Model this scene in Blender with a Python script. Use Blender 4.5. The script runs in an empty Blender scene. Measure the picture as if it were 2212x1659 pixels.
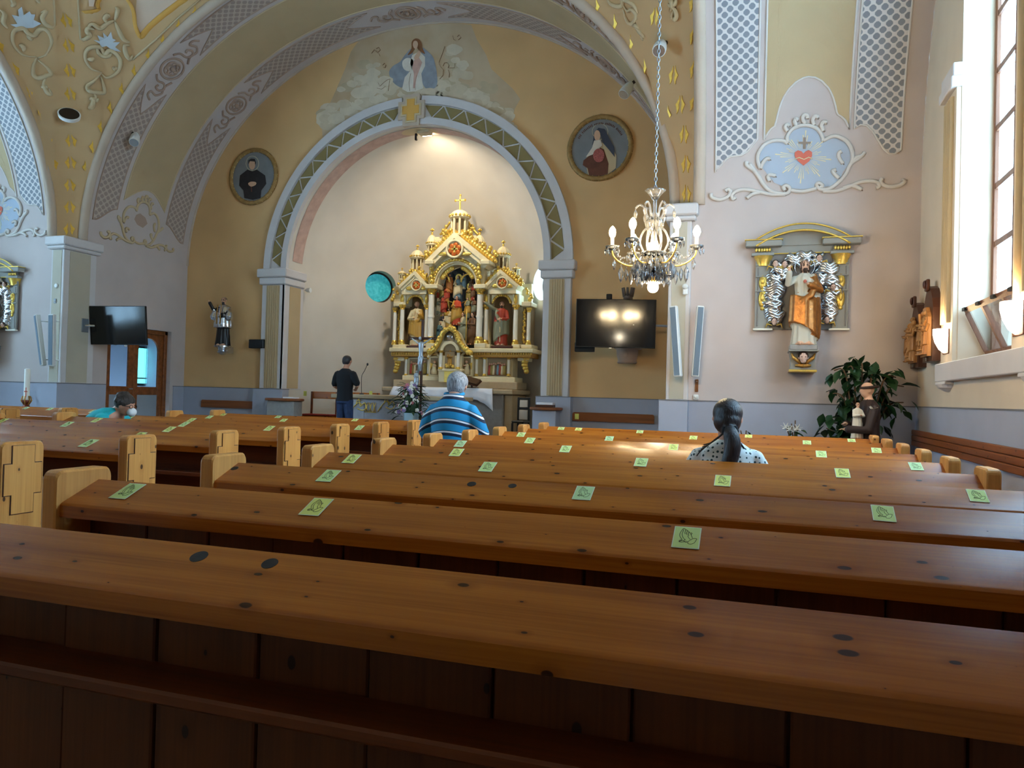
import bpy, bmesh, math, random
from mathutils import Vector, Matrix, kdtree, noise
from mathutils.bvhtree import BVHTree
random.seed(7)
PI = math.pi
S = bpy.context.scene
COL = S.collection
R = math.radians
sin, cos = math.sin, math.cos

# ---------------------------------------------------------------- camera
EYE = 1.29
FPX, CX, CY = 1620.0, 1106.0, 829.5
YAW, PITCH, ROLL = R(18.046), R(0.842), R(1.57)
def _axes():
    fw0 = Vector((-sin(YAW), cos(YAW), 0)); rt0 = Vector((cos(YAW), sin(YAW), 0)); up0 = Vector((0, 0, 1))
    fw = fw0 * cos(PITCH) + up0 * sin(PITCH); up = up0 * cos(PITCH) - fw0 * sin(PITCH)
    return rt0 * cos(ROLL) + up * sin(ROLL), up * cos(ROLL) - rt0 * sin(ROLL), fw
RT, UP, FW = _axes()
ORG = Vector((0, 0, EYE))
cam = bpy.data.cameras.new('camera'); camo = bpy.data.objects.new('camera', cam); COL.objects.link(camo)
cam.sensor_fit = 'HORIZONTAL'; cam.sensor_width = 36.0; cam.lens = FPX / 2212.0 * 36.0
cam.clip_start = 0.05; cam.clip_end = 200
camo.matrix_world = Matrix(((RT.x, UP.x, -FW.x, 0), (RT.y, UP.y, -FW.y, 0), (RT.z, UP.z, -FW.z, EYE), (0, 0, 0, 1)))
S.camera = camo

# ---------------------------------------------------------------- sky, exposure
W = bpy.data.worlds.new('sky'); S.world = W; W.use_nodes = True
bg = W.node_tree.nodes['Background']; bg.inputs[0].default_value = (0.42, 0.72, 1.0, 1); bg.inputs[1].default_value = 3.0
vs = S.view_settings
vs.view_transform = 'Standard'; vs.look = 'None'; vs.gamma = 1.0; vs.use_curve_mapping = False; vs.exposure = 0.70
S.cycles.max_bounces = 5; S.cycles.diffuse_bounces = 3; S.cycles.glossy_bounces = 2
S.cycles.transmission_bounces = 3; S.cycles.transparent_max_bounces = 6
S.cycles.use_adaptive_sampling = True; S.cycles.adaptive_threshold = 0.12; S.cycles.adaptive_min_samples = 12; S.cycles.use_denoising = True
S.cycles.caustics_reflective = False; S.cycles.caustics_refractive = False
S.cycles.sample_clamp_indirect = 4.0
WIN_STRENGTH = 8.5      # brightness of the daylight behind the frosted window panes
SPOT_W = 210.0          # apse spotlight
BULB_W = 13.5            # each chandelier bulb

# ---------------------------------------------------------------- pixel <-> place
def ray(px, py): return RT * ((px - CX) / FPX) - UP * ((py - CY) / FPX) + FW
def pY(px, py, Y): d = ray(px, py); return ORG + d * (Y / d.y)
def pX(px, py, X): d = ray(px, py); return ORG + d * (X / d.x)
def pZ(px, py, Z): d = ray(px, py); return ORG + d * ((Z - EYE) / d.z)
def pD(px, py, D): return ORG + ray(px, py) * D

# ---------------------------------------------------------------- scene objects
def tag(o, label=None, cat=None, group=None, kind=None):
    if label: o['label'] = label
    if cat: o['category'] = cat
    if group: o['group'] = group
    if kind: o['kind'] = kind
    return o
def thing(name, label, cat, loc=(0, 0, 0), rz=0.0, group=None):
    o = bpy.data.objects.new(name, None); COL.objects.link(o); o.empty_display_size = 0.05
    o.location = loc; o.rotation_euler = (0, 0, rz)
    o.matrix_basis = Matrix.Translation(Vector(loc)) @ Matrix.Rotation(rz, 4, 'Z')
    return tag(o, label, cat, group)
def link(name, me, mats, parent=None, local=False):
    o = bpy.data.objects.new(name, me); COL.objects.link(o)
    if mats is not None:
        for m in (mats if isinstance(mats, (list, tuple)) else [mats]): me.materials.append(MATS[m] if isinstance(m, str) else m)
    if parent is not None:
        o.parent = parent
        if not local:
            p = parent; mw = Matrix.Identity(4)
            while p is not None: mw = p.matrix_basis @ mw; p = p.parent
            o.matrix_basis = mw.inverted()
    return o
def copy_tree(o, parent=None):
    c = o.copy(); COL.objects.link(c); c.parent = parent
    for ch in list(o.children): copy_tree(ch, c)
    return c

class MB:
    """collects shapes into one mesh"""
    def __init__(s): s.v = []; s.f = []; s.m = []; s.uv = None; s.cur = 0; s.T = None
    def add(s, vs_, fs, m=None):
        b = len(s.v)
        if s.T is not None: vs_ = [s.T @ Vector(p) for p in vs_]
        s.v += [tuple(p) for p in vs_]
        mm = s.cur if m is None else m
        for f in fs: s.f.append(tuple(i + b for i in f)); s.m.append(mm)
        return s
    def box(s, a, b, m=None, taper=None):
        x0, y0, z0 = a; x1, y1, z1 = b
        return s.add([(x0, y0, z0), (x1, y0, z0), (x1, y1, z0), (x0, y1, z0), (x0, y0, z1), (x1, y0, z1), (x1, y1, z1), (x0, y1, z1)],
                     [(0, 3, 2, 1), (4, 5, 6, 7), (0, 1, 5, 4), (1, 2, 6, 5), (2, 3, 7, 6), (3, 0, 4, 7)], m)
    def bbox(s, a, b, r=.01, m=None):
        """box with chamfered edges"""
        a = Vector(a); b = Vector(b); c = (a + b) / 2; h = (b - a) / 2
        r = min(r, h.x * .9, h.y * .9, h.z * .9)
        V = []; 
        for sx in (-1, 1):
            for sy in (-1, 1):
                for sz in (-1, 1):
                    V += [(c.x + sx * h.x, c.y + sy * (h.y - r), c.z + sz * (h.z - r)), (c.x + sx * (h.x - r), c.y + sy * h.y, c.z + sz * (h.z - r)), (c.x + sx * (h.x - r), c.y + sy * (h.y - r), c.z + sz * h.z)]
        bm = bmesh.new()
        for p in V: bm.verts.new(p)
        bmesh.ops.convex_hull(bm, input=bm.verts)
        bmesh.ops.dissolve_limit(bm, angle_limit=.01, verts=bm.verts, edges=bm.edges)
        bm.verts.index_update()
        vv = [v.co.copy() for v in bm.verts]; ff = [[v.index for v in f.verts] for f in bm.faces]; bm.free()
        return s.add(vv, ff, m)
    def loft(s, rings, cap=True, closed=True, m=None):
        n = len(rings[0]); V = [p for r_ in rings for p in r_]; Fc = []
        for i in range(len(rings) - 1):
            for j in range(n if closed else n - 1):
                k = (j + 1) % n; Fc.append((i * n + j, i * n + k, (i + 1) * n + k, (i + 1) * n + j))
        if cap and closed:
            Fc.append(tuple(range(n - 1, -1, -1))); Fc.append(tuple(range((len(rings) - 1) * n, len(rings) * n)))
        return s.add(V, Fc, m)
    def lathe(s, prof, c=(0, 0, 0), seg=16, m=None, a0=0, a1=2 * PI, axis='z'):
        full = abs(a1 - a0 - 2 * PI) < 1e-6; n = seg if full else seg + 1; rings = []
        for r_, z in prof:
            ring = []
            for j in range(n):
                a = a0 + (a1 - a0) * j / seg
                if axis == 'z': p = (c[0] + r_ * cos(a), c[1] + r_ * sin(a), c[2] + z)
                elif axis == 'y': p = (c[0] + r_ * cos(a), c[1] + z, c[2] + r_ * sin(a))
                else: p = (c[0] + z, c[1] + r_ * cos(a), c[2] + r_ * sin(a))
                ring.append(p)
            rings.append(ring)
        return s.loft(rings, cap=full, closed=full, m=m)
    def ball(s, c, r_, seg=10, rg=7, m=None, squash=1.0):
        r3 = (r_, r_, r_) if not hasattr(r_, '__len__') else r_
        rings = []
        for i in range(rg + 1):
            t = -PI / 2 + PI * (i + .0001 + (.9998 * 0)) / rg
            cr = max(cos(t), .02)
            rings.append([(c[0] + r3[0] * cr * cos(2 * PI * j / seg), c[1] + r3[1] * cr * sin(2 * PI * j / seg), c[2] + r3[2] * sin(t)) for j in range(seg)])
        return s.loft(rings, m=m)
    def tube(s, pts, rad, seg=8, closed=False, m=None, cap=True, flat=None, up=None):
        pts = [Vector(p) for p in pts]; n = len(pts)
        if n < 2: return s
        rings = []; prev = None
        for i, p in enumerate(pts):
            if closed: t = pts[(i + 1) % n] - pts[i - 1]
            else: t = (pts[min(i + 1, n - 1)] - pts[max(i - 1, 0)])
            if t.length < 1e-9: t = Vector((0, 0, 1))
            t.normalize()
            if up is not None: u = up - t * up.dot(t)
            elif prev is None:
                u = Vector((0, 0, 1)) if abs(t.z) < .9 else Vector((1, 0, 0)); u = u - t * u.dot(t)
            else: u = prev - t * prev.dot(t)
            if u.length < 1e-6: u = t.orthogonal()
            u.normalize(); prev = u; w = t.cross(u)
            r_ = rad[i] if hasattr(rad, '__len__') else rad
            ru, rw = (r_ * flat, r_) if flat else (r_, r_)
            rings.append([p + u * (ru * cos(2 * PI * j / seg)) + w * (rw * sin(2 * PI * j / seg)) for j in range(seg)])
        if closed: rings.append(rings[0]); return s.loft(rings, cap=False, m=m)
        return s.loft(rings, cap=cap, m=m)
    def prism(s, poly, d0, d1, plane='xz', m=None):
        """2D polygon extruded along the third axis"""
        def P(p, d):
            if plane == 'xz': return (p[0], d, p[1])
            if plane == 'yz': return (d, p[0], p[1])
            return (p[0], p[1], d)
        n = len(poly)
        V = [P(p, d0) for p in poly] + [P(p, d1) for p in poly]
        Fc = [tuple(range(n)), tuple(range(2 * n - 1, n - 1, -1))] + [(i, i + n, (i + 1) % n + n, (i + 1) % n) for i in range(n)]
        return s.add(V, Fc, m)
    def build(s, name, mats, parent=None, local=False, smooth=False, uv=None, fix=True):
        me = bpy.data.meshes.new(name); me.from_pydata(s.v, [], s.f)
        if max(s.m, default=0) > 0: me.polygons.foreach_set('material_index', s.m)
        if fix:
            bm = bmesh.new(); bm.from_mesh(me); bmesh.ops.recalc_face_normals(bm, faces=bm.faces); bm.to_mesh(me); bm.free()
        if uv is not None:
            l = me.uv_layers.new(name='UVMap')
            for lp in me.loops: l.data[lp.index].uv = uv[lp.vertex_index]
        if smooth:
            me.polygons.foreach_set('use_smooth', [True] * len(me.polygons))
            if smooth is not True:
                try: me.set_sharp_from_angle(angle=R(smooth))
                except Exception: pass
        me.update()
        return link(name, me, mats, parent, local)

def catmull(pts, n=6, closed=False):
    P = [Vector(p) for p in pts]; out = []; N = len(P)
    for i in range(N if closed else N - 1):
        if closed: a, b, c, d = P[i - 1], P[i], P[(i + 1) % N], P[(i + 2) % N]
        else: a, b, c, d = P[max(i - 1, 0)], P[i], P[i + 1], P[min(i + 2, N - 1)]
        for k in range(n):
            t = k / n; t2 = t * t; t3 = t2 * t
            out.append(((2 * b) + (c - a) * t + (2 * a - 5 * b + 4 * c - d) * t2 + (3 * b - a - 3 * c + d) * t3) * .5)
    if not closed: out.append(P[-1])
    return out

# ---------------------------------------------------------------- materials
MATS = {}
def lin(c):
    return tuple(((x / 255) / 12.92 if x / 255 <= .04045 else (((x / 255) + .055) / 1.055) ** 2.4) for x in c)
def mat(name, col, rough=.6, metal=0.0, var=0.0, scale=8.0, bump=0.0, bscale=60.0, emit=None, es=0.0, spec=.5, trans=0.0, ior=1.45, coat=0.0, var2=None, alpha=1.0):
    m = bpy.data.materials.new(name); m.use_nodes = True; MATS[name] = m
    nt = m.node_tree; b = nt.nodes['Principled BSDF']; L = nt.links
    c = lin(col) + (1,)
    b.inputs['Base Color'].default_value = c; b.inputs['Roughness'].default_value = rough; b.inputs['Metallic'].default_value = metal
    b.inputs['Specular IOR Level'].default_value = spec; b.inputs['IOR'].default_value = ior
    b.inputs['Transmission Weight'].default_value = trans; b.inputs['Coat Weight'].default_value = coat; b.inputs['Alpha'].default_value = alpha
    if emit: b.inputs['Emission Color'].default_value = lin(emit) + (1,); b.inputs['Emission Strength'].default_value = es
    if var or var2 or bump: tc = nt.nodes.new('ShaderNodeTexCoord')
    if var or var2:
        n = nt.nodes.new('ShaderNodeTexNoise'); n.inputs['Scale'].default_value = scale; n.inputs['Detail'].default_value = 2
        L.new(tc.outputs['Object'], n.inputs['Vector'])
        mr = nt.nodes.new('ShaderNodeMapRange'); mr.inputs[1].default_value = .3; mr.inputs[2].default_value = .7
        L.new(n.outputs['Fac'], mr.inputs[0])
        mx = nt.nodes.new('ShaderNodeMix'); mx.data_type = 'RGBA'
        c2 = lin(var2) if var2 else tuple(min(1, x * (1 + var)) for x in c[:3]); c1 = c[:3] if var2 else tuple(x * (1 - var) for x in c[:3])
        mx.inputs[6].default_value = c1 + (1,); mx.inputs[7].default_value = c2 + (1,)
        L.new(mr.outputs[0], mx.inputs[0]); L.new(mx.outputs[2], b.inputs['Base Color'])
    if bump:
        n2 = nt.nodes.new('ShaderNodeTexNoise'); n2.inputs['Scale'].default_value = bscale; n2.inputs['Detail'].default_value = 4
        L.new(tc.outputs['Object'], n2.inputs['Vector'])
        bp = nt.nodes.new('ShaderNodeBump'); bp.inputs['Strength'].default_value = bump; bp.inputs['Distance'].default_value = .01
        L.new(n2.outputs['Fac'], bp.inputs['Height']); L.new(bp.outputs[0], b.inputs['Normal'])
    return m

def wood(name, light, dark, knot=(38, 18, 8), rough=.32, axis=0, knots=True, coat=.0, scale=1.0):
    m = bpy.data.materials.new(name); m.use_nodes = True; MATS[name] = m
    nt = m.node_tree; N = nt.nodes; L = nt.links; b = N['Principled BSDF']
    tc = N.new('ShaderNodeTexCoord'); oi = N.new('ShaderNodeObjectInfo')
    off = N.new('ShaderNodeVectorMath'); off.operation = 'MULTIPLY_ADD'
    cv = N.new('ShaderNodeCombineXYZ')
    for i in range(3): L.new(oi.outputs['Random'], cv.inputs[i])
    off.inputs[1].default_value = (37, 19, 53); L.new(cv.outputs[0], off.inputs[0]); L.new(tc.outputs['Object'], off.inputs[2])
    sc = [11.0 * scale, 11.0 * scale, 11.0 * scale]; sc[axis] = .55 * scale
    mp = N.new('ShaderNodeMapping'); mp.inputs['Scale'].default_value = sc; L.new(off.outputs[0], mp.inputs[0])
    n1 = N.new('ShaderNodeTexNoise'); n1.inputs['Scale'].default_value = 1.0; n1.inputs['Detail'].default_value = 3; n1.inputs['Distortion'].default_value = .6
    L.new(mp.outputs[0], n1.inputs['Vector'])
    sc2 = [160.0 * scale] * 3; sc2[axis] = 3.0 * scale
    mp2 = N.new('ShaderNodeMapping'); mp2.inputs['Scale'].default_value = sc2; L.new(off.outputs[0], mp2.inputs[0])
    n2 = N.new('ShaderNodeTexNoise'); n2.inputs['Scale'].default_value = 1.0; n2.inputs['Detail'].default_value = 1; L.new(mp2.outputs[0], n2.inputs['Vector'])
    ad = N.new('ShaderNodeMath'); ad.operation = 'MULTIPLY_ADD'; ad.inputs[1].default_value = .38; L.new(n2.outputs['Fac'], ad.inputs[0]); L.new(n1.outputs['Fac'], ad.inputs[2])
    mr = N.new('ShaderNodeMapRange'); mr.inputs[1].default_value = .48; mr.inputs[2].default_value = .95; L.new(ad.outputs[0], mr.inputs[0])
    mx = N.new('ShaderNodeMix'); mx.data_type = 'RGBA'; mx.inputs[6].default_value = lin(light) + (1,); mx.inputs[7].default_value = lin(dark) + (1,)
    L.new(mr.outputs[0], mx.inputs[0]); out = mx.outputs[2]
    if knots:
        sx = N.new('ShaderNodeSeparateXYZ'); L.new(off.outputs[0], sx.inputs[0]); o_ = [i for i in range(3) if i != axis]
        sm = N.new('ShaderNodeMath'); L.new(sx.outputs[o_[0]], sm.inputs[0]); L.new(sx.outputs[o_[1]], sm.inputs[1])
        cb = N.new('ShaderNodeCombineXYZ'); L.new(sx.outputs[axis], cb.inputs[0]); L.new(sm.outputs[0], cb.inputs[1])
        mp3 = N.new('ShaderNodeMapping'); mp3.inputs['Scale'].default_value = (4.6 * scale, 7.4 * scale, 1); L.new(cb.outputs[0], mp3.inputs[0])
        vo = N.new('ShaderNodeTexVoronoi'); vo.voronoi_dimensions = '2D'; vo.inputs['Scale'].default_value = 1.0; L.new(mp3.outputs[0], vo.inputs['Vector'])
        sc_ = N.new('ShaderNodeSeparateXYZ'); L.new(vo.outputs['Color'], sc_.inputs[0])
        pw = N.new('ShaderNodeMath'); pw.operation = 'POWER'; pw.inputs[1].default_value = 1.7; L.new(sc_.outputs[0], pw.inputs[0])
        rd = N.new('ShaderNodeMath'); rd.operation = 'MULTIPLY_ADD'; rd.inputs[1].default_value = .085; rd.inputs[2].default_value = .004; L.new(pw.outputs[0], rd.inputs[0])
        rt_ = N.new('ShaderNodeMath'); rt_.operation = 'DIVIDE'; L.new(vo.outputs['Distance'], rt_.inputs[0]); L.new(rd.outputs[0], rt_.inputs[1])
        k1 = N.new('ShaderNodeMapRange'); k1.inputs[1].default_value = .8; k1.inputs[2].default_value = 1.02; k1.inputs[3].default_value = .9; k1.inputs[4].default_value = 0
        L.new(rt_.outputs[0], k1.inputs[0])
        k2 = N.new('ShaderNodeMapRange'); k2.inputs[1].default_value = 1; k2.inputs[2].default_value = 3.2; k2.inputs[3].default_value = .55; k2.inputs[4].default_value = 0
        L.new(rt_.outputs[0], k2.inputs[0])
        m2 = N.new('ShaderNodeMix'); m2.data_type = 'RGBA'; m2.inputs[7].default_value = lin(dark) + (1,); L.new(out, m2.inputs[6]); L.new(k2.outputs[0], m2.inputs[0])
        m3 = N.new('ShaderNodeMix'); m3.data_type = 'RGBA'; m3.inputs[7].default_value = lin(knot) + (1,); L.new(m2.outputs[2], m3.inputs[6]); L.new(k1.outputs[0], m3.inputs[0]); out = m3.outputs[2]
    L.new(out, b.inputs['Base Color']); b.inputs['Roughness'].default_value = rough; b.inputs['Specular IOR Level'].default_value = .36; b.inputs['Coat Weight'].default_value = coat; b.inputs['Coat Roughness'].default_value = .15
    return m

def lattice_mat(name, strip, hole, c=.14):
    m = bpy.data.materials.new(name); m.use_nodes = True; MATS[name] = m
    nt = m.node_tree; N = nt.nodes; L = nt.links; b = N['Principled BSDF']; b.inputs['Roughness'].default_value = .8
    uv = N.new('ShaderNodeUVMap'); uv.uv_map = 'UVMap'; sp = N.new('ShaderNodeSeparateXYZ'); L.new(uv.outputs[0], sp.inputs[0])
    def mth(op, a, bb=None):
        n = N.new('ShaderNodeMath'); n.operation = op
        for i, q in enumerate((a, bb)):
            if q is None: continue
            if isinstance(q, (int, float)): n.inputs[i].default_value = q
            else: L.new(q, n.inputs[i])
        return n.outputs[0]
    def cell(q): return mth('ABSOLUTE', mth('SUBTRACT', mth('FRACT', mth('DIVIDE', q, c)), .5))
    a = cell(mth('ADD', mth('ADD', sp.outputs[0], sp.outputs[1]), 50.0)); bq = cell(mth('ADD', mth('SUBTRACT', sp.outputs[0], sp.outputs[1]), 50.0))
    d = mth('MAXIMUM', mth('MAXIMUM', a, bq), mth('MULTIPLY', mth('ADD', a, bq), .66))
    mr = N.new('ShaderNodeMapRange'); mr.inputs[1].default_value = .37; mr.inputs[2].default_value = .41; L.new(d, mr.inputs[0])
    mx = N.new('ShaderNodeMix'); mx.data_type = 'RGBA'; mx.inputs[6].default_value = lin(hole) + (1,); mx.inputs[7].default_value = lin(strip) + (1,)
    L.new(mr.outputs[0], mx.inputs[0]); L.new(mx.outputs[2], b.inputs['Base Color'])
    return m

mat('plaster', (199, 185, 179), .85, var=.05, scale=1.5)
mat('plaster_side', (214, 196, 172), .85, var=.05, scale=1.5)
mat('ochre', (222, 180, 126), .85, var=.09, scale=.9)
mat('cream', (212, 203, 190), .85, var=.05, scale=1.2)
mat('olive', (190, 166, 128), .85, var=.06, scale=1.2)
mat('olive_dark', (140, 122, 78), .85, var=.05, scale=3)
mat('tan', (178, 150, 106), .85, var=.07, scale=1.0)
mat('sailvault', (206, 170, 124), .85, var=.08, scale=.8)
mat('dome_orange', (222, 168, 84), .85)
mat('dome_pink', (222, 196, 172), .85)
mat('pier_panel', (188, 178, 158), .85, var=.04, scale=2)
mat('dado', (166, 170, 184), .75, var=.04, scale=2)
mat('dado_line', (120, 118, 120), .8)
mat('trim', (208, 202, 200), .75, var=.03, scale=3)
mat('rib', (196, 176, 156), .8, var=.05, scale=3)
mat('stucco', (204, 182, 144), .7)
mat('stucco_grey', (212, 204, 196), .7)
mat('stucco_rose', (176, 150, 132), .75)
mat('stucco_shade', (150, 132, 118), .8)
mat('leaf_blue', (198, 208, 214), .75)
mat('cart_blue', (176, 186, 200), .8)
mat('pinkband', (196, 164, 150), .85, var=.12, scale=6)
mat('gilt', (240, 192, 78), .36, .45, var=.08, scale=30)
mat('gold', (238, 200, 100), .30, .68, var=.10, scale=40, bump=.3, bscale=90)
mat('gold_dull', (190, 142, 70), .45, .6, var=.2, scale=30, bump=.3, bscale=80)
mat('silver', (206, 208, 212), .22, .92, bump=.2, bscale=40)
mat('ivory', (238, 222, 180), .45, var=.05, scale=8)
mat('ivory_white', (248, 242, 226), .35)
mat('niche', (150, 128, 96), .7)
mat('relief_blue', (84, 98, 112), .7)
mat('floor_tile', (150, 138, 128), .5, var=.1, scale=4)
mat('stone', (150, 146, 142), .55, var=.08, scale=12)
mat('stone_tan', (186, 164, 130), .5, var=.06, scale=9)
mat('marble', (168, 166, 172), .4, var=.12, scale=5)
mat('linen', (236, 238, 246), .8)
mat('black', (16, 16, 18), .45)
mat('screen', (8, 9, 11), .10, spec=.6)
mat('metal', (170, 174, 178), .35, .8)
mat('chrome', (205, 210, 215), .2, .9)
mat('white_plastic', (226, 226, 222), .5)
mat('grey_plastic', (150, 158, 166), .5)
mat('grille', (120, 136, 150), .6, bump=.6, bscale=400)
mat('iron', (52, 44, 40), .5, .5)
mat('bronze', (88, 66, 48), .42, .5)
mat('dark_wood', (74, 40, 24), .4)
mat('card_green', (206, 226, 142), .75)
mat('card_mint', (196, 224, 162), .75)
mat('card_lemon', (226, 228, 122), .75)
mat('card_edge', (226, 236, 206), .75)
mat('ink', (34, 44, 34), .8)
mat('hole', (30, 24, 22), .6, var=.5, scale=50)  # dark colour stands for the shade inside the finger holes
mat('skin', (206, 150, 122), .55, var=.04, scale=20)
mat('skin_carved', (222, 172, 140), .5)
mat('hair_brown', (58, 36, 24), .5, bump=.5, bscale=120)
mat('hair_black', (30, 25, 26), .34)
mat('hair_grey', (150, 154, 160), .5)
mat('leaf', (44, 84, 40), .4, var=.25, scale=12)
mat('leaf_dark', (28, 60, 30), .38, var=.25, scale=12)
mat('bark', (90, 66, 44), .8)
mat('petal_white', (240, 238, 228), .6)
mat('petal_pink', (214, 130, 140), .6)
mat('petal_lilac', (150, 128, 176), .6)
mat('crystal', (250, 252, 255), .04, trans=.92, ior=1.5, spec=.6)
mat('candle_wax', (248, 246, 236), .5)
mat('bulb', (255, 240, 210), .4, emit=(255, 226, 176), es=30.0)
mat('bulb_globe', (255, 250, 235), .4, emit=(255, 238, 206), es=24.0)
mat('sconce_glass', (255, 248, 235), .4, emit=(255, 236, 205), es=7.0)
mat('spot_glass', (255, 248, 230), .3, emit=(255, 232, 190), es=60.0)
mat('window_glass', (214, 236, 246), .3, emit=(166, 214, 250), es=WIN_STRENGTH)
mat('clear_glass', (210, 236, 244), .05, trans=1.0, ior=1.02, alpha=.35)
mat('teal_glass', (40, 150, 160), .3, emit=(30, 120, 128), es=.55, var2=(90, 190, 196), scale=16)
wood('pine', (190, 112, 34), (138, 68, 16), rough=.25, coat=.08)
wood('pine_dark', (124, 62, 24), (88, 42, 16), rough=.4, knots=False)
wood('pine_light', (222, 160, 86), (188, 122, 56), rough=.4, axis=2, knots=True)
wood('pine_board', (120, 64, 26), (86, 44, 17), rough=.5, axis=2, scale=.8)
wood('oak', (150, 88, 46), (104, 58, 28), rough=.4, knots=False)
wood('carving_wood', (196, 142, 84), (150, 96, 50), rough=.5, axis=2, knots=False)
wood('window_wood', (142, 96, 70), (104, 64, 44), rough=.5, axis=2, knots=False)
def strand(name, c1, c2, s):
    m = MATS[name]; N = m.node_tree.nodes; L = m.node_tree.links; b = N['Principled BSDF']; tc = N.new('ShaderNodeTexCoord'); mp = N.new('ShaderNodeMapping'); mp.inputs['Scale'].default_value = (s, s, s * .09); L.new(tc.outputs['Object'], mp.inputs[0])
    n = N.new('ShaderNodeTexNoise'); n.inputs['Scale'].default_value = 1; n.inputs['Detail'].default_value = 3; n.inputs['Distortion'].default_value = .4; L.new(mp.outputs[0], n.inputs['Vector'])
    mr = N.new('ShaderNodeMapRange'); mr.inputs[1].default_value = .35; mr.inputs[2].default_value = .65; L.new(n.outputs['Fac'], mr.inputs[0])
    mx = N.new('ShaderNodeMix'); mx.data_type = 'RGBA'; mx.inputs[6].default_value = lin(c1) + (1,); mx.inputs[7].default_value = lin(c2) + (1,); L.new(mr.outputs[0], mx.inputs[0]); L.new(mx.outputs[2], b.inputs['Base Color'])
    bp = N.new('ShaderNodeBump'); bp.inputs['Strength'].default_value = .7; bp.inputs['Distance'].default_value = .006; L.new(n.outputs['Fac'], bp.inputs['Height']); L.new(bp.outputs[0], b.inputs['Normal'])
strand('hair_black', (22, 18, 20), (52, 46, 50), 190); strand('hair_grey', (84, 86, 92), (190, 194, 200), 150)
lattice_mat('lattice', (214, 206, 202), (136, 138, 144))
lattice_mat('lattice_warm', (190, 172, 158), (160, 142, 132), .15)
# ================================================================ the building
XC, YM, ZS, EA, EB = -6.96, 5.28, 4.1, 5.77, 4.97
WL, WR, YF, XRW, XLW = XC - EA, XC + EA, YM + EA, 2.02, -15.94
HW = 6.12; YARC = YM + HW; XAR = XC + HW; XAL = XC - HW; YA = 14.3; YB = -2.6
ZSAN = .25
SURF = []
def struct(mb, name, m, **k):
    o = mb.build(name, m, **k); o['kind'] = 'structure'; SURF.append((mb.v, mb.f)); return o
def ell(t): return t / EA if abs(t) <= EA else 0
def zx(x): return ZS + EB * math.sqrt(max(0, 1 - ((x - XC) / EA) ** 2))
def zy(y): return ZS + EB * math.sqrt(max(0, 1 - ((y - YM) / EA) ** 2))
def trf(X, z):      # point on the right/left transept front wall and the vault above it
    if z <= ZS: return Vector((X, YF, z))
    return Vector((X, YM + EA * math.sqrt(max(0, 1 - ((z - ZS) / EB) ** 2)), z))
def chl(Y, z):      # chancel left wall and vault
    if z <= ZS: return Vector((WL, Y, z))
    return Vector((XC - EA * math.sqrt(max(0, 1 - ((z - ZS) / EB) ** 2)), Y, z))

b = MB(); b.box((XLW - .5, YB - .3, -.2), (XRW + .5, YF, 0)); struct(b, 'floor', 'floor_tile')
b = MB(); b.box((WL, 10.3, 0), (WR, 18.2, ZSAN)); b.box((WL + .4, 10.0, 0), (WR - .4, 10.3, ZSAN / 2)); o = struct(b, 'floor_sanctuary', 'stone')

# --- transept front walls (left one is cut by nothing, right one carries the framed statue)
def slab(name, m, a, bb):
    q = MB(); q.box(a, bb); return struct(q, name, m)
slab('wall_transept_right', 'plaster', (WR, YF, 0), (XRW + .4, YF + .35, ZS + .02))
slab('wall_transept_left', 'plaster', (XLW - .4, YF, 0), (WL, YF + .35, ZS + .02))
slab('wall_back', 'plaster_side', (XLW - .5, YB - .3, 0), (XRW + .5, YB, 12))
slab('wall_chancel_right', 'plaster', (WR, YF + .05, 0), (WR + .3, YA, ZS + .02))
# --- chancel left wall with the doorway
DY0, DY1, DZ = 12.10, 13.86, 2.52
q = MB(); q.box((WL - .3, YF + .05, 0), (WL, DY0, ZS + .02)); q.box((WL - .3, DY1, 0), (WL, YA + .3, ZS + .02)); q.box((WL - .3, DY0, DZ), (WL, DY1, ZS + .02))
struct(q, 'wall_chancel_left', 'plaster')
q = MB(); q.box((WL - 1.6, DY0 - .8, 0), (WL - 1.5, DY1 + .8, 3)); q.box((WL - 1.6, DY0 - .9, 0), (WL - .3, DY0 - .8, 3)); q.box((WL - 1.6, DY1 + .8, 0), (WL - .3, DY1 + .9, 3)); q.box((WL - 1.6, DY0 - .9, 2.9), (WL - .3, DY1 + .9, 3))
struct(q, 'wall_sacristy', 'dado')

# --- altar wall with the round-arched opening
AX, AR0, AR1, AZ = -7.0, 2.97, 3.53, 3.95
def columns(xs, lo, hi, P):
    q = MB()
    for i in range(len(xs) - 1):
        x0, x1 = xs[i], xs[i + 1]
        a0, b0, a1, b1 = lo(x0), hi(x0), lo(x1), hi(x1)
        q.add([P(x0, a0), P(x1, a1), P(x1, b1), P(x0, b0)], [(0, 1, 2, 3)])
    return q
nx = 48
xs = [XC - EA * cos(PI * i / 64) for i in range(65)]
b = MB()
arcx = [AX - AR0 * cos(PI * i / nx) for i in range(nx + 1)]
def zarc(x): return AZ + math.sqrt(max(0, AR0 ** 2 - (x - AX) ** 2))
Lx = sorted([x for x in xs if x < AX - AR0 - .02] + [AX - AR0]); Rx = sorted([x for x in xs if x > AX + AR0 + .02] + [AX + AR0])
for seq, lo in ((Lx, lambda x: 0), (arcx, zarc), (Rx, lambda x: 0)):
    c = columns(seq, lo, zx, lambda x, z: (x, YA, z)); b.add(c.v, c.f)
struct(b, 'wall_altar', 'ochre')

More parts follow.
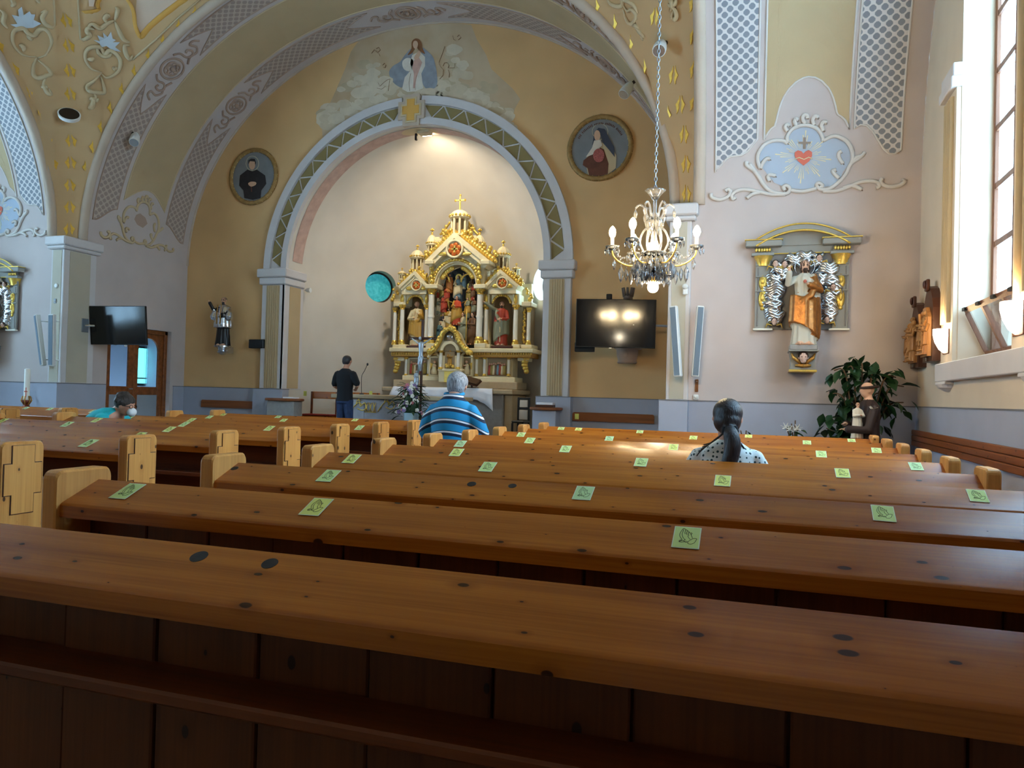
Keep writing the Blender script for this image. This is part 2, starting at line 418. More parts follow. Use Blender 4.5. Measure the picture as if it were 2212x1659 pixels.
# --- apse: reveal, half-cylinder and half-dome, two round windows cut out
APY = 14.9; APR = 3.02
q = MB()
prof = [(AX - AR0, 0)] + [(AX - AR0 * cos(PI * i / nx), AZ + AR0 * sin(PI * i / nx)) for i in range(nx + 1)] + [(AX + AR0, 0)]
q.loft([[(x, YA, z) for x, z in prof], [(x, APY, z) for x, z in prof]], closed=False)
struct(q, 'trim_1', 'cream', smooth=40)
q = MB(); NP = 72
def apse_shell(r_, zb):
    rings = []
    for z in (zb, 1, 2, 3, AZ):
        rings.append([(AX + r_ * sin(-PI / 2 + PI * j / NP), APY + r_ * cos(-PI / 2 + PI * j / NP), z) for j in range(NP + 1)])
    for k in range(1, 17):
        t = PI / 2 * k / 16.3
        rings.append([(AX + r_ * cos(t) * sin(-PI / 2 + PI * j / NP), APY + r_ * cos(t) * cos(-PI / 2 + PI * j / NP), AZ + r_ * sin(t)) for j in range(NP + 1)])
    return rings
WAZ = 3.95; WR_ = .40
q.loft(apse_shell(APR, 0), closed=False, cap=False)
apse = q.build('wall_apse', 'cream'); apse['kind'] = 'structure'; SURF.append((q.v, q.f))
md = apse.modifiers.new('s', 'SOLIDIFY'); md.thickness = .4; md.offset = 1.0
dg = bpy.context.evaluated_depsgraph_get()
cut = MB()
for sgn in (-1, 1):
    a = sgn * R(45); d = Vector((sin(a), cos(a), 0)); u = Vector((cos(a), -sin(a), 0)); c = Vector((AX, APY, WAZ)) + d * APR
    rings = []
    for t in (-1.0, 1.0):
        rr = WR_ + .0 * t
        rings.append([c + d * t + u * (rr * cos(2 * PI * j / 40)) + Vector((0, 0, rr * sin(2 * PI * j / 40))) for j in range(40)])
    cut.loft(rings)
cuto = cut.build('cutter', None)
md = apse.modifiers.new('b', 'BOOLEAN'); md.object = cuto; md.operation = 'DIFFERENCE'; md.solver = 'EXACT'
bpy.context.view_layer.update(); dg = bpy.context.evaluated_depsgraph_get()
me = bpy.data.meshes.new_from_object(apse.evaluated_get(dg)); apse.modifiers.clear(); apse.data = me
bpy.data.objects.remove(cuto)
me.polygons.foreach_set('use_smooth', [True] * len(me.polygons))
me.set_sharp_from_angle(angle=R(35))
for i, sgn in enumerate((-1, 1)):
    a = sgn * R(45); d = Vector((sin(a), cos(a), 0)); u = Vector((cos(a), -sin(a), 0)); c = Vector((AX, APY, WAZ)) + d * (APR + .26)
    q = MB(); n = 32
    q.tube([c + u * (.385 * cos(2 * PI * j / n)) + Vector((0, 0, .385 * sin(2 * PI * j / n))) for j in range(n)], .028, 8, closed=True)
    w = q.build('window_%d' % (10 + i), 'iron', smooth=True); w['kind'] = 'structure'
    q = MB(); q.loft([[c + d * t + u * (.38 * cos(2 * PI * j / n)) + Vector((0, 0, .38 * sin(2 * PI * j / n))) for j in range(n)] for t in (0, .012)]); q.build('pane', 'teal_glass' if i == 0 else 'window_glass', w)

# --- barrel vaults
def barrel_y(y0, y1, n=64):
    return [[(XC - EA * cos(PI * i / n), y, ZS + EB * sin(PI * i / n)) for i in range(n + 1)] for y in (y0, (y0 + y1) / 2, y1)]
def barrel_x(x0, x1, n=64):
    return [[(x, YM - EA * cos(PI * i / n), ZS + EB * sin(PI * i / n)) for i in range(n + 1)] for x in (x0, (x0 + x1) / 2, x1)]
for nm, rg, m in (('ceiling_chancel', barrel_y(YARC, YA), 'plaster'), ('ceiling_nave', barrel_y(YB, YM - HW), 'plaster'), ('ceiling_transept_right', barrel_x(XAR, XRW), 'plaster'), ('ceiling_transept_left', barrel_x(XLW, XAL), 'plaster')):
    q = MB(); q.loft(rg, closed=False); struct(q, nm, m, smooth=True)
# --- sail vault over the crossing with its pendentives
A2 = math.hypot(EA, HW); CC = EB / math.sqrt(1 - HW ** 2 / A2 ** 2)
phc = math.acos(HW / A2)
q1 = [phc * i / 20 for i in range(20)] + [phc + (PI / 2 - 2 * phc) * i / 4 for i in range(4)] + [PI / 2 - phc + phc * i / 20 for i in range(20)]
phis = [p + k * PI / 2 for k in range(4) for p in q1]
rings = []
for s in range(29):
    ring = []
    for p in phis:
        rm = min(HW / max(abs(cos(p)), 1e-6), HW / max(abs(sin(p)), 1e-6), A2)
        p0 = math.acos(min(1, rm / A2)); ps = p0 + (PI / 2 - .004 - p0) * s / 28
        ring.append((XC + A2 * cos(ps) * cos(p), YM + A2 * cos(ps) * sin(p), ZS + CC * sin(ps)))
    rings.append(ring)
q = MB(); q.loft(rings, cap=False); struct(q, 'ceiling_crossing', 'sailvault', smooth=True)
# --- solid corners under the pendentives
for sx in (-1, 1):
    for sy in (-1,):
        xw = XC + sx * EA; xo = XC + sx * HW; yw = YM + sy * EA; yo = YM + sy * HW
        q = MB(); q.prism([(xw, yw), (xo + sx * .2, yw), (xo + sx * .2, yo + sy * .2), (xw, yo + sy * .2)], 0, ZS, 'xy')
        struct(q, 'wall_pier_%d' % (1 + (sx > 0) + 2 * (sy > 0)), 'plaster')
# nave side walls behind the camera
slab('wall_nave_left', 'plaster', (WL - .3, YB, 0), (WL, YM - EA, ZS)); slab('wall_nave_right', 'plaster', (WR, YB, 0), (WR + .3, YM - EA, ZS))
slab('wall_rear_right', 'plaster', (WR, YM - EA - .3, 0), (XRW + .4, YM - EA, ZS)); slab('wall_rear_left', 'plaster', (XLW - .4, YM - EA - .3, 0), (WL, YM - EA, ZS))

# --- side walls with tall windows
WINS_R = [(7.08, 9.02), (4.25, 6.19)]; WINS_L = WINS_R + [(1.42, 3.36)]  # third left window is unseen, added to brighten the left side and chancel
WZ0, WZ1 = 1.77, 7.25
for nm, X, dx, WINS in (('wall_right', XRW, 1, WINS_R), ('wall_left', XLW, -1, WINS_L)):
    q = MB(); TH = .52 * dx
    ys = [YM - EA * cos(PI * i / 60) for i in range(61)]
    for a, bb in WINS: ys += [a, bb]
    ys = sorted(ys)
    inw = lambda y0, y1: any(a - 1e-6 <= y0 and y1 <= bb + 1e-6 for a, bb in WINS)
    for i in range(len(ys) - 1):
        y0, y1 = ys[i], ys[i + 1]
        if y1 - y0 < 1e-4: continue
        z0, z1 = zy(y0), zy(y1)
        segs = [((0, 0), (WZ0, WZ0)), ((min(WZ1, z0), min(WZ1, z1)), (z0, z1))] if inw(y0, y1) else [((0, 0), (z0, z1))]
        for (a0, a1), (b0, b1) in segs: q.add([(X, y0, a0), (X, y1, a1), (X, y1, b1), (X, y0, b0)], [(0, 1, 2, 3)])
    for a, bb in WINS:
        for y in (a, bb): q.add([(X, y, WZ0), (X + TH, y, WZ0), (X + TH, y, WZ1), (X, y, WZ1)], [(0, 1, 2, 3)])
        q.add([(X, a, WZ0), (X + TH, a, WZ0), (X + TH, bb, WZ0), (X, bb, WZ0)], [(0, 1, 2, 3)])
        q.add([(X, a, WZ1), (X + TH, a, WZ1), (X + TH, bb, WZ1), (X, bb, WZ1)], [(0, 1, 2, 3)])
    struct(q, nm, 'plaster_side')
# windows: frame, bars and panes; the bottom row of the first right one is a sash tilted inwards
wn = 0
for X, dx, WINS in ((XRW, 1, WINS_R), (XLW, -1, WINS_L)):
    for wi, (a, bb) in enumerate(WINS):
        wn += 1; XP = X + .34 * dx; open_ = (dx > 0 and wi == 0)
        q = MB(); t = .04
        q.box((XP - t, a, WZ0), (XP + t, a + .07, WZ1)); q.box((XP - t, bb - .07, WZ0), (XP + t, bb, WZ1)); q.box((XP - t, a, WZ0), (XP + t, bb, WZ0 + .07)); q.box((XP - t, a, WZ1 - .07), (XP + t, bb, WZ1))
        w = q.build('window_%d' % wn, 'window_wood'); w['kind'] = 'structure'
        nz = 9; zs = [WZ0 + .62 + (WZ1 - WZ0 - .62) * k / (nz - 1) for k in range(nz)]; zs = [WZ0] + zs
        ycs = [a + (bb - a) * k / 3 for k in range(4)]
        for z in zs[1:-1]:
            q = MB(); q.box((XP - .035, a + .06, z - .03), (XP + .035, bb - .06, z + .03)); q.build('transom', 'window_wood', w)
        for y in ycs[1:-1]:
            q = MB(); q.box((XP - .03, y - .025, zs[1] if open_ else WZ0), (XP + .03, y + .025, WZ1)); q.build('mullion', 'window_wood', w)
        for iz in range(len(zs) - 1):
            for iy in range(3):
                q = MB()
                if iz == 0 and open_: continue
                q.box((XP - .006, ycs[iy] + .02, zs[iz] + .02), (XP + .006, ycs[iy + 1] - .02, zs[iz + 1] - .02)); q.build('pane', 'window_glass', w)
        if open_:
            # hopper sash: hinged at the bottom, top leaning into the room
            ang = R(24); hz = zs[1] - WZ0 - .06; hx = XP - .06
            def sp(y, h, d=0): return Vector((hx - sin(ang) * h - cos(ang) * d, y, WZ0 + .06 + cos(ang) * h - sin(ang) * d))
            def bar(y0, y1, h0, h1):
                q = MB(); pts = [sp(y, h, d) for d in (-.022, .022) for (y, h) in ((y0, h0), (y1, h0), (y1, h1), (y0, h1))]
                q.add(pts, [(0, 1, 2, 3), (4, 7, 6, 5), (0, 4, 5, 1), (1, 5, 6, 2), (2, 6, 7, 3), (3, 7, 4, 0)]); return q
            sash = bar(a + .05, bb - .05, 0, .06).build('sash', 'window_wood', w)
            bar(a + .05, bb - .05, hz - .06, hz).build('sash_rail', 'window_wood', sash)
            for y in ycs: bar(max(a + .05, y - .03), min(bb - .05, y + .03), .06, hz - .06).build('sash_stile', 'window_wood', sash)
            for k in range(3):
                q = MB(); y0, y1 = ycs[k] + .04, ycs[k + 1] - .04
                q.add([sp(y0, .06), sp(y1, .06), sp(y1, hz - .06), sp(y0, hz - .06)], [(0, 1, 2, 3)]); q.build('sash_pane', 'clear_glass', sash, fix=False)
            for k in range(4):
                q = MB(); c = sp(bb - .12 - .5 * k, hz - .02, .03); q.box(c - Vector((.015, .05, .012)), c + Vector((.02, .05, .02))); q.build('latch', 'black', sash)

# --- window sill ledge, brackets, pilasters between the right windows
def trim(n, m, *boxes, r=.008):
    q = MB()
    for a, bb in boxes: q.bbox(a, bb, r)
    o = q.build('trim_%d' % n, m); o['kind'] = 'structure'; return o
trim(2, 'trim', ((XRW - .09, YM - EA + .1, 1.57), (XRW + .03, 9.62, 1.77)))
for i, (y0, y1) in enumerate(((9.02, 9.55), (6.19, 7.08), (3.36, 4.25))):
    o = trim(3 + i, 'plaster_side', ((XRW - .05, y0 + .01, 1.77), (XRW + .02, y1 - .01, 4.72)), r=.004)
    q = MB()
    for k in range(4):
        yy = y0 + .1 + (y1 - y0 - .2) * (k + .5) / 4; q.lathe([(.045, 2.2), (.045, 4.65)], (XRW - .045, yy, 0), 10)
    q.build('fluting', 'olive', o, smooth=40)
    q = MB(); q.bbox((XRW - .11, y0 - .03, 4.72), (XRW + .02, y1 + .03, 4.83)); q.bbox((XRW - .09, y0 - .01, 4.83), (XRW + .02, y1 + .01, 4.98)); q.build('capital', 'trim', o)
    q = MB(); q.bbox((XRW - .09, y0 + .12, 1.535), (XRW + .02, y0 + .58, 1.568), .006); q.lathe([(.02, -.085), (.10, -.075), (.17, -.035), (.19, 0)], (XRW + .06, y0 + .35, 1.535), 20); q.build('bracket', 'trim', o)

# --- dado: proud grey-blue plinth with a thin lip
def dado(n, a, bb):
    q = MB(); q.box((a[0], a[1], 0), (bb[0], bb[1], 1.272)); o = q.build('baseboard_%s' % n, 'dado'); o['kind'] = 'structure'
    q = MB(); q.box((a[0] - .006, a[1] - .006, 1.272), (bb[0] + .006, bb[1] + .006, 1.288)); q.build('lip', 'dado_line', o)
dado('right', (XRW - .02, YM - EA, 0), (XRW + .01, YF, 0)); dado('left', (XLW - .01, YM - EA, 0), (XLW + .02, YF, 0))
dado('transept_right', (-.92, YF - .02, 0), (XRW - .02, YF + .01, 0)); dado('transept_left', (XLW + .02, YF - .02, 0), (-13.02, YF + .01, 0))
dado('pier_right', (-1.32, 10.86, 0), (-.92, YARC, 0)); dado('pier_left', (-13.02, 10.86, 0), (-12.62, YARC + .1, 0))
dado('chancel_left', (WL - .01, YARC + .1, 0), (WL + .02, DY0 - .02, 0)); dado('chancel_left_far', (WL - .01, DY1 + .1, 0), (WL + .02, YA, 0))
dado('altar_left', (WL, YA - .02, 0), (-10.64, YA + .01, 0)); dado('altar_right', (-3.40, YA - .02, 0), (WR, YA + .01, 0))
dado('arch_left', (-10.66, YA - .2, 0), (-9.90, YA + .05, 0)); dado('arch_right', (-4.10, YA - .2, 0), (-3.40, YA + .05, 0))

# --- pier pilasters and capitals at the crossing corners
def pilaster(n, x0, x1, y0, y1, panels, ztop=3.86):
    q = MB(); q.bbox((x0, y0, 1.28), (x1, y1, ztop), .012)
    o = q.build('trim_%d' % n, 'trim'); o['kind'] = 'structure'
    q = MB(); q.bbox((x0 - .06, y0 - .06, ztop), (x1 + .06, y1 + .06, ztop + .07), .02); q.bbox((x0 - .09, y0 - .09, ztop + .07), (x1 + .09, y1 + .09, ztop + .24), .02); q.build('capital', 'trim', o)
    for kind, a, bb, c in panels:
        q = MB()
        if kind == 'y': q.box((a, y0 - .008, 1.3), (bb, y0 + .01, ztop - .02))
        else: q.box((x1 - .01, a, 1.3), (x1 + .008, bb, ztop - .02))
        q.build('panel', c, o)
    return o
pilaster(6, -1.24, -.93, 10.96, YARC + .2, [('y', -1.19, -.99, 'pier_panel')])
pilaster(7, -12.99, -12.66, 10.96, YARC + .3, [('y', -12.94, -12.72, 'pier_panel'), ('x', 11.08, 11.55, 'pier_panel')])
# --- altar arch: pilasters with fluted panel
for n, x0, x1 in ((8, -10.56, -9.97), (9, -4.03, -3.47)):
    q = MB(); q.bbox((x0, YA - .12, 1.28), (x1, YA + .02, 3.60), .01)
    if n == 8: q.bbox((x1 - .06, YA - .12, 1.28), (x1 + .005, APY, 3.60), .005)
    o = q.build('trim_%d' % n, 'trim'); o['kind'] = 'structure'
    q = MB()
    for k in range(5):
        xx = x0 + .16 + (x1 - x0 - .32) * (k + .5) / 5
        q.lathe([(.030, 1.30), (.030, 3.58)], (xx, YA - .125, 0), 10)
    q.box((x0 + .13, YA - .135, 1.30), (x1 - .13, YA - .1, 3.58)); q.build('fluted_panel', 'olive', o, smooth=40)
    q = MB(); q.bbox((x0 - .05, YA - .18, 3.60), (x1 + .05, APY if n == 8 else YA + .4, 3.76), .02); q.bbox((x0 - .09, YA - .22, 3.76), (x1 + .09, APY if n == 8 else YA + .4, 3.95), .02); q.build('capital', 'trim', o)
    if n == 8:
        q = MB(); q.box((x1 - .01, YA + .06, 1.30), (x1 + .012, APY - .12, 3.58)); q.build('side_panel', 'olive', o)
# --- archivolt with triangles
def ringseg(q, r0, r1, y0, y1, a0, a1, n):
    rr = []
    for i in range(n + 1):
        a = a0 + (a1 - a0) * i / n; c, s = -cos(a), sin(a)
        rr.append([(AX + r0 * c, y0, AZ + r0 * s), (AX + r1 * c, y0, AZ + r1 * s), (AX + r1 * c, y1, AZ + r1 * s), (AX + r0 * c, y1, AZ + r0 * s)])
    q.loft(rr)
q = MB(); ringseg(q, AR0, AR1, YA - .06, YA + .02, 0, PI, 72); arch = q.build('trim_10', 'trim', smooth=30); arch['kind'] = 'structure'
for nm, r0, r1 in (('outer_moulding', AR1 - .15, AR1 + .02), ('inner_moulding', AR0 - .01, AR0 + .13)):
    for side, (a0, a1) in enumerate(((0, R(86.3)), (R(93.7), PI))):
        q = MB(); ringseg(q, r0, r1, YA - .12, YA - .04, a0, a1, 40); q.build(nm, 'trim', arch, smooth=30)
NT = 20; rA, rB = AR0 + .145, AR1 - .165
for side in (0, 1):
    for k in range(NT):
        a0 = R(1.5) + R(82.5) * k / NT; a1 = R(1.5) + R(82.5) * (k + 1) / NT; st = R(82.5) / NT
        inn = k % 2 == 0; g = R(.30)
        if inn: pl = [(rA, a0 - st * .42 + g), (rA, a1 + st * .42 - g), (rB - .012, (a0 + a1) / 2)]
        else: pl = [(rB, a0 - st * .42 + g), (rB, a1 + st * .42 - g), (rA + .012, (a0 + a1) / 2)]
        pl = [(r_, max(R(.6), min(R(85.2), a))) for r_, a in pl]
        if side: pl = [(r_, PI - a) for r_, a in pl]
        q = MB(); q.prism([(AX - r_ * cos(a), AZ + r_ * sin(a)) for r_, a in pl], YA - .075, YA - .055, 'xz'); q.build('triangle_panel', 'olive_dark', arch)
def crossp(cx, cz, w, h, t):
    return [(cx - t, cz - h), (cx + t, cz - h), (cx + t, cz - t), (cx + w, cz - t), (cx + w, cz + t), (cx + t, cz + t), (cx + t, cz + h), (cx - t, cz + h), (cx - t, cz + t), (cx - w, cz + t), (cx - w, cz - t), (cx - t, cz - t)]
zc = AZ + (AR0 + AR1) / 2
q = MB(); q.prism(crossp(AX, zc, .30, .33, .19), YA - .15, YA - .04, 'xz'); q.build('keystone_cross_surround', 'rib', arch)
q = MB(); q.prism(crossp(AX, zc, .23, .265, .125), YA - .165, YA - .14, 'xz'); q.build('keystone_cross_border', 'stucco', arch)
q = MB(); q.prism(crossp(AX, zc, .19, .225, .085), YA - .175, YA - .15, 'xz'); q.build('keystone_cross', 'dome_orange', arch)
# pink painted band in the reveal
q = MB(); rr = []
for i in range(61):
    a = R(4) + R(172) * i / 60; r_ = AR0 - .008
    rr.append([(AX - r_ * cos(a), y, AZ + r_ * sin(a)) for y in (YA + .12, APY - .1)])
q.loft(rr, closed=False); q.build('painted_band', 'pinkband', arch, fix=False)
q = MB(); rr = []
for i in range(13):
    a = R(82) + R(16) * i / 12; r_ = AR0 - .014; w = .21 * math.sqrt(max(0.01, 1 - ((i - 6) / 6.2) ** 2)); ym = (YA + APY) / 2
    rr.append([(AX - r_ * cos(a), y, AZ + r_ * sin(a)) for y in (ym - w, ym + w)])
q.loft(rr, closed=False); q.build('painted_oval', 'stucco', arch, fix=False)

# --- ribs along the big arches
n = 72
for i, (nm, pts) in enumerate((('a', [(XC - (EA - .02) * cos(PI * k / n), YARC, ZS + (EB - .02) * sin(PI * k / n)) for k in range(n + 1)]), ('b', [(XAR, YM - (EA - .02) * cos(PI * k / n), ZS + (EB - .02) * sin(PI * k / n)) for k in range(n + 1)]), ('c', [(XAL, YM - (EA - .02) * cos(PI * k / n), ZS + (EB - .02) * sin(PI * k / n)) for k in range(n + 1)]), ('d', [(XC - (EA - .02) * cos(PI * k / n), YM - HW, ZS + (EB - .02) * sin(PI * k / n)) for k in range(n + 1)]))):
    q = MB(); q.tube(pts, .085, 10); o = q.build('trim_%d' % (11 + i), 'rib', smooth=True); o['kind'] = 'structure'
q = MB(); q.tube([(XC - (EA + .0) * cos(PI * k / n), YA - .01, ZS + (EB - .0) * sin(PI * k / n)) for k in range(n + 1)], .03, 8); o = q.build('trim_15', 'rib', smooth=True); o['kind'] = 'structure'

# --- casting drawings onto the built surfaces
_v = []; _f = []
for v, f in SURF:
    bz = len(_v); _v += v; _f += [tuple(i + bz for i in ff) for ff in f]
BVH = BVHTree.FromPolygons([Vector(p) for p in _v], _f)
def cast(px, py, off=.01):
    d = ray(px, py).normalized(); h, nrm, i, t = BVH.ray_cast(ORG, d)
    if h is None: return None
    if nrm.dot(d) > 0: nrm = -nrm
    return h + nrm * off
def castn(px, py):
    d = ray(px, py).normalized(); h, nrm, i, t = BVH.ray_cast(ORG, d)
    if nrm.dot(d) > 0: nrm = -nrm
    return h, nrm
OBJ = {o.name: o for o in S.objects}
def polyfill(poly, step):
    """triangulated 2D polygon with edges no longer than step"""
    bm = bmesh.new(); vs_ = [bm.verts.new((p[0], p[1], 0)) for p in poly]
    f0 = bm.faces.new(vs_); f0.normal_update()
    bmesh.ops.triangulate(bm, faces=[f0], ngon_method='EAR_CLIP')
    for _ in range(6):
        es = [e for e in bm.edges if e.calc_length() > step]
        if not es: break
        bmesh.ops.subdivide_edges(bm, edges=es, cuts=1); bmesh.ops.triangulate(bm, faces=[f for f in bm.faces if len(f.verts) > 3])
    bm.verts.index_update()
    V = [(v.co.x, v.co.y) for v in bm.verts]; Fc = [tuple(v.index for v in f.verts) for f in bm.faces]; bm.free(); return V, Fc
def patch(polys, name, m, parent, off=.004, step=40, fn=None):
    """flat paint: outlines drawn on the photograph, laid onto the wall or vault they are painted on"""
    q = MB()
    for poly in polys:
        V, Fc = polyfill(poly, step)
        q.add([(fn(x, y, off) if fn else cast(x, y, off)) for x, y in V], Fc)
    return q.build(name, m, parent, fix=False)
def smooth2(poly, n=4, closed=True): return [(p.x, p.y) for p in catmull([(x, y, 0) for x, y in poly], n, closed)]
def strokes(lines, name, m, parent, rad=.012, off=.006, fn=None, taper=False, seg=6, flat=None):
    q = MB()
    for ln in lines:
        pts = [(fn(x, y, off) if fn else cast(x, y, off)) for x, y in ln]
        pts = [p for p in pts if p is not None]
        if len(pts) < 2: continue
        n_ = len(pts)
        rr = [rad * (1 - .75 * abs(2 * i / (n_ - 1) - 1) ** 2) if taper else rad for i in range(n_)]
        q.tube(pts, rr, seg, flat=flat)
    return q.build(name, m, parent, smooth=True)
# ================================================================ pews
DZ0, DZ1, DY_0, DY_1 = .858, .93, .018, .188     # sloping desk: front/back height and depth
ORD = ['nearest', 'second', 'third', 'fourth', 'fifth', 'sixth', 'seventh', 'eighth', 'ninth', 'tenth']
def end_profile():
    p = [(0, .005), (.60, .005), (.60, .30), (.56, .43), (.30, .47), (.242, .52)]
    for k in range(5): a = PI / 2 * k / 4; p.append((.242 - .03 + .03 * cos(a), .975 - .03 + .03 * sin(a)))
    for k in range(5): a = PI / 2 + PI / 2 * k / 4; p.append((.03 + .03 * cos(a), .975 - .03 + .03 * sin(a)))
    return p
def inlay(q, x0, x1, g):
    c = .121; e = g
    P = [(c - .062 - e, .60 - e), (c + .062 + e, .60 - e), (c + .062 + e, .70 - e), (.226 + e, .70 - e), (.226 + e, .86 + e), (c + .062 + e, .86 + e), (c + .062 + e, .955 + e * .5), (c - .062 - e, .955 + e * .5), (c - .062 - e, .86 + e), (.016 - e, .86 + e), (.016 - e, .70 - e), (c - .062 - e, .70 - e)]
    q.prism(P, x0, x1, 'yz')
PEWMESH = {}
def make_pew(L, planks, cross):
    """local: x along the pew, y towards the altar, origin at the front left foot"""
    t = thing('pew', None, None)
    for i, x in enumerate((0, L - .068)):
        q = MB(); pr = end_profile()
        bv = .008
        q.loft([[(xx, y if not ins else .121 + (y - .121) * (1 - .03), z if not ins else z - (.008 if z > .9 else 0)) for y, z in pr] for xx, ins in ((x, 1), (x + bv, 0), (x + .068 - bv, 0), (x + .068, 1))])
        e = q.build('end_panel', 'pine_light', t, local=True)
        if cross:
            for side in ((x - .003, x - .001, x - .0055) if i == 0 else (x + .068 + .003, x + .068 + .001, x + .068 + .0055),):
                q = MB(); inlay(q, x + .03, side[0], .0045); q.build('inlay_groove', 'dark_wood', e, local=True)
                q = MB(); inlay(q, x + .03, side[2], 0); q.build('cross_inlay', 'pine_light', e, local=True)
    th = .042
    q = MB()
    sl = math.atan2(DZ1 - DZ0, DY_1 - DY_0); ny, nz = -sin(sl) * th, cos(sl) * th
    prof = [(DY_0, DZ0 - .006), (DY_0 + .004, DZ0), (DY_0 + .010, DZ0 + .004), (DY_1 - .006, DZ1 - .001), (DY_1, DZ1 - .003), (DY_1 + .004, DZ1 - .012), (DY_1 + .004, DZ1 - .05), (DY_0 + .03, DZ0 - .048), (DY_0, DZ0 - .048)]
    q.loft([[(x, y, z) for y, z in prof] for x in (.06, L * .25, L * .5, L * .75, L - .06)]); q.build('desk_top', 'pine', t, local=True, smooth=30)
    if planks:
        n = int(round((L - .136) / .268)); w = (L - .136) / n
        q = MB(); q.bbox((.068 + .003, .145, .06), (.068 + w - .003, .168, .845), .004); p0 = q.build('plank', 'pine_board', t, local=True)
        q = MB(); q.box((.07, .1745, .06), (L - .07, .180, .84)); q.build('gap_blocker', 'pine_dark', t, local=True)  # added dark sheet, stops the lit seat showing through plank gaps
        for k in range(1, n):
            c = p0.copy(); COL.objects.link(c); c.parent = t; c.location = (w * k, .004 * ((k * 7) % 3 - 1), 0)
    else:
        q = MB(); q.bbox((.068, .145, .06), (L - .068, .168, .845), .004); q.build('back_panel', 'pine_dark', t, local=True)
    q = MB(); q.bbox((.068, .012, .635), (L - .068, .15, .665), .006); q.build('book_shelf', 'pine_dark', t, local=True)
    q = MB(); q.bbox((.068, .17, .425), (L - .068, .56, .455), .01); q.build('seat', 'pine', t, local=True)
    q = MB(); q.bbox((.068, .02, .0), (L - .068, .12, .06), .01); q.build('foot_rail', 'pine_dark', t, local=True)
    return t
PITCHR = .805
def rowY(k): return 2.04 + PITCHR * (k - 2)
PEWS = {}
XR0, LR = -2.425, 3.635
XL0, LL = -7.10, 3.44
XT0, LT = -11.72, 3.42
pr_pl = make_pew(LR, True, True); pr_no = make_pew(LR, False, True); pr_l = make_pew(LL, False, True)
def use(proto, first, loc, label, grp):
    o = proto if first else copy_tree(proto)
    o.location = loc; o.matrix_basis = Matrix.Translation(Vector(loc)); tag(o, label, 'pew', grp); return o
for k in range(1, 11):
    w = 'pine pew with sloping desk, %s row of the right-hand block' % ORD[k - 1] if k > 1 else 'nearest pine pew, plank back and book shelf filling the foreground'
    PEWS['R', k] = use(pr_pl if k <= 2 else pr_no, k in (1, 3), (XR0, rowY(k), 0), w, 'right-hand block of pews')
for i in range(8):
    w = 'pine pew of the middle block left of the aisle, %s row' % ORD[i]
    PEWS['L', i] = use(pr_l, i == 0, (XL0, rowY(i + 3), 0), w, 'middle block of pews')
for i in range(3):
    PEWS['T', i] = use(pr_l, False, (XT0, 6.41 + .80 * i, 0), 'pine pew of the far left block, %s row' % ORD[i], 'far left block of pews')

# --- finger holes as flat dark discs, inner shade put into the colour
def deskhit(px, py, y0):
    n_ = Vector((0, -(DZ1 - DZ0), DY_1 - DY_0)); p0 = Vector((0, y0 + DY_0, DZ0)); d = ray(px, py)
    p = ORG + d * ((p0 - ORG).dot(n_) / d.dot(n_)); return p, (p.y - y0 - DY_0) / (DY_1 - DY_0)
DN = Vector((0, -(DZ1 - DZ0), DY_1 - DY_0)).normalized(); DU = Vector((0, DY_1 - DY_0, DZ1 - DZ0)).normalized(); DX = Vector((1, 0, 0))
for k, px, py, r_ in ((1, 430, 1203, .0205), (1, 583, 1218, .0185), (3, 507, 1012, .018), (3, 1019, 1046, .020), (3, 1107, 1050, .018)):
    c, s = deskhit(px, py, rowY(k)); q = MB(); n = 20
    q.loft([[c + DN * d + DX * (rr * cos(2 * PI * j / n)) + DU * (rr * sin(2 * PI * j / n)) for j in range(n)] for rr, d in ((r_ * .99, .0005), (r_ * .98, .0017))]); q.build('finger_hole_shade', 'hole', PEWS['R', k])

# --- little cards with praying hands
HANDS = [[(.30, .93), (.24, .80), (.20, .62), (.24, .48), (.33, .36), (.28, .28), (.22, .24)],
         [(.30, .93), (.36, .95), (.42, .90), (.52, .84), (.60, .74), (.66, .66), (.70, .56), (.74, .47)],
         [(.34, .90), (.31, .76), (.30, .62), (.36, .46), (.46, .36)],
         [(.42, .90), (.40, .76), (.42, .66)], [(.50, .85), (.47, .73), (.50, .63)], [(.57, .79), (.55, .68), (.58, .59)],
         [(.66, .66), (.70, .72), (.64, .76)], [(.66, .40), (.58, .48), (.54, .58)],
         [(.92, .45), (.80, .46), (.68, .38), (.58, .26), (.60, .17), (.72, .16), (.84, .24), (.92, .45)],
         [(.46, .36), (.36, .30), (.26, .32), (.22, .24), (.34, .22), (.48, .28), (.58, .26)], [(.40, .30), (.46, .24), (.54, .22)]]
CW, CH = .075, .108
def make_card(m):
    t = thing('prayer_card', None, None)
    q = MB(); q.bbox((-CW / 2, -CH / 2, .0004), (CW / 2, CH / 2, .0016), .0004); q.build('sheet_border', 'card_edge', t, local=True)
    q = MB(); q.box((-CW / 2 + .003, -CH / 2 + .003, .001), (CW / 2 - .003, CH / 2 - .003, .0019)); q.build('sheet', m, t, local=True)
    q = MB()
    for ln in HANDS:
        pts = catmull([((x - .5) * (CW - .008), (y - .5) * (CH - .012), .0021) for x, y in ln], 3); q.tube(pts, .00075, 4)
    q.build('hands_drawing', 'ink', t, local=True); return t
CPX_R = [(281, 1059), (685, 1095), (1483, 1165), (715, 1024), (1262, 1063), (1908, 1110), (763, 989), (1056, 1006), (1561, 1041), (2112, 1073), (988, 976), (1385, 999), (1820, 1024), (998, 955), (1223, 968), (1978, 1007), (1146, 950), (1455, 965), (1774, 982), (1317, 946), (1893, 973), (1128, 936), (1247, 933), (1498, 944.5), (1743, 956), (1214, 923), (1383, 931), (1617, 941.5), (1839, 950.5)]
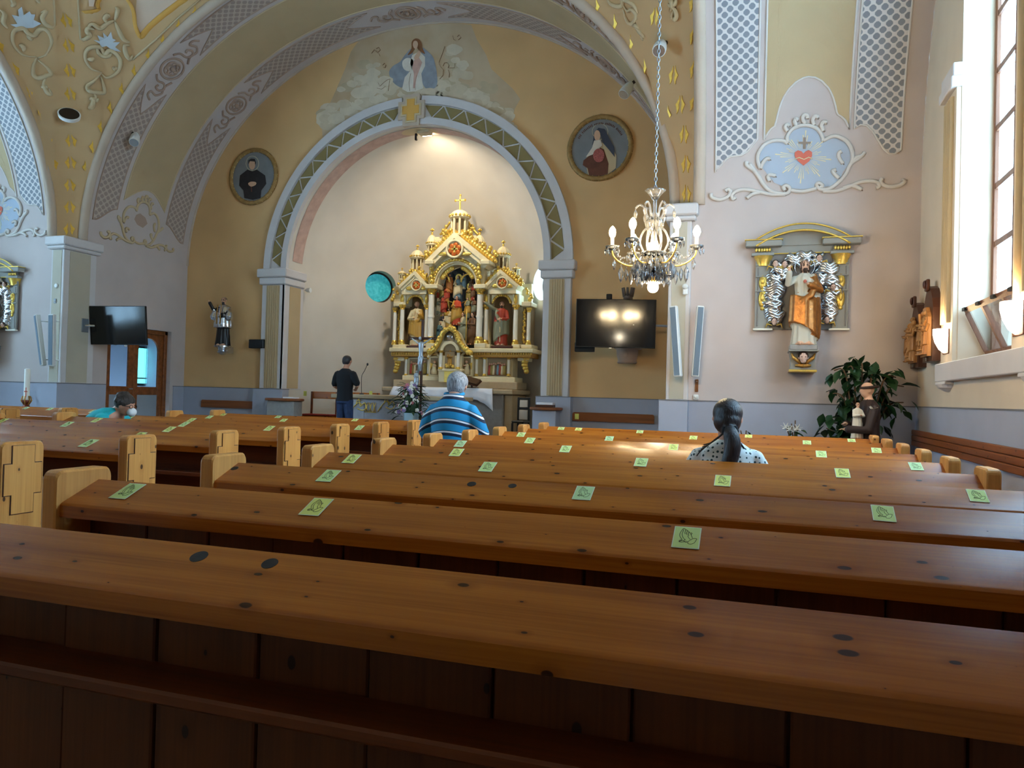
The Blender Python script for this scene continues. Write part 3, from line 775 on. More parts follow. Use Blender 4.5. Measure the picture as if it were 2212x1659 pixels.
CPX_L = [(190, 959), (144, 917.5), (209, 908), (282, 901), (309, 936), (364, 929), (398, 917), (415, 907), (453, 901), (484, 895), (573, 932), (609, 911), (603, 899.5), (769, 910), (778, 923), (770, 905), (8, 908)]
CPX_T = [(47, 886), (112, 882), (206, 886.5)]
protos = {}; placed = {}
def best(px, py, rows, x0, x1):
    out = None
    for key, y0 in rows:
        p, s = deskhit(px, py, y0)
        if p.x < x0 or p.x > x1: continue
        e = abs(s - .55)
        if out is None or e < out[0]: out = (e, key, p, s)
    return out
rnd = random.Random(3); ci = 0
for blk, lst, rows, x0, x1 in (('R', CPX_R, [(k, rowY(k)) for k in range(1, 11)], XR0 + .1, XR0 + LR - .1), ('L', CPX_L, [(i, rowY(i + 3)) for i in range(8)], XL0 + .1, XL0 + LL - .1), ('T', CPX_T, [(i, 6.41 + .8 * i) for i in range(3)], XT0 + .1, XT0 + LT - .1)):
    for px, py in lst:
        h = best(px, py, rows, x0, x1)
        if h: placed.setdefault((blk, h[1]), []).append((h[2].x, h[3], px))
for (blk, key), lst in sorted(placed.items()):
    lst.sort(); y0 = {'R': lambda: rowY(key), 'L': lambda: rowY(key + 3), 'T': lambda: 6.41 + .8 * key}[blk]()
    lst = [e for i_, e in enumerate(lst) if i_ == 0 or e[0] - lst[i_ - 1][0] > .1]
    for j, (x, s, px) in enumerate(lst):
        m = ['card_green', 'card_mint', 'card_lemon', 'card_green'][(ci * 5 + j) % 4]; ci += 1
        if blk == 'L' and m == 'card_mint': m = 'card_lemon'
        if m not in protos: t = protos[m] = make_card(m)
        else: t = copy_tree(protos[m])
        y = y0 + DY_0 + (DY_1 - DY_0) * .60; z = DZ0 + (DZ1 - DZ0) * .60
        if not(.25 < s < .9): pass
        t.matrix_basis = Matrix.Translation((x, y, z + .0022)) @ Matrix.Rotation(math.atan2(DZ1 - DZ0, DY_1 - DY_0), 4, 'X') @ Matrix.Rotation(rnd.uniform(-.04, .04), 4, 'Z')
        row = ORD[key - 1] if blk == 'R' else ORD[key]
        pos = ['leftmost', 'second from left', 'third from left', 'fourth from left', 'fifth from left'][j] if len(lst) > 1 else 'only one there'
        bl = {'R': 'right-hand', 'L': 'middle', 'T': 'far left'}[blk]
        tag(t, 'green praying-hands card on the %s %s pew desk, %s' % (row, bl, pos), 'card', 'praying-hands cards on the pews')
# ================================================================ painted and stuccoed decoration
CT, CTL, CCH, CCR, WALT = OBJ['ceiling_transept_right'], OBJ['ceiling_transept_left'], OBJ['ceiling_chancel'], OBJ['ceiling_crossing'], OBJ['wall_altar']
def VX(X, t, off): return Vector((X, YM + (EA - off) * cos(t), ZS + (EB - off) * sin(t)))
def VY(Y, t, off): return Vector((XC - (EA - off) * cos(t), Y, ZS + (EB - off) * sin(t)))
def band(fn, a, bb, t0, t1, name, m, parent, off=.008, ns=8, nt=26, border=None, u0=0):
    q = MB(); uv = []; V = []; Fc = []
    for i in range(ns + 1):
        s = i / ns; ta, tb = t0(s), t1(s)
        for j in range(nt + 1):
            t = ta + (tb - ta) * j / nt; V.append(fn(a + (bb - a) * s, t, off)); uv.append((a + (bb - a) * s, t * 5.35))
    n_ = nt + 1
    for i in range(ns):
        for j in range(nt): Fc.append((i * n_ + j, (i + 1) * n_ + j, (i + 1) * n_ + j + 1, i * n_ + j + 1))
    q.add(V, Fc); o = q.build(name, m, parent, uv=uv, fix=False)
    if border:
        q = MB(); ring = [V[j] for j in range(n_)] + [V[i * n_ + nt] for i in range(1, ns + 1)] + [V[ns * n_ + j] for j in range(nt - 1, -1, -1)] + [V[i * n_] for i in range(ns - 1, 0, -1)]
        q.tube(ring, .014, 6, closed=True); q.build('band_border', border, parent, smooth=True)
    return o
def sst(s): return s * s * (3 - 2 * s)
for P, mir, m in ((CT, False, 'lattice'), (CTL, True, 'lattice')):
    fx = (lambda X: 2 * XC - X) if mir else (lambda X: X)
    f = lambda X, t, off: VX(fx(X), t, off)
    band(f, -.62, -.06, lambda s: R(5.2 + 4.8 * sst(s) + 1.2 * sin(s * 2 * PI)), lambda s: R(84), 'lattice_band', m, P, border='stucco_grey')
    band(f, 1.18, 1.76, lambda s: R(10.4 - 3.6 * sst(s) + 1.0 * sin(s * 2 * PI)), lambda s: R(84), 'lattice_band', m, P, border='stucco_grey')
    zb = [(0, 9.8), (.04, 10.8), (.08, 11.4), (.13, 11.8), (.145, 13.0), (.18, 14.8), (.22, 16.0), (.28, 17.1), (.36, 18.0), (.44, 18.5), (.5, 18.6), (.58, 18.4), (.66, 17.8), (.74, 16.7), (.79, 15.5), (.83, 14.0), (.85, 12.8), (.90, 12.4), (.95, 11.8), (1, 10.4)]
    def zo(s):
        for (a, za), (c, zc_) in zip(zb, zb[1:]):
            if a <= s <= c: return R(za + (zc_ - za) * (s - a) / (c - a))
    band(f, .03, 1.12, zo, lambda s: R(84), 'olive_field', 'olive', P, ns=64, border='stucco_grey')
hs = lambda s: R(4.2 * sin(s * PI) - 2.2 * abs(cos(s * PI)))
for y0, y1, d in ((11.60, 12.14, 1), (13.50, 14.08, -1)):
    for a, bb, kind in ((5, 36, 0), (52, 80, 1), (100, 128, 1), (144, 175, 2)):
        lo = (lambda s: R(5.5 + 3.8 * sst(s if d > 0 else 1 - s))) if kind == 0 else (lambda s, a=a: R(a) + hs(s))
        hi = (lambda s: R(174.5 - 3.8 * sst(s if d > 0 else 1 - s))) if kind == 2 else (lambda s, bb=bb: R(bb) - hs(s))
        band(VY, y0, y1, lo, hi, 'lattice_band', 'lattice_warm', CCH, border='stucco_rose', nt=16)
band(VY, 12.26, 13.38, lambda s: R(12 + 4 * sin(PI * s)), lambda s: R(168 - 4 * sin(PI * s)), 'olive_field', 'olive', CCH, nt=48, border='stucco')
# rosette scrolls between the lattice bands
for Y in (11.87, 13.79):
    for tc in (44, 90, 136):
        L = []
        sc = .062 if tc == 90 else .055
        def loc(u, v): return (u, v)
        for k in range(4):
            a0 = k * PI / 2 + PI / 4; L.append([(.10 * cos(a0 + x) + .06 * cos(a0), .10 * sin(a0 + x) + .06 * sin(a0)) for x in [i * .7 - 2.1 for i in range(7)]])
        L.append([(.24 * cos(x * PI / 8), .24 * sin(x * PI / 8)) for x in range(17)])
        for s in (-1, 1):
            L.append([(-.2, s * .26), (-.1, s * .36), (.06, s * .36), (.14, s * .46), (.06, s * .54), (-.04, s * .5), (-.02, s * .44)])
            L.append([(.2, s * .26), (.12, s * .42), (.16, s * .56), (.06, s * .66), (-.08, s * .62), (-.1, s * .72), (0, s * .8)])
        q = MB()
        for ln in L:
            pts = [VY(Y + u, R(tc) + v * .98 / 5.35, .012) for u, v in smooth2(ln, 3, False)]; q.tube(pts, .022, 6)
        q.ball(VY(Y, R(tc), .02), .05, 8, 6)
        q.build('scroll_rosette', 'stucco_rose', CCH, smooth=True)

# --- cartouches (traced on the right transept, repeated on the other walls)
def Zc(l, ox, oy, k): return [(ox + x * k, oy + y * k) for x, y in l]
K = .3375
cz = lambda l: Zc(l, 1480, 0, K)
FIELD = [(655, 905), (660, 870), (690, 828), (745, 808), (805, 812), (850, 838), (880, 892), (960, 882), (1020, 910), (1060, 960), (1065, 1010), (1040, 1060), (1010, 1100), (990, 1150), (940, 1190), (870, 1200), (750, 1212), (680, 1205), (640, 1200), (570, 1170), (530, 1120), (490, 1070), (475, 1010), (490, 950), (530, 915), (590, 903), (645, 915)]
FR = [[(655, 910), (655, 870), (690, 825), (750, 803), (810, 808), (855, 835), (880, 885), (878, 905)], [(655, 920), (630, 903), (570, 900), (510, 925), (470, 980), (465, 1030), (480, 1080)],
      [(410, 1050), (440, 1090), (470, 1130), (500, 1180), (540, 1220), (600, 1240), (650, 1240), (670, 1212), (650, 1190), (628, 1200), (640, 1220)],
      [(885, 900), (950, 872), (1020, 895), (1060, 945), (1072, 1010), (1062, 1048)], [(1145, 985), (1110, 1015), (1060, 1050), (1030, 1110), (990, 1160), (930, 1205), (870, 1215), (840, 1190), (855, 1173), (878, 1190), (860, 1205)],
      [(670, 1218), (750, 1228), (840, 1208)],
      [(640, 1245), (560, 1247), (480, 1232), (400, 1216), (340, 1220), (300, 1248), (305, 1275), (322, 1265)], [(165, 1240), (170, 1265), (220, 1280), (270, 1262), (290, 1232), (275, 1213), (258, 1225)], [(480, 1232), (430, 1245), (395, 1270)],
      [(880, 1225), (960, 1225), (1040, 1200), (1110, 1170), (1180, 1160), (1230, 1170), (1240, 1195), (1222, 1205)], [(1260, 1143), (1250, 1165), (1275, 1190), (1330, 1197), (1380, 1185), (1400, 1165), (1385, 1152)], [(1010, 1205), (1070, 1190), (1130, 1215)],
      [(655, 840), (640, 815), (650, 797), (668, 805)], [(712, 805), (700, 780), (705, 762), (724, 768)], [(770, 790), (752, 765), (760, 738), (780, 740), (782, 758)], [(825, 800), (815, 770), (830, 745), (852, 752)], [(885, 840), (872, 805), (885, 780), (905, 785)],
      [(480, 1080), (500, 1040), (525, 1015), (545, 1020)], [(540, 1160), (530, 1130), (550, 1120), (580, 1128)], [(1010, 1050), (985, 1010), (985, 980), (1000, 970)], [(985, 1140), (960, 1120), (945, 1095), (965, 1090)], [(1060, 1050), (1090, 1010), (1130, 1000), (1148, 975)], [(440, 1090), (415, 1075), (392, 1055), (395, 1035)]]
def fR(x, y, off): return cast(x, y, off)
def fC(x, y, off):
    p = cast(x, y, 0); c = chl(12.82 + (p.x - .58) * .80, ZS + .12 + (p.z - ZS) * 1.0); c.x += off; return c
def fL(x, y, off):
    p = cast(x, y, 0); c = trf(2 * XC - p.x, p.z); c.y -= off; return c
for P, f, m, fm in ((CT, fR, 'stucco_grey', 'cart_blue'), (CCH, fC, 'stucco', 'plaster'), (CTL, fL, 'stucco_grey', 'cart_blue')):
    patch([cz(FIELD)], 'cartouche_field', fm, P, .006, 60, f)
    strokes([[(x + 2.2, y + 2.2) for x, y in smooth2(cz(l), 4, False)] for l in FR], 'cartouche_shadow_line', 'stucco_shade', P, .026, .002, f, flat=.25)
    strokes([smooth2(cz(l), 4, False) for l in FR], 'cartouche_scroll', m, P, .027, .016, f)
    if P is CCH:
        patch([cz([(660, 960), (720, 930), (820, 950), (870, 1000), (800, 1060), (700, 1050), (640, 1010)])], 'painted_boat', 'stucco_rose', P, .012, 40, f)
        continue
    rays = []
    for k in range(16):
        a = 2 * PI * k / 16 + .1; l = (170, 120)[k % 2] if k % 4 != 0 else 180
        for da in (-.10, 0, .10):
            ll = l * (1 if da == 0 else .82); a1 = a + da
            rays.append(cz([(755 + 52 * cos(a1) , 1005 + 50 * sin(a1)), (755 + ll * cos(a1 - .022), 1005 + ll * .95 * sin(a1 - .022)), (755 + ll * cos(a1 + .022), 1005 + ll * .95 * sin(a1 + .022))]))
    patch(rays, 'golden_rays', 'ivory', P, .012, 60, f)
    patch([cz([(757, 1062), (720, 1030), (700, 1000), (702, 975), (722, 963), (745, 970), (757, 985), (770, 970), (792, 962), (812, 975), (812, 1000), (795, 1032)])], 'red_heart', mat('heart_red', (214, 112, 92), .7) if 'heart_red' not in MATS else 'heart_red', P, .017, 40, f)
    patch([cz([(755, 955), (755, 925), (725, 920), (725, 908), (755, 908), (755, 880), (772, 880), (772, 908), (803, 908), (803, 920), (772, 922), (772, 955)])], 'small_cross', 'stucco_shade', P, .017, 40, f)
    strokes([cz([(700, 1020), (730, 1010), (760, 1022), (790, 1008), (815, 1018)])], 'thorn_band', 'ivory', P, .007, .02, f)

# --- pendentive ornament, left and right
k0 = 1 / 2.9625
cl = lambda l: Zc(l, 0, 0, k0)
PB = [[(650, 462), (590, 442), (552, 390), (548, 340), (575, 305), (620, 298), (650, 312), (672, 345), (700, 322), (740, 340), (770, 385), (766, 440), (730, 480), (680, 496), (650, 470)], [(620, 300), (632, 340), (665, 358), (700, 355), (715, 340)], [(650, 470), (600, 520), (562, 550), (572, 580), (620, 592), (668, 590), (662, 540), (645, 490)],
      [(600, 592), (612, 622), (600, 650), (592, 682), (575, 690), (583, 660)], [(605, 190), (568, 178), (558, 200), (578, 225), (545, 250), (522, 246)], [(560, 186), (590, 152), (640, 180), (690, 148), (735, 130)], [(735, 130), (748, 95), (755, 60), (738, 45)], [(735, 130), (760, 190), (790, 250), (832, 270)], [(832, 290), (802, 290), (806, 340), (832, 378), (848, 352)], [(690, 148), (670, 120), (690, 95), (705, 110)],
      [(560, 375), (590, 380), (600, 365)], [(755, 430), (735, 440), (725, 425)], [(575, 640), (592, 630), (612, 645), (630, 630)]]
PA = [[(232, 362), (150, 352), (92, 292), (80, 232), (100, 190), (150, 180), (182, 212), (220, 225), (250, 192), (290, 186), (324, 232), (326, 290), (290, 352), (240, 370)], [(235, 370), (215, 420), (215, 480), (250, 500), (300, 482), (326, 470), (300, 430), (242, 382)], [(290, 500), (280, 540), (300, 590), (325, 602), (312, 562)], [(262, 80), (300, 70), (272, 110), (290, 150), (330, 172), (350, 165)], [(0, 60), (30, 90), (20, 140), (50, 180)], [(60, -20), (90, 20), (70, 40)], [(255, 20), (235, -10), (210, -30)], [(265, 560), (285, 550), (300, 565)], [(180, 212), (190, 240), (215, 245)], [(120, 290), (150, 300), (150, 330)]]
LFB = [(600, 255), (640, 262), (625, 225), (665, 240), (660, 205), (690, 235), (712, 200), (722, 245), (745, 255), (722, 268), (770, 268), (738, 300), (776, 330), (720, 320), (682, 292), (650, 302), (640, 280)]
LFA = [(65, 155), (110, 150), (75, 92), (120, 102), (115, 60), (140, 40), (152, 95), (190, 70), (200, 88), (226, 90), (216, 125), (265, 150), (212, 176), (150, 180), (110, 175)]
strokes([smooth2(cl(l), 4, False) for l in PB], 'stucco_scroll', 'stucco', CCR, .044, .016, taper=True)
strokes([smooth2(cl(l), 4, False) for l in PA], 'stucco_scroll', 'stucco', CCR, .044, .016, taper=True)
patch([cl(LFB)], 'acanthus_leaf', 'leaf_blue', CCR, .03, 30); patch([cl(LFA)], 'acanthus_leaf', 'leaf_blue', CCR, .03, 30)
strokes([cl([(496, -60), (505, 100), (515, 250), (540, 262)]), cl([(340, -60), (348, 60), (352, 160), (335, 178)]), cl([(848, 382), (1000, 250), (1150, 105), (1300, -20)])], 'border_moulding', 'stucco', CCR, .018, .01)
# orange-bordered panel higher up
strokes([smooth2(cl([(540, 82), (600, 75), (640, 60), (632, 30), (655, -20), (700, -60)]), 4, False), smooth2(cl([(770, -60), (825, 20), (850, 80), (862, 170), (900, 240), (965, 172), (1060, 90), (1200, -15)]), 4, False)], 'orange_border', 'dome_orange', CCR, .075, .004, flat=.12)
patch([cl([(880, -60), (870, 60), (876, 160), (902, 215), (960, 150), (1040, 80), (1180, -20), (1150, -60)])], 'panel_field', 'dome_pink', CCR, .006, 30)
patch([cl([(565, -30), (570, 40), (600, 42), (612, -30)])], 'panel_field', 'dome_pink', CCR, .006, 30)
cr = lambda l: Zc(l, 1150, 0, .3376)
PR = [[(480, -10), (500, 20), (540, 40), (575, 35), (580, 5), (560, -15)], [(580, 20), (610, 70), (640, 60), (670, 95), (655, 140), (625, 150), (600, 110), (585, 60)], [(655, 140), (668, 175), (690, 200), (716, 235), (712, 250), (695, 225)], [(580, 5), (620, 10), (660, 40), (680, 90)], [(640, 165), (660, 160), (690, 180), (680, 200)], [(870, -20), (895, 10), (900, 45), (885, 70)], [(890, 40), (915, 60), (928, 95), (918, 122), (898, 108), (905, 70)], [(870, 20), (890, 35), (920, 20), (925, -10)]]
strokes([smooth2(cr(l), 4, False) for l in PR], 'stucco_scroll', 'stucco', CCR, .034, .016, taper=True)
# gilded leaves, one by one
LEAF = [(-.5, 1.0), (-.25, .55), (.15, .25), (.5, .05), (.2, -.35), (-.05, -.7), (.0, -1.0), (-.35, -.75), (-.5, -.35), (-.35, 0), (-.52, .4)]
def leaf_at(px, py, sx, sy):
    h, n_ = castn(px, py); rt = RT - n_ * RT.dot(n_); rt.normalize(); up = n_.cross(rt)
    if up.dot(UP) < 0: up = -up
    q = MB(); w, hh = .078, .125
    A_ = [h + rt * (x * w * sx) + up * (y * hh * sy) for x, y in LEAF]; n__ = len(A_)
    q.add([p + n_ * .002 for p in A_] + [p + n_ * .010 for p in A_], [tuple(range(n__, 2 * n__))] + [(i, (i + 1) % n__, (i + 1) % n__ + n__, i + n__) for i in range(n__)])
    q.build('gilded_leaf', 'gilt', CCR)
for x, y in ((425, 130), (440, 290), (447, 450), (450, 600), (455, 900), (452, 1040), (448, 1185), (447, 1325), (443, 1465)):
    for s in (-1, 1): leaf_at((x + s * 23) * k0, y * k0, s, 1)
for x, y in ((1350, 5), (1245, 80), (1140, 165), (1040, 258), (945, 355), (855, 455), (775, 570), (700, 690), (638, 810), (585, 940), (540, 1070)): leaf_at(x * k0, y * k0, -1, 1)
for x, y in ((10, 290), (110, 440), (195, 595), (265, 745), (322, 895), (360, 1045)): leaf_at(x * k0, y * k0, 1, 1)
for x, y in ((785, 105), (905, 480), (948, 670), (973, 860), (985, 1050), (988, 1240)):
    for s in (-1, 1): leaf_at(1150 + (x + s * 18) * .3376, y * .3376, s, 1)
for x, y in ((420, 40), (533, 150), (637, 280), (727, 420), (806, 570), (877, 735)): leaf_at(1150 + x * .3376, y * .3376, 1, 1)
for x, y in ((1018, 20), (1018, 230), (1020, 445), (1020, 655)): leaf_at(1150 + x * .3376, y * .3376, -1, 1)

# --- mural on the altar wall: figure in blue cloak on clouds
mat('mural_sky', (206, 182, 150), .85, var2=(194, 164, 128), scale=2.2)
mat('mural_cloud', (214, 198, 172), .85, var=.06, scale=6)
mat('mural_cloud2', (206, 188, 160), .85, var=.06, scale=6)
mat('mural_cloud3', (194, 174, 142), .85, var=.06, scale=6)
mat('mural_blue', (146, 150, 156), .85, var=.12, scale=8); mat('mural_rose', (206, 164, 148), .85, var=.1, scale=9); mat('mural_white', (222, 212, 196), .85, var=.06, scale=9)
mat('mural_line', (150, 116, 84), .85); mat('mural_skin', (216, 176, 146), .85); mat('mural_hair', (134, 88, 54), .85)
def fW(x, y, off): p = pY(x, y, YA); p.y -= off; return p
mz = lambda l: Zc(l, 690, 40, .1989)
patch([[(697, 300), (695, 262), (712, 225), (728, 190), (745, 150), (758, 112), (775, 88), (830, 70), (900, 55), (985, 50), (1018, 54), (1030, 85), (1050, 118), (1062, 150), (1082, 168), (1108, 192), (1124, 214), (1112, 236), (1106, 262), (1085, 262), (1050, 234), (1000, 218), (900, 210), (820, 232), (760, 270), (715, 305)]], 'mural_sky', 'mural_sky', WALT, .003, 40, fW)
rm = random.Random(11); cl_ = {0: [], 1: [], 2: []}
for i in range(230):
    u = rm.random()
    if i < 150:   # banks low along the arch
        a = rm.uniform(-1, 1); x = 900 + 205 * a; base = 212 + 72 * a * a; y = base - rm.uniform(4, 46) * (1.1 - .3 * abs(a)); r_ = rm.uniform(7, 16)
        if abs(x - 895) < 45 and y < 185: continue
    else:
        side = rm.choice((-1, 1)); x = 900 + side * rm.uniform(70, 165); y = rm.uniform(95, 205); r_ = rm.uniform(6, 15)
        if abs(x - 900) > (y - 20) * .95: continue
    n_ = 14; ph = rm.random() * 6
    cl_[i % 3].append([(x + r_ * 1.25 * (1 + .09 * sin(3 * a_ + ph)) * cos(a_), y + r_ * .8 * (1 + .09 * sin(4 * a_ + ph)) * sin(a_)) for a_ in [2 * PI * j / n_ for j in range(n_)]])
for i, m in ((2, 'mural_cloud3'), (1, 'mural_cloud2'), (0, 'mural_cloud')):
    q = MB()
    for j, pl in enumerate(cl_[i]):
        pl = [p for p in pl]; V = [fW(x, y, .006 + .0012 * (2 - i) + .0001 * j) for x, y in pl]; q.add(V, [tuple(range(len(V)))])
    o = q.build('painted_clouds', m, WALT, fix=False); o['kind'] = 'stuff'
L_ = .012
patch([mz(smooth2([(1000, 330), (930, 400), (880, 470), (800, 520), (760, 580), (775, 650), (830, 720), (910, 750), (960, 640), (1000, 480), (1020, 400)], 3)), mz(smooth2([(1110, 320), (1190, 370), (1240, 430), (1265, 520), (1280, 620), (1280, 720), (1240, 765), (1150, 755), (1110, 640), (1120, 480)], 3))], 'painted_cloak', 'mural_blue', WALT, L_, 40, fW)
patch([mz([(1010, 400), (1090, 360), (1150, 420), (1150, 520), (1110, 600), (1130, 760), (1040, 795), (960, 800), (900, 770), (930, 640), (1000, 560), (990, 480)]), mz(smooth2([(905, 470), (960, 430), (1025, 460), (1025, 540), (970, 575), (915, 545)], 3))], 'painted_robe', 'mural_white', WALT, L_ + .002, 40, fW)
patch([mz([(1030, 460), (1080, 420), (1120, 480), (1090, 560), (1060, 640), (1040, 760), (1020, 760), (1030, 600), (1010, 540)])], 'painted_sash', 'mural_rose', WALT, L_ + .004, 40, fW)
patch([mz(smooth2([(1003, 330), (1005, 260), (1040, 222), (1085, 228), (1112, 270), (1125, 330), (1150, 390), (1090, 350), (1060, 320), (1040, 330), (1010, 380), (960, 400)], 3))], 'painted_hair', 'mural_hair', WALT, L_ + .004, 40, fW)
patch([mz(smooth2([(1018, 290), (1030, 250), (1062, 250), (1075, 285), (1060, 330), (1035, 330)], 3)), mz(smooth2([(1030, 430), (1075, 360), (1090, 350), (1100, 400), (1060, 450)], 3))], 'painted_face_and_hands', 'mural_skin', WALT, L_ + .006, 40, fW)
strokes([mz(l) for l in ([(985, 790), (975, 700), (995, 600)], [(1045, 780), (1040, 700), (1060, 620)], [(1300, 480), (1340, 380), (1365, 305)], [(1300, 490), (1320, 530), (1350, 560), (1345, 620), (1310, 660)], [(1345, 520), (1360, 485), (1390, 480), (1410, 510), (1400, 540)], [(1410, 540), (1470, 540), (1475, 490)], [(1400, 560), (1415, 600), (1410, 640)], [(770, 660), (760, 720), (750, 790)], [(640, 700), (660, 740), (700, 700), (740, 670), (770, 660)], [(630, 760), (680, 770), (720, 740)], [(620, 330), (650, 315), (665, 345), (640, 370), (620, 350)], [(570, 380), (600, 340), (650, 390), (660, 410)], [(690, 510), (710, 488), (725, 510), (715, 540), (695, 530)], [(1450, 190), (1460, 230), (1480, 240)], [(1500, 200), (1520, 180), (1540, 210), (1510, 235)])], 'painted_cherub_lines', 'mural_line', WALT, .009, .012, fW, flat=.3)

# --- two portrait medallions
mat('med_frame', (164, 130, 78), .6, .2, var=.2, scale=14); mat('med_bind', (206, 180, 120), .5, .2)
def medallion(cx, cy, label, m_bg, polys, arc):
    c = fW(cx, cy, 0); r_ = .655
    t = thing('portrait_medallion', label, 'medallion', (c.x, YA, c.z), group='painted medallions on the altar wall')
    q = MB(); q.lathe([(.001, -.022), (r_ - .08, -.022), (r_ - .08, -.005), (.001, -.005)], (c.x, YA, c.z), 48, axis='y'); q.build('portrait_ground', m_bg, t)
    q = MB(); q.tube([(c.x + (r_ - .05) * cos(2 * PI * k / 48), YA - .02, c.z + (r_ - .05) * sin(2 * PI * k / 48)) for k in range(48)], .05, 8, closed=True); q.build('frame', 'med_frame', t, smooth=True)
    for k in range(28):
        a = 2 * PI * k / 28; q = MB(); d = Vector((cos(a), 0, sin(a))); p = Vector((c.x, YA - .04, c.z))
        q.tube([p + d * (r_ - .105), p + d * (r_ - .0)], .009, 6); 
        if k == 0: mm = q
        else: mm.add(q.v, q.f)
    o = mm.build('ribbon_binding', 'med_bind', t, smooth=True); o['kind'] = 'stuff'
    for i, (nm, m, l, smo) in enumerate(polys):
        patch([smooth2(l, 3) if smo else l], nm, m, t, .026 + .004 * i, 30, fW)
    if arc:
        q = MB(); ra = random.Random(arc)
        for k in range(34):
            if k in (3, 12, 19, 27): continue
            a = R(152) - R(124) * k / 33; hh = ra.uniform(.03, .045); d = Vector((cos(a), 0, sin(a))); p = Vector((c.x, YA - .025, c.z)); q.tube([p + d * .455, p + d * (.455 + hh)], .008, 5)
        o = q.build('faded_lettering', 'med_brown', t); o['kind'] = 'stuff'
    return t
mat('med_blue', (132, 134, 136), .8, var=.08, scale=4); mat('med_black', (44, 40, 42), .7, var=.2, scale=9); mat('med_brown', (104, 62, 46), .7, var=.15, scale=9); mat('med_veil', (66, 70, 84), .7); mat('med_cream', (206, 186, 150), .7); mat('med_rose', (176, 96, 88), .7, var=.3, scale=40); mat('halo', (196, 188, 164), .6)
Ml = lambda l: Zc(l, 450, 0, .3617); Mr = lambda l: Zc(l, 1150, 0, .3376)
def circ(x, y, rx, ry, n=18): return [(x + rx * cos(2 * PI * k / n), y + ry * sin(2 * PI * k / n)) for k in range(n)]
medallion(549, 382, 'round portrait of a man in a black cassock, high left of the altar arch', 'med_blue', [('halo', 'halo', Ml(circ(268, 978, 40, 46)), 0), ('halo_inside', 'med_blue', Ml(circ(268, 978, 36, 42)), 0), ('cassock', 'med_black', Ml([(240, 1015), (195, 1050), (190, 1110), (215, 1140), (220, 1185), (270, 1196), (318, 1185), (322, 1140), (352, 1100), (345, 1050), (295, 1015), (268, 1025)]), 0), ('head', 'mural_skin', Ml(circ(268, 985, 19, 32)), 0), ('hair', 'med_black', Ml([(246, 985), (246, 960), (262, 950), (285, 952), (292, 975), (288, 990), (284, 968), (256, 966)]), 0), ('hands', 'mural_skin', Ml([(245, 1100), (265, 1088), (292, 1092), (290, 1108), (262, 1118)]), 1), ('cross_lines', 'med_brown', Ml([(262, 1118), (268, 1118), (270, 1150), (264, 1150)]), 0)], None)
medallion(1296, 320, 'round portrait of a veiled nun holding roses, high right of the altar arch', 'med_blue', [('halo', 'halo', Mr(circ(435, 845, 52, 52)), 0), ('halo_inside', 'med_blue', Mr(circ(435, 845, 48, 48)), 0), ('cloak', 'med_cream', Mr([(400, 920), (365, 990), (330, 1040), (350, 1080), (360, 1120), (430, 1130), (490, 1115), (535, 1080), (540, 1000), (510, 940), (470, 915)]), 0), ('habit', 'med_brown', Mr([(385, 985), (330, 1030), (325, 1060), (355, 1080), (365, 1125), (430, 1132), (485, 1115), (490, 1050), (460, 960), (420, 940)]), 0), ('veil', 'med_veil', Mr([(385, 935), (398, 860), (425, 822), (465, 830), (490, 880), (525, 945), (530, 1010), (490, 960), (455, 920), (440, 870), (410, 870), (400, 920)]), 0), ('face', 'mural_skin', Mr(circ(418, 872, 20, 34)), 0), ('wimple', 'mural_white', Mr([(398, 905), (440, 900), (450, 935), (400, 990), (345, 1010), (385, 950)]), 0), ('roses', 'med_rose', Mr(circ(428, 1000, 36, 44)), 0)], 5)
# ================================================================ figures (carved and living)
def fuse(q, name, mats, parent, voxel=.012, local=False, smooth_it=4):
    """grow all limbs into one continuous skin; colours follow the nearest source limb"""
    me = bpy.data.meshes.new('tmp'); me.from_pydata(q.v, [], q.f)
    bm = bmesh.new(); bm.from_mesh(me); bmesh.ops.recalc_face_normals(bm, faces=bm.faces); bm.to_mesh(me); bm.free()
    kd = kdtree.KDTree(len(q.f))
    for i, f in enumerate(q.f):
        c = Vector((0, 0, 0))
        for j in f: c += Vector(q.v[j])
        kd.insert(c / len(f), i)
    kd.balance()
    o = bpy.data.objects.new('tmp', me); COL.objects.link(o)
    m = o.modifiers.new('r', 'REMESH'); m.mode = 'VOXEL'; m.voxel_size = voxel; m.use_smooth_shade = True
    m = o.modifiers.new('s', 'SMOOTH'); m.iterations = smooth_it; m.factor = .5
    bpy.context.view_layer.update(); dg = bpy.context.evaluated_depsgraph_get()
    out = bpy.data.meshes.new_from_object(o.evaluated_get(dg)); bpy.data.objects.remove(o)
    out.name = name; idx = [0] * len(out.polygons)
    for p in out.polygons: idx[p.index] = q.m[kd.find(p.center)[1]]
    out.materials.clear()
    r = link(name, out, mats, parent, local); out.polygons.foreach_set('material_index', idx); out.polygons.foreach_set('use_smooth', [True] * len(idx)); return r
def limb(q, pts, rad, m, seg=10):
    pts = [Vector(p) for p in pts]
    a = pts[0] + (pts[0] - pts[1]).normalized() * rad[0] * .7; b_ = pts[-1] + (pts[-1] - pts[-2]).normalized() * rad[-1] * .7
    q.tube([a] + pts + [b_], [rad[0] * .45] + list(rad) + [rad[-1] * .45], seg, m=m)
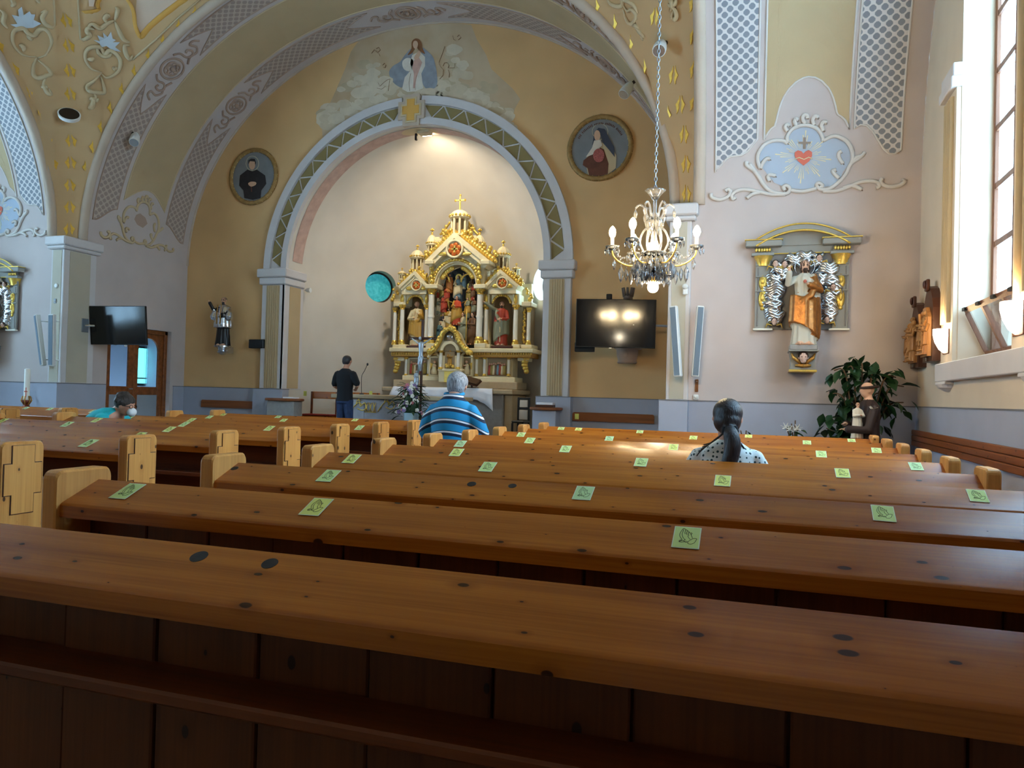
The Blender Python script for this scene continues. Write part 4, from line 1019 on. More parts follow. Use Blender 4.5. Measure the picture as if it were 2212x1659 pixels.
def rings(q, spec, m, seg=20, fold=0.0, nf=9, ph=0.0):
    """spec: (z, half width x, half depth y, x offset, y offset)"""
    rr = []
    for s in spec:
        z, a, d = s[:3]; ox = s[3] if len(s) > 3 else 0; oy = s[4] if len(s) > 4 else 0
        fz = fold * (1 if len(s) < 6 else s[5])
        rr.append([(ox + a * (1 + fz * sin(nf * t + ph + 3 * z)) * cos(t), oy + d * (1 + fz * sin(nf * t + ph + 3 * z)) * sin(t), z) for t in [2 * PI * j / seg for j in range(seg)]])
    q.loft(rr, m=m)
def head(q, c, r_, face, skin, hair, beard=None, longhair=0, tilt=0):
    """c centre of the skull, r_ half height of the head, face = unit direction it looks in"""
    f = Vector(face).normalized(); u = Vector((0, 0, 1)); u = (u - f * u.dot(f)).normalized(); s = f.cross(u); c = Vector(c)
    P = lambda x, y, z: c + s * (x * r_) + f * (y * r_) + u * (z * r_)
    hb = hair if hair is not None else skin
    def el(x, y, z, rx, ry, rz, m, seg=12, rg=8):
        b0 = MB(); b0.ball((0, 0, 0), 1, seg, rg); base = q.T
        q.add([P(x + v[0] * rx, y + v[1] * ry, z + v[2] * rz) for v in b0.v], b0.f, m)
    el(0, 0, .12, .72, .85, .86, skin); el(0, .16, -.45, .52, .62, .55, skin)            # skull, jaw
    el(0, .86, -.18, .13, .2, .2, skin, 6, 5); el(0, .8, .05, .1, .12, .2, skin, 6, 5)        # nose
    for x in (-1, 1): el(x * .73, .02, -.1, .1, .2, .26, skin, 8, 5); el(x * .3, .78, .12, .13, .07, .07, hb, 6, 4)   # ears, brows/eyes
    el(0, .78, -.5, .2, .08, .06, hair if beard is not None else skin, 6, 4)
    if hair is not None:
        el(0, -.2, .28, .88, .88, .86, hair)
        if longhair:
            el(0, -.42, -.3, .76, .5, .7 + longhair * .3, hair)
            for x in (-1, 1): el(x * .66, -.05, -.4, .22, .42, .7, hair)
    if beard is not None: el(0, .5, -.78, .42, .36, .42, beard)
def hand(q, c, d, up, size, m, curl=.4):
    """palm at c, fingers along d, thumb on the side given by up x d"""
    d = Vector(d).normalized(); up = Vector(up); up = (up - d * up.dot(d)).normalized(); s = d.cross(up); c = Vector(c); k = size
    b0 = MB(); b0.ball((0, 0, 0), 1, 8, 6)
    q.add([c + d * (v[0] * .5 * k) + s * (v[1] * .42 * k) + up * (v[2] * .16 * k) for v in b0.v], b0.f, m)
    for i, l in enumerate((.78, .9, .84, .64)):
        o = s * ((i - 1.5) * .22 * k); p0 = c + o + d * (.3 * k); p1 = p0 + d * (l * .5 * k) - up * (curl * .12 * k); p2 = p1 + d * (l * .42 * k) - up * (curl * .4 * k)
        q.tube([p0, p1, p2], [.105 * k, .095 * k, .07 * k], 6, m=m)
    p0 = c - s * (.3 * k) - d * (.15 * k); q.tube([p0, p0 - s * (.25 * k) + d * (.28 * k), p0 - s * (.22 * k) + d * (.62 * k) - up * (.1 * k)], [.12 * k, .11 * k, .08 * k], 6, m=m)

def robed(q, base, H, face=(0, -1, 0), robe=0, mantle=1, skin=2, hair=3, beard=None, longhair=0, arms=None, bare=False, wide=1.0, seed=0, drape=1):
    """a standing figure in robe and mantle; arms = ((elbow, wrist), (elbow, wrist)) in units of H, local to the figure (x right, y front)"""
    f = Vector(face).normalized(); s = Vector((-f.y, f.x, 0)); base = Vector(base)
    M_ = Matrix(((s.x, f.x, 0, base.x), (s.y, f.y, 0, base.y), (0, 0, 1, base.z), (0, 0, 0, 1))); q.T = M_
    h = H
    rings(q, [(0, .145 * h * wide, .12 * h), (.1 * h, .135 * h * wide, .115 * h), (.3 * h, .12 * h * wide, .10 * h), (.52 * h, .105 * h * wide, .085 * h), (.62 * h, .10 * h * wide, .075 * h), (.74 * h, .115 * h * wide, .078 * h), (.80 * h, .12 * h * wide, .07 * h), (.835 * h, .075 * h, .055 * h), (.86 * h, .035 * h, .035 * h)], robe, 24, .10, 10, seed)
    if drape:   # mantle over one shoulder wrapping the hips
        rr = []
        for i in range(9):
            t = i / 8; z = (.82 - .66 * t) * h; a = (.146 + .03 * t) * h * wide
            rr.append([(a * (1 + .07 * sin(9 * x + seed)) * cos(x), (.108 + .035 * t) * h * (1 + .07 * sin(9 * x + seed)) * sin(x) + .006 * h, z + .10 * h * cos(x) * drape + .05 * h * sin(x)) for x in [2 * PI * j / 24 for j in range(24)]] if t > .42 else
                      [(a * (1 + .05 * sin(7 * x)) * cos(x) * (.62 if cos(x) * drape > 0 else 1) - drape * .01 * h, (.08 + .03 * t) * h * sin(x), z + .02 * h * cos(x)) for x in [2 * PI * j / 24 for j in range(24)]])
        q.loft(rr[3:], m=mantle)
        q.tube([(-drape * .10 * h, .02 * h, .84 * h), (-drape * .115 * h, .08 * h, .72 * h), (-drape * .06 * h, .115 * h, .58 * h), (drape * .06 * h, .11 * h, .50 * h)], [.035 * h, .04 * h, .04 * h, .03 * h], 10, m=mantle, flat=.7)
        q.tube([(-drape * .10 * h, -.02 * h, .84 * h), (-drape * .13 * h, -.03 * h, .6 * h), (-drape * .14 * h, -.02 * h, .3 * h), (-drape * .14 * h, .0, .12 * h)], [.04 * h, .055 * h, .06 * h, .05 * h], 10, m=mantle)
    q.tube([(0, 0, .83 * h), (0, .005 * h, .89 * h)], [.036 * h, .032 * h], 10, m=skin)
    fx = Vector((0, 1, 0)); head(q, (0, .012 * h, .935 * h), .068 * h, fx, skin, hair, beard, longhair)
    arms = arms or (((-.16, .06, .62), (-.04, .15, .66)), ((.16, .06, .62), (.04, .15, .64)))
    for sg, (e, w) in zip((-1, 1), arms):
        sh = Vector((sg * .105 * h, 0, .79 * h)); e = Vector(e) * h; w = Vector(w) * h
        limb(q, [sh, e, w], [.042 * h, .042 * h, .036 * h], mantle if (sg == -drape and drape) else robe)
        hand(q, w + (w - e).normalized() * .03 * h, w - e, (0, .3, 1), .048 * h, skin)
    if not bare: 
        for sg in (-1, 1): limb(q, [(sg * .05 * h, .09 * h, .012 * h), (sg * .055 * h, .14 * h, .012 * h)], [.022 * h, .018 * h], skin, 8)
    q.T = None

# ================================================================ the high altar retable
YR = 16.6
def zr(x, y, Y=YR): return pY(780 + x * .33762, 400 + y * .33762, Y)
RET = thing('altar_retable', 'ivory and gilded neo-romanesque retable with gables, columns and statues in the apse', 'altarpiece', (-6.9, 16.8, ZSAN))
def rpart(q, name, m, smooth=35, kind=None, parent=None):
    o = q.build(name, m, parent or RET, smooth=smooth)
    if kind: o['kind'] = kind
    return o
def slabz(x0, x1, y0, y1, Y, depth, name='slab', m='ivory', bev=.015, parent=None):
    a = zr((x0 + x1) / 2, y1, Y); b_ = zr((x0 + x1) / 2, y0, Y); xl = zr(x0, (y0 + y1) / 2, Y).x; xr = zr(x1, (y0 + y1) / 2, Y).x
    q = MB(); q.bbox((xl, Y, a.z), (xr, Y + depth, b_.z), bev); return rpart(q, name, m, False, parent=parent)
def column(x, y0, y1, Y, r_, rings_=False):
    m = (y0 + y1) / 2; c = zr(x, m, Y); z1 = zr(x, y0, Y).z; z0 = zr(x, y1, Y).z; h = z1 - z0
    q = MB(); q.lathe([(r_, z0 + .12 * h), (r_ * .97, z0 + .5 * h), (r_ * .9, z1 - .12 * h)], (c.x, Y, 0), 16)
    if rings_: q.lathe([(r_ * 1.15, z0 + .47 * h), (r_ * 1.15, z0 + .50 * h)], (c.x, Y, 0), 16)
    o = rpart(q, 'column', 'ivory_white')
    q = MB(); q.lathe([(r_ * .95, z1 - .125 * h), (r_ * 1.15, z1 - .115 * h), (r_ * 1.0, z1 - .10 * h), (r_ * 1.5, z1 - .02 * h), (r_ * 1.6, z1)], (c.x, Y, 0), 12)
    for k in range(8): a = 2 * PI * k / 8; q.ball((c.x + r_ * 1.35 * cos(a), Y + r_ * 1.35 * sin(a), z1 - .045 * h), r_ * .35, 6, 4)
    rpart(q, 'capital', 'gold', parent=o)
    q = MB(); q.lathe([(r_ * 1.55, z0), (r_ * 1.55, z0 + .05 * h), (r_ * 1.25, z0 + .065 * h), (r_ * 1.35, z0 + .09 * h), (r_ * 1.0, z0 + .125 * h)], (c.x, Y, 0), 14); rpart(q, 'column_base', 'gold', parent=o)
def leafline(q, a, b_, n, r_, up, rnd_):
    a = Vector(a); b_ = Vector(b_)
    for k in range(n):
        p = a + (b_ - a) * ((k + .5) / n); j = lambda s: Vector((rnd_.uniform(-s, s), rnd_.uniform(-s, s), rnd_.uniform(-s, s)))
        q.ball(p + up * r_ * .6, (r_ * .8, r_ * .7, r_ * .8), 6, 5)
        q.ball(p + up * r_ * 1.5 + j(r_ * .5), r_ * .55, 6, 4); q.ball(p + (b_ - a).normalized() * r_ * .7 + up * r_ * 1.0 + j(r_ * .4), r_ * .42, 6, 4)
RN = random.Random(5)
def gable(ap, fl, fr, Y, depth, t, cro, name='gable', arch_=None):
    A_, L, Rr = zr(*ap, Y), zr(*fl, Y), zr(*fr, Y)
    q = MB()
    for P0, P1 in ((A_, L), (A_, Rr)):
        d = (P1 - P0).normalized(); n_ = Vector((-d.z, 0, d.x)); n_ = n_ if n_.z > 0 else -n_
        for (o0, o1, y0) in ((0, -.55 * t, Y), (-.55 * t, -t, Y + .035)):
            pts = [P0 + Vector((0, 0, o0 / abs(n_.z))), P1 + n_ * o0, P1 + n_ * o1, P0 + Vector((0, 0, o1 / abs(n_.z)))]
            q.add([(p.x, yy, p.z) for yy in (y0, Y + depth) for p in pts], [(0, 1, 2, 3), (7, 6, 5, 4), (0, 4, 5, 1), (1, 5, 6, 2), (2, 6, 7, 3), (3, 7, 4, 0)])
    o = rpart(q, name, 'ivory', False)
    q = MB()
    for P0, P1 in ((A_, L), (A_, Rr)):
        d = (P1 - P0).normalized(); n_ = Vector((-d.z, 0, d.x)); n_ = n_ if n_.z > 0 else -n_
        off = Vector((0, depth * .35, 0)); leafline(q, P0 + off, P1 + off, cro, t * .56, n_, RN)
    rpart(q, 'crockets', 'gold', True, 'stuff', o)
    z = min(L.z, Rr.z) - t; q = MB()
    if arch_:
        ac, ar = arch_; pts = [(ac.x - ar * cos(PI * k / 20), ac.z + ar * 1.02 * sin(PI * k / 20)) for k in range(21)]; pts = [p for p in pts if p[1] > z + .02 and L.x + t < p[0] < Rr.x - t]
        for (xa, za), (xb, zb_) in zip(pts, pts[1:]):
            f_ = lambda x: A_.z - t * .8 - (abs(x - A_.x)) * (A_.z - L.z) / (A_.x - L.x)
            q.add([(xa, Y + .2, za), (xb, Y + .2, zb_), (xb, Y + .2, max(zb_ + .001, f_(xb))), (xa, Y + .2, max(za + .001, f_(xa)))], [(0, 1, 2, 3)])
        rpart(q, 'tympanum', 'ivory', False, parent=o); return o, A_, L, Rr
    q.prism([(A_.x, A_.z - t), (L.x + t * .6, L.z - t * .3), (L.x + t * .6, z - .05), (Rr.x - t * .6, z - .05), (Rr.x - t * .6, Rr.z - t * .3)], Y + .06, Y + depth, 'xz'); rpart(q, 'tympanum', 'ivory', False, parent=o)
    return o, A_, L, Rr
def rose(x, y, r_, Y, parent):
    c = zr(x, y, Y); q = MB(); q.tube([(c.x + r_ * cos(2 * PI * k / 24), Y, c.z + r_ * sin(2 * PI * k / 24)) for k in range(24)], r_ * .16, 6, closed=True); rpart(q, 'rose_ring', 'ivory', True, parent=parent)
    q = MB()
    for k in range(6): a = 2 * PI * k / 6 + .3; q.ball((c.x + r_ * .5 * cos(a), Y + .01, c.z + r_ * .5 * sin(a)), (r_ * .34, .02, r_ * .34), 8, 5)
    rpart(q, 'rose_petals', mat('rose_orange', (200, 104, 40), .45, .3) if 'rose_orange' not in MATS else 'rose_orange', True, parent=parent)
    q = MB(); q.box((c.x - r_ * .42, Y - .012, c.z - r_ * .1), (c.x + r_ * .42, Y + .02, c.z + r_ * .1)); q.box((c.x - r_ * .1, Y - .012, c.z - r_ * .42), (c.x + r_ * .1, Y + .02, c.z + r_ * .42)); rpart(q, 'rose_cross', 'gold', False, parent=parent)
def finial(q, c, k):
    c = Vector(c); q.lathe([(.3 * k, 0), (.35 * k, .1 * k), (.15 * k, .3 * k), (.4 * k, .6 * k), (.15 * k, .85 * k), (.1 * k, 1.1 * k)], c, 8)
    for a in range(4): q.ball(c + Vector((.38 * k * cos(a * PI / 2), .38 * k * sin(a * PI / 2), 1.35 * k)), .26 * k, 6, 4)
    q.ball(c + Vector((0, 0, 1.6 * k)), .3 * k, 6, 5)
def turret(x, ycol0, ycol1, ydome, yfin, halfw, Y, cross=False):
    c = zr(x, (ycol0 + ycol1) / 2, Y); z = [zr(x, v, Y).z for v in (ycol1, ycol0, ydome, yfin)]; r_ = halfw
    q = MB(); q.lathe([(r_ * .55, z[0]), (r_ * .55, z[1])], (c.x, Y, 0), 8)
    o = rpart(q, 'turret_core', 'niche', False)
    q = MB()
    for k in range(8):
        a = 2 * PI * k / 8 + PI / 8; q.lathe([(r_ * .15, z[0]), (r_ * .13, z[1])], (c.x + r_ * .85 * cos(a), Y + r_ * .85 * sin(a), 0), 6)
    q.lathe([(r_ * 1.0, z[0] - .03), (r_ * 1.0, z[0] + .01)], (c.x, Y, 0), 8)
    q.lathe([(r_ * .95, z[1] - .02), (r_ * 1.2, z[1] + .01), (r_ * 1.2, z[1] + (z[2] - z[1]) * .12)], (c.x, Y, 0), 8)
    rpart(q, 'turret_columns', 'ivory', 40, parent=o)
    q = MB(); hd = z[2] - z[1] - (z[2] - z[1]) * .12; zb = z[1] + (z[2] - z[1]) * .12
    q.lathe([(r_ * 1.12, zb), (r_ * 1.1, zb + hd * .2), (r_ * 1.0, zb + hd * .45), (r_ * .75, zb + hd * .72), (r_ * .4, zb + hd * .92), (r_ * .1, zb + hd)], (c.x, Y, 0), 8 if not cross else 20); rpart(q, 'turret_dome', 'ivory', 60 if cross else False, parent=o)
    q = MB()
    for k in range(16): a = 2 * PI * k / 16; q.ball((c.x + r_ * 1.13 * cos(a), Y + r_ * 1.13 * sin(a), zb + hd * .14), r_ * .17, 6, 4)
    if not cross: finial(q, (c.x, Y, z[2] - .01), (z[3] - z[2]) / 1.9)
    rpart(q, 'turret_gilding', 'gold', True, parent=o)
    if cross:
        q = MB(); zt = z[3]; h = zt - z[2]; w = h * .30; t = h * .045
        q.box((c.x - t, Y - t, z[2]), (c.x + t, Y + t, zt)); q.box((c.x - w, Y - t, z[2] + h * .66 - t), (c.x + w, Y + t, z[2] + h * .66 + t))
        for p in ((c.x, zt), (c.x - w, z[2] + h * .66), (c.x + w, z[2] + h * .66)):
            for a in (-.7, 0, .7): q.ball((p[0] + (0 if p[1] == zt else (1 if p[0] > c.x else -1)) * .02, Y, p[1] + .01 * a), t * 1.7, 8, 5)
        rpart(q, 'crowning_cross', 'gold', False, parent=o)
    return o
# body: predella, shelf, back
slabz(205, 1000, 1252, 1300, 16.35, .75, 'base_slab', 'stone_tan'); slabz(262, 985, 1222, 1256, 16.42, .6, 'plinth_step'); slabz(280, 970, 1090, 1230, 16.62, .4, 'predella')
slabz(178, 1100, 1042, 1068, 16.28, .75, 'main_cornice'); slabz(192, 1090, 1066, 1100, 16.36, .6, 'frieze', 'gold_dull')
q = MB()
for k in range(58):
    x = 196 + 892 * k / 57
    if 440 < x < 690: continue
    c = zr(x, 1078, 16.35); q.ball(c, (.022, .02, .028), 6, 5)
rpart(q, 'frieze_beads', 'gold', True, 'stuff')
slabz(205, 1088, 640, 1045, 17.0, .12, 'back_wall', 'ivory', .005)
# outer wings
for xs_, xc_, xp in ((205, 215, 240), (1088, 1072, 1040)):
    column(xc_, 785, 1022, 16.62, .045); s = 1 if xs_ < 500 else -1
    slabz(min(xs_, xs_ + s * 62), max(xs_, xs_ + s * 62), 745, 775, 16.52, .5, 'wing_cornice'); slabz(min(xs_, xs_ + s * 55) , max(xs_, xs_ + s * 55), 772, 1025, 16.70, .3, 'wing_back', 'niche', .004); slabz(min(xs_ - s * 5, xs_ + s * 68), max(xs_ - s * 5, xs_ + s * 68), 1020, 1044, 16.48, .5, 'wing_plinth')
    q = MB(); z0, z1 = zr(xp, 1010, 16.66).z, zr(xp, 795, 16.66).z; cx = zr(xp, 900, 16.66).x
    for k in range(16): q.ball((cx + RN.uniform(-.02, .02), 16.68, z0 + (z1 - z0) * (k + .5) / 16), (.035, .03, .04), 6, 5)
    rpart(q, 'gilded_foliage_strip', 'gold', True, 'stuff')
    q = MB(); c = zr(xp + (-8 if s > 0 else 8), 1150, 16.55)
    for k in range(5):
        a0 = .5 * k; q.ball(c + Vector((s * (-.02 + .03 * sin(a0 * 2)), 0, .15 - .075 * k)), (.10 - .008 * k, .07, .06), 8, 6)
    rpart(q, 'gilded_bracket', 'gold', True); slabz(min(xp - 25 * s, xp + 40 * s), max(xp - 25 * s, xp + 40 * s), 1095, 1125, 16.5, .4, 'bracket_arm')
    # urn-like ornament on the wing and little corner turret
    q = MB(); c = zr(xc_ + s * 2, 740, 16.65)
    for k in range(6): q.ball(c + Vector((RN.uniform(-.08, .08), 0, .03 + .05 * k)), .055 - .004 * k, 6, 5)
    rpart(q, 'wing_foliage', 'gold', True, 'stuff')
for xt, y0, y1, yd, yf in ((262, 572, 602, 548, 525), (993, 540, 600, 522, 495)): turret(xt, y0, y1, yd, yf, .085, 16.78)
# side bays: columns, arched niches, gables, turrets
def bay(xl, xr, apex, fl, fr, xn0, xn1, ro, tur):
    for x in (xl, xr): column(x, 765, 1022, 16.56, .055); slabz(x - 26, x + 26, 1018, 1044, 16.44, .5, 'pedestal')
    slabz(fl[0] + 10, fr[0] - 6, 660, 695, 16.62, .4, 'bay_entablature'); slabz(xl - 22, xl + 22, 695, 768, 16.55, .4, 'impost', 'ivory'); slabz(xr - 22, xr + 22, 695, 768, 16.55, .4, 'impost', 'ivory')
    for x in (xl, xr):
        q = MB(); c = zr(x, 728, 16.545); q.ball(c, (.05, .03, .12), 8, 6); q.ball(c + Vector((0, -.01, .06)), (.035, .03, .04), 6, 5); rpart(q, 'impost_gilding', 'gold', True)
    slabz(xn0, xn1, 700, 1030, 16.93, .06, 'niche_back', 'niche', .003)
    cx = (xn0 + xn1) / 2; c = zr(cx, 765, 16.62); rad = (zr(xn1, 765, 16.62).x - zr(xn0, 765, 16.62).x) / 2
    q = MB()
    arcp = [(c.x - rad * cos(PI * k / 18), c.z + rad * sin(PI * k / 18)) for k in range(19)]; zt = zr(cx, 692, 16.62).z
    arcp = [(x, min(z, zt - .01)) for x, z in arcp]
    for k in range(18):
        (xa, za), (xb, zb_) = arcp[k], arcp[k + 1]; q.add([(xa, y, za) for y in (16.6, 16.7)] + [(xb, y, zb_) for y in (16.6, 16.7)] + [(xa, 16.6, zt), (xa, 16.7, zt), (xb, 16.6, zt), (xb, 16.7, zt)], [(0, 2, 6, 4), (1, 5, 7, 3), (0, 1, 3, 2), (4, 6, 7, 5)])
    rpart(q, 'niche_arch', 'ivory', False)
    q = MB()
    for k in range(1, 14):
        a = PI * k / 14; q.ball((c.x - rad * .9 * cos(a), 16.6, c.z + min(rad * .9 * sin(a), zt - c.z - .05)), .034, 7, 5)
    rpart(q, 'arch_cusps', 'gold', True, 'stuff')
    o, A_, L, Rr = gable(apex, fl, fr, 16.40, .45, .13, 9); rose(*ro, .13, 16.42, o)
    q = MB()
    for k in (-1, 1): q.ball(zr(ro[0] + k * 45, ro[1] + 20, 16.44), (.09, .02, .05), 8, 5)
    rpart(q, 'tympanum_gilding', 'gold', True, parent=o)
    turret(*tur, .155, 16.72)
    slabz(xn0 - 5, xn1 + 5, 1026, 1044, 16.42, .5, 'statue_plinth', 'dark_wood')
bay(262, 420, (340, 548), (236, 645), (432, 645), 292, 408, (353, 640), (358, 472, 560, 415, 378))
bay(798, 988, (890, 538), (788, 640), (1008, 640), 835, 965, (903, 625), (907, 462, 545, 392, 350))
# centre bay
for x in (447, 758):
    column(x, 655, 1015, 16.45, .075, True); slabz(x - 36, x + 36, 1010, 1044, 16.33, .5, 'pedestal'); slabz(x - 40, x + 40, 632, 660, 16.32, .55, 'impost')
    q = MB(); c = zr(x + (4 if x < 600 else -4), 560, 16.36)
    for k in range(5): q.ball(c + Vector((RN.uniform(-.03, .03), 0, -.2 + .1 * k)), (.06, .04, .06), 7, 5)
    rpart(q, 'impost_foliage', 'gold', True, 'stuff')
cA = zr(603, 640, 16.4); rO = zr(770, 640, 16.4).x - cA.x
q = MB()
for r0, r1, y0 in ((rO * .80, rO, 16.40), (rO * .74, rO * .82, 16.46)):
    q.loft([[(cA.x - r_ * cos(PI * k / 28), y, cA.z + r_ * sin(PI * k / 28) * 1.02) for r_, y in ((r0, y0), (r1, y0), (r1, 16.8), (r0, 16.8))] for k in range(29)])
rpart(q, 'centre_arch', 'ivory', 30)
q = MB()
for k in range(26):
    a = PI * (k + .5) / 26; q.ball((cA.x - rO * .9 * cos(a), 16.395, cA.z + rO * .92 * sin(a)), (.055, .022, .042), 7, 5)
rpart(q, 'arch_ornament', 'gold', True, 'stuff')
for s in (-1, 1):
    q = MB()
    for k in range(7): a = PI / 2 + s * (.35 + .12 * k); q.ball((cA.x + rO * .66 * cos(a), 16.52, cA.z + rO * .68 * sin(a)), (.075, .04, .06), 7, 5)
    rpart(q, 'spandrel_foliage', 'gold', True, 'stuff')
q = MB(); q.prism([(cA.x - rO * .78, zr(603, 1040, 16.9).z)] + [(cA.x - rO * .78 * cos(PI * k / 20), cA.z + rO * .78 * sin(PI * k / 20)) for k in range(21)] + [(cA.x + rO * .78, zr(603, 1040, 16.9).z)], 16.90, 16.96, 'xz'); rpart(q, 'relief_ground', 'relief_blue', False)
q = MB()   # trefoil hood over the relief
for x, y, r_ in ((598, 545, 62), (520, 620, 52), (690, 620, 52)):
    c = zr(x, y, 16.6); rr = r_ * .0037
    q.tube([(c.x + rr * cos(a), 16.58, c.z + rr * sin(a)) for a in [PI * k / 12 for k in range(13)]], .022, 6)
rpart(q, 'trefoil_moulding', 'gold', True)
o, A_, L, Rr = gable((595, 300), (408, 485), (822, 485), 16.25, .6, .20, 14, 'main_gable', (cA, rO * .98)); rose(598, 408, .20, 16.27, o)
q = MB()
for k in (-1, 1): q.ball(zr(598 + k * 75, 440, 16.29), (.16, .02, .045), 8, 5)
rpart(q, 'tympanum_gilding', 'gold', True, parent=o)
slabz(405, 460, 478, 505, 16.2, .6, 'gable_return'); slabz(760, 822, 478, 505, 16.2, .6, 'gable_return'); slabz(432, 472, 500, 640, 16.5, .4, 'upper_pier'); slabz(736, 790, 500, 640, 16.5, .4, 'upper_pier')
slabz(470, 752, 325, 480, 16.75, .3, 'attic_block'); 
for xt in (452, 757): turret(xt, 388, 440, 318, 272, .12, 16.72)
turret(630, 215, 320, 158, 66, .21, 16.55, True)
for s, x in ((-1, 540), (1, 715)):
    q = MB(); a, c = zr(x, 320, 16.7), zr(x - s * 20, 240, 16.7)
    q.tube(catmull([zr(x + s * 35, 318, 16.7), zr(x + s * 5, 285, 16.7), zr(x - s * 30, 235, 16.7)], 5), .03, 6)
    for k in range(9): q.ball(zr(x - s * 25 + s * 45 * RN.random(), 318 - 60 * RN.random(), 16.7), .045, 6, 5)
    rpart(q, 'flying_scroll', 'gold', True, 'stuff')
# predella reliefs and side posts
for x0, x1, y0, y1 in ((308, 420, 1112, 1212), (808, 930, 1105, 1220)):
    slabz(x0 - 14, x1 + 14, y0 - 10, y1 + 10, 16.50, .2, 'relief_frame', 'ivory'); slabz(x0, x1, y0, y1, 16.485, .1, 'relief_panel', 'niche', .003)
    q = MB(); cols = [0, 1, 2, 3, 4, 0, 2, 1]
    for k in range(8):
        x = x0 + 8 + (x1 - x0 - 16) * (k + .5) / 8; c = zr(x, y1 - 6, 16.46); h = .26 + .06 * RN.random(); q.cur = cols[k]
        q.lathe([(.05, 0), (.045, h * .3), (.035, h * .55), (.04, h * .72), (.012, h * .8)], c, 8); q.cur = 5; q.ball(c + Vector((0, -.01, h * .9)), .026, 7, 6)
    rpart(q, 'relief_figures', ['fig_red', 'fig_olive', 'fig_cream', 'fig_brown', 'fig_blue', 'skin_carved'] if 'fig_red' in MATS else [mat('fig_red', (176, 66, 44), .5), mat('fig_olive', (150, 128, 60), .5), mat('fig_cream', (224, 204, 160), .5), mat('fig_brown', (112, 78, 50), .5), mat('fig_blue', (120, 146, 156), .5), 'skin_carved'], True, 'stuff')
for x in (288, 432, 738, 790, 945): column(x, 1100, 1222, 16.48, .035)
# tabernacle with gilded ogee hood
slabz(495, 640, 1090, 1262, 16.2, .5, 'tabernacle', 'ivory'); slabz(530, 602, 1186, 1262, 16.185, .1, 'tabernacle_door', 'gold', .01); slabz(535, 598, 1065, 1175, 16.19, .1, 'tabernacle_niche', 'niche', .003)
for x in (510, 622): column(x, 1058, 1178, 16.17, .04)
slabz(488, 648, 1174, 1190, 16.14, .5, 'tabernacle_shelf')
c = zr(567, 1062, 16.18); q = MB(); q.loft([[(c.x - r_ * cos(PI * k / 20), y, c.z + r_ * sin(PI * k / 20)) for r_, y in ((.17, 16.16), (.24, 16.16), (.24, 16.5), (.17, 16.5))] for k in range(21)]); rpart(q, 'niche_arch', 'ivory', 30)
q = MB(); q.prism([(c.x - .17 * cos(PI * k / 16), c.z + .17 * sin(PI * k / 16)) for k in range(17)], 16.21, 16.24, 'xz'); rpart(q, 'niche_head', 'niche', False)
hood = catmull([zr(430, 1075, 16.16), zr(470, 1048, 16.16), zr(500, 1000, 16.16), zr(525, 945, 16.16), zr(567, 918, 16.16), zr(608, 945, 16.16), zr(632, 1000, 16.16), zr(665, 1048, 16.16), zr(705, 1075, 16.16)], 6)
q = MB(); q.tube(hood, .062, 8)
for k in range(0, len(hood), 1): q.ball(hood[k] + Vector((RN.uniform(-.03, .03), -.02, RN.uniform(-.02, .05))), RN.uniform(.035, .062), 6, 5)
rpart(q, 'gilded_hood', 'gold', True, 'stuff')
q = MB(); zz = zr(567, 1000, 16.2); q.prism([(p.x, p.z) for p in hood[4:-4]], 16.22, 16.5, 'xz'); rpart(q, 'hood_panel', 'ivory', False)
q = MB(); c = zr(562, 968, 16.17); q.prism([(c.x - .13, c.z - .1), (c.x + .13, c.z - .1), (c.x + .10, c.z + .06), (c.x, c.z + .13), (c.x - .10, c.z + .06)], 16.18, 16.24, 'xz'); q.ball(c + Vector((0, 0, 0)), (.07, .03, .05), 8, 6); rpart(q, 'silver_relief', 'silver', True)
q = MB(); robed(q, zr(568, 1172, 16.22), .42, robe=0, mantle=0, skin=0, hair=0); rpart(q, 'gilded_figure', 'gold_dull', True)
q = MB(); c = zr(567, 1170, 16.16)
for k in range(10): a = 2 * PI * k / 10; q.ball(c + Vector((.09 * cos(a), .02 * sin(a), .03 + .02 * (k % 3))), .035, 6, 5)
rpart(q, 'gilded_crown', 'gold', True, 'stuff')
for x, s in ((467, 1), (675, -1)):
    slabz(x - 36, x + 36, 1085, 1222, 16.36, .3, 'angel_niche_frame', 'ivory'); slabz(x - 24, x + 24, 1105, 1212, 16.35, .1, 'angel_niche', 'niche', .003)
    q = MB(); p = [zr(x - 40, 1100, 16.32), zr(x, 1058, 16.32), zr(x + 40, 1100, 16.32)]; q.tube(p, .032, 6); rpart(q, 'angel_niche_gable', 'ivory', False)
    q = MB(); b0 = zr(x, 1210, 16.31); h = .34
    rings(q, [(0, .07, .06), (.08, .075, .06), (.14, .05, .045), (.22, .045, .04), (.25, .02, .02)], 0, 14, .08); q.v = [(v[0] + b0.x, v[1] + b0.y, v[2] + b0.z) for v in q.v]
    q.ball(b0 + Vector((s * .01, -.01, .29)), .033, 8, 6, m=1); q.tube([b0 + Vector((0, -.03, .2)), b0 + Vector((s * .07, -.05, .2))], .018, 6, m=1)
    for w in (0, 1): q.tube([b0 + Vector((-s * .03, .02, .22)), b0 + Vector((-s * (.08 + .02 * w), .03, .26)), b0 + Vector((-s * .10, .03, .12))], [.02, .03, .01], 6, m=2)
    rpart(q, 'kneeling_angel', ['fig_cream', 'skin_carved', 'gold'], True)
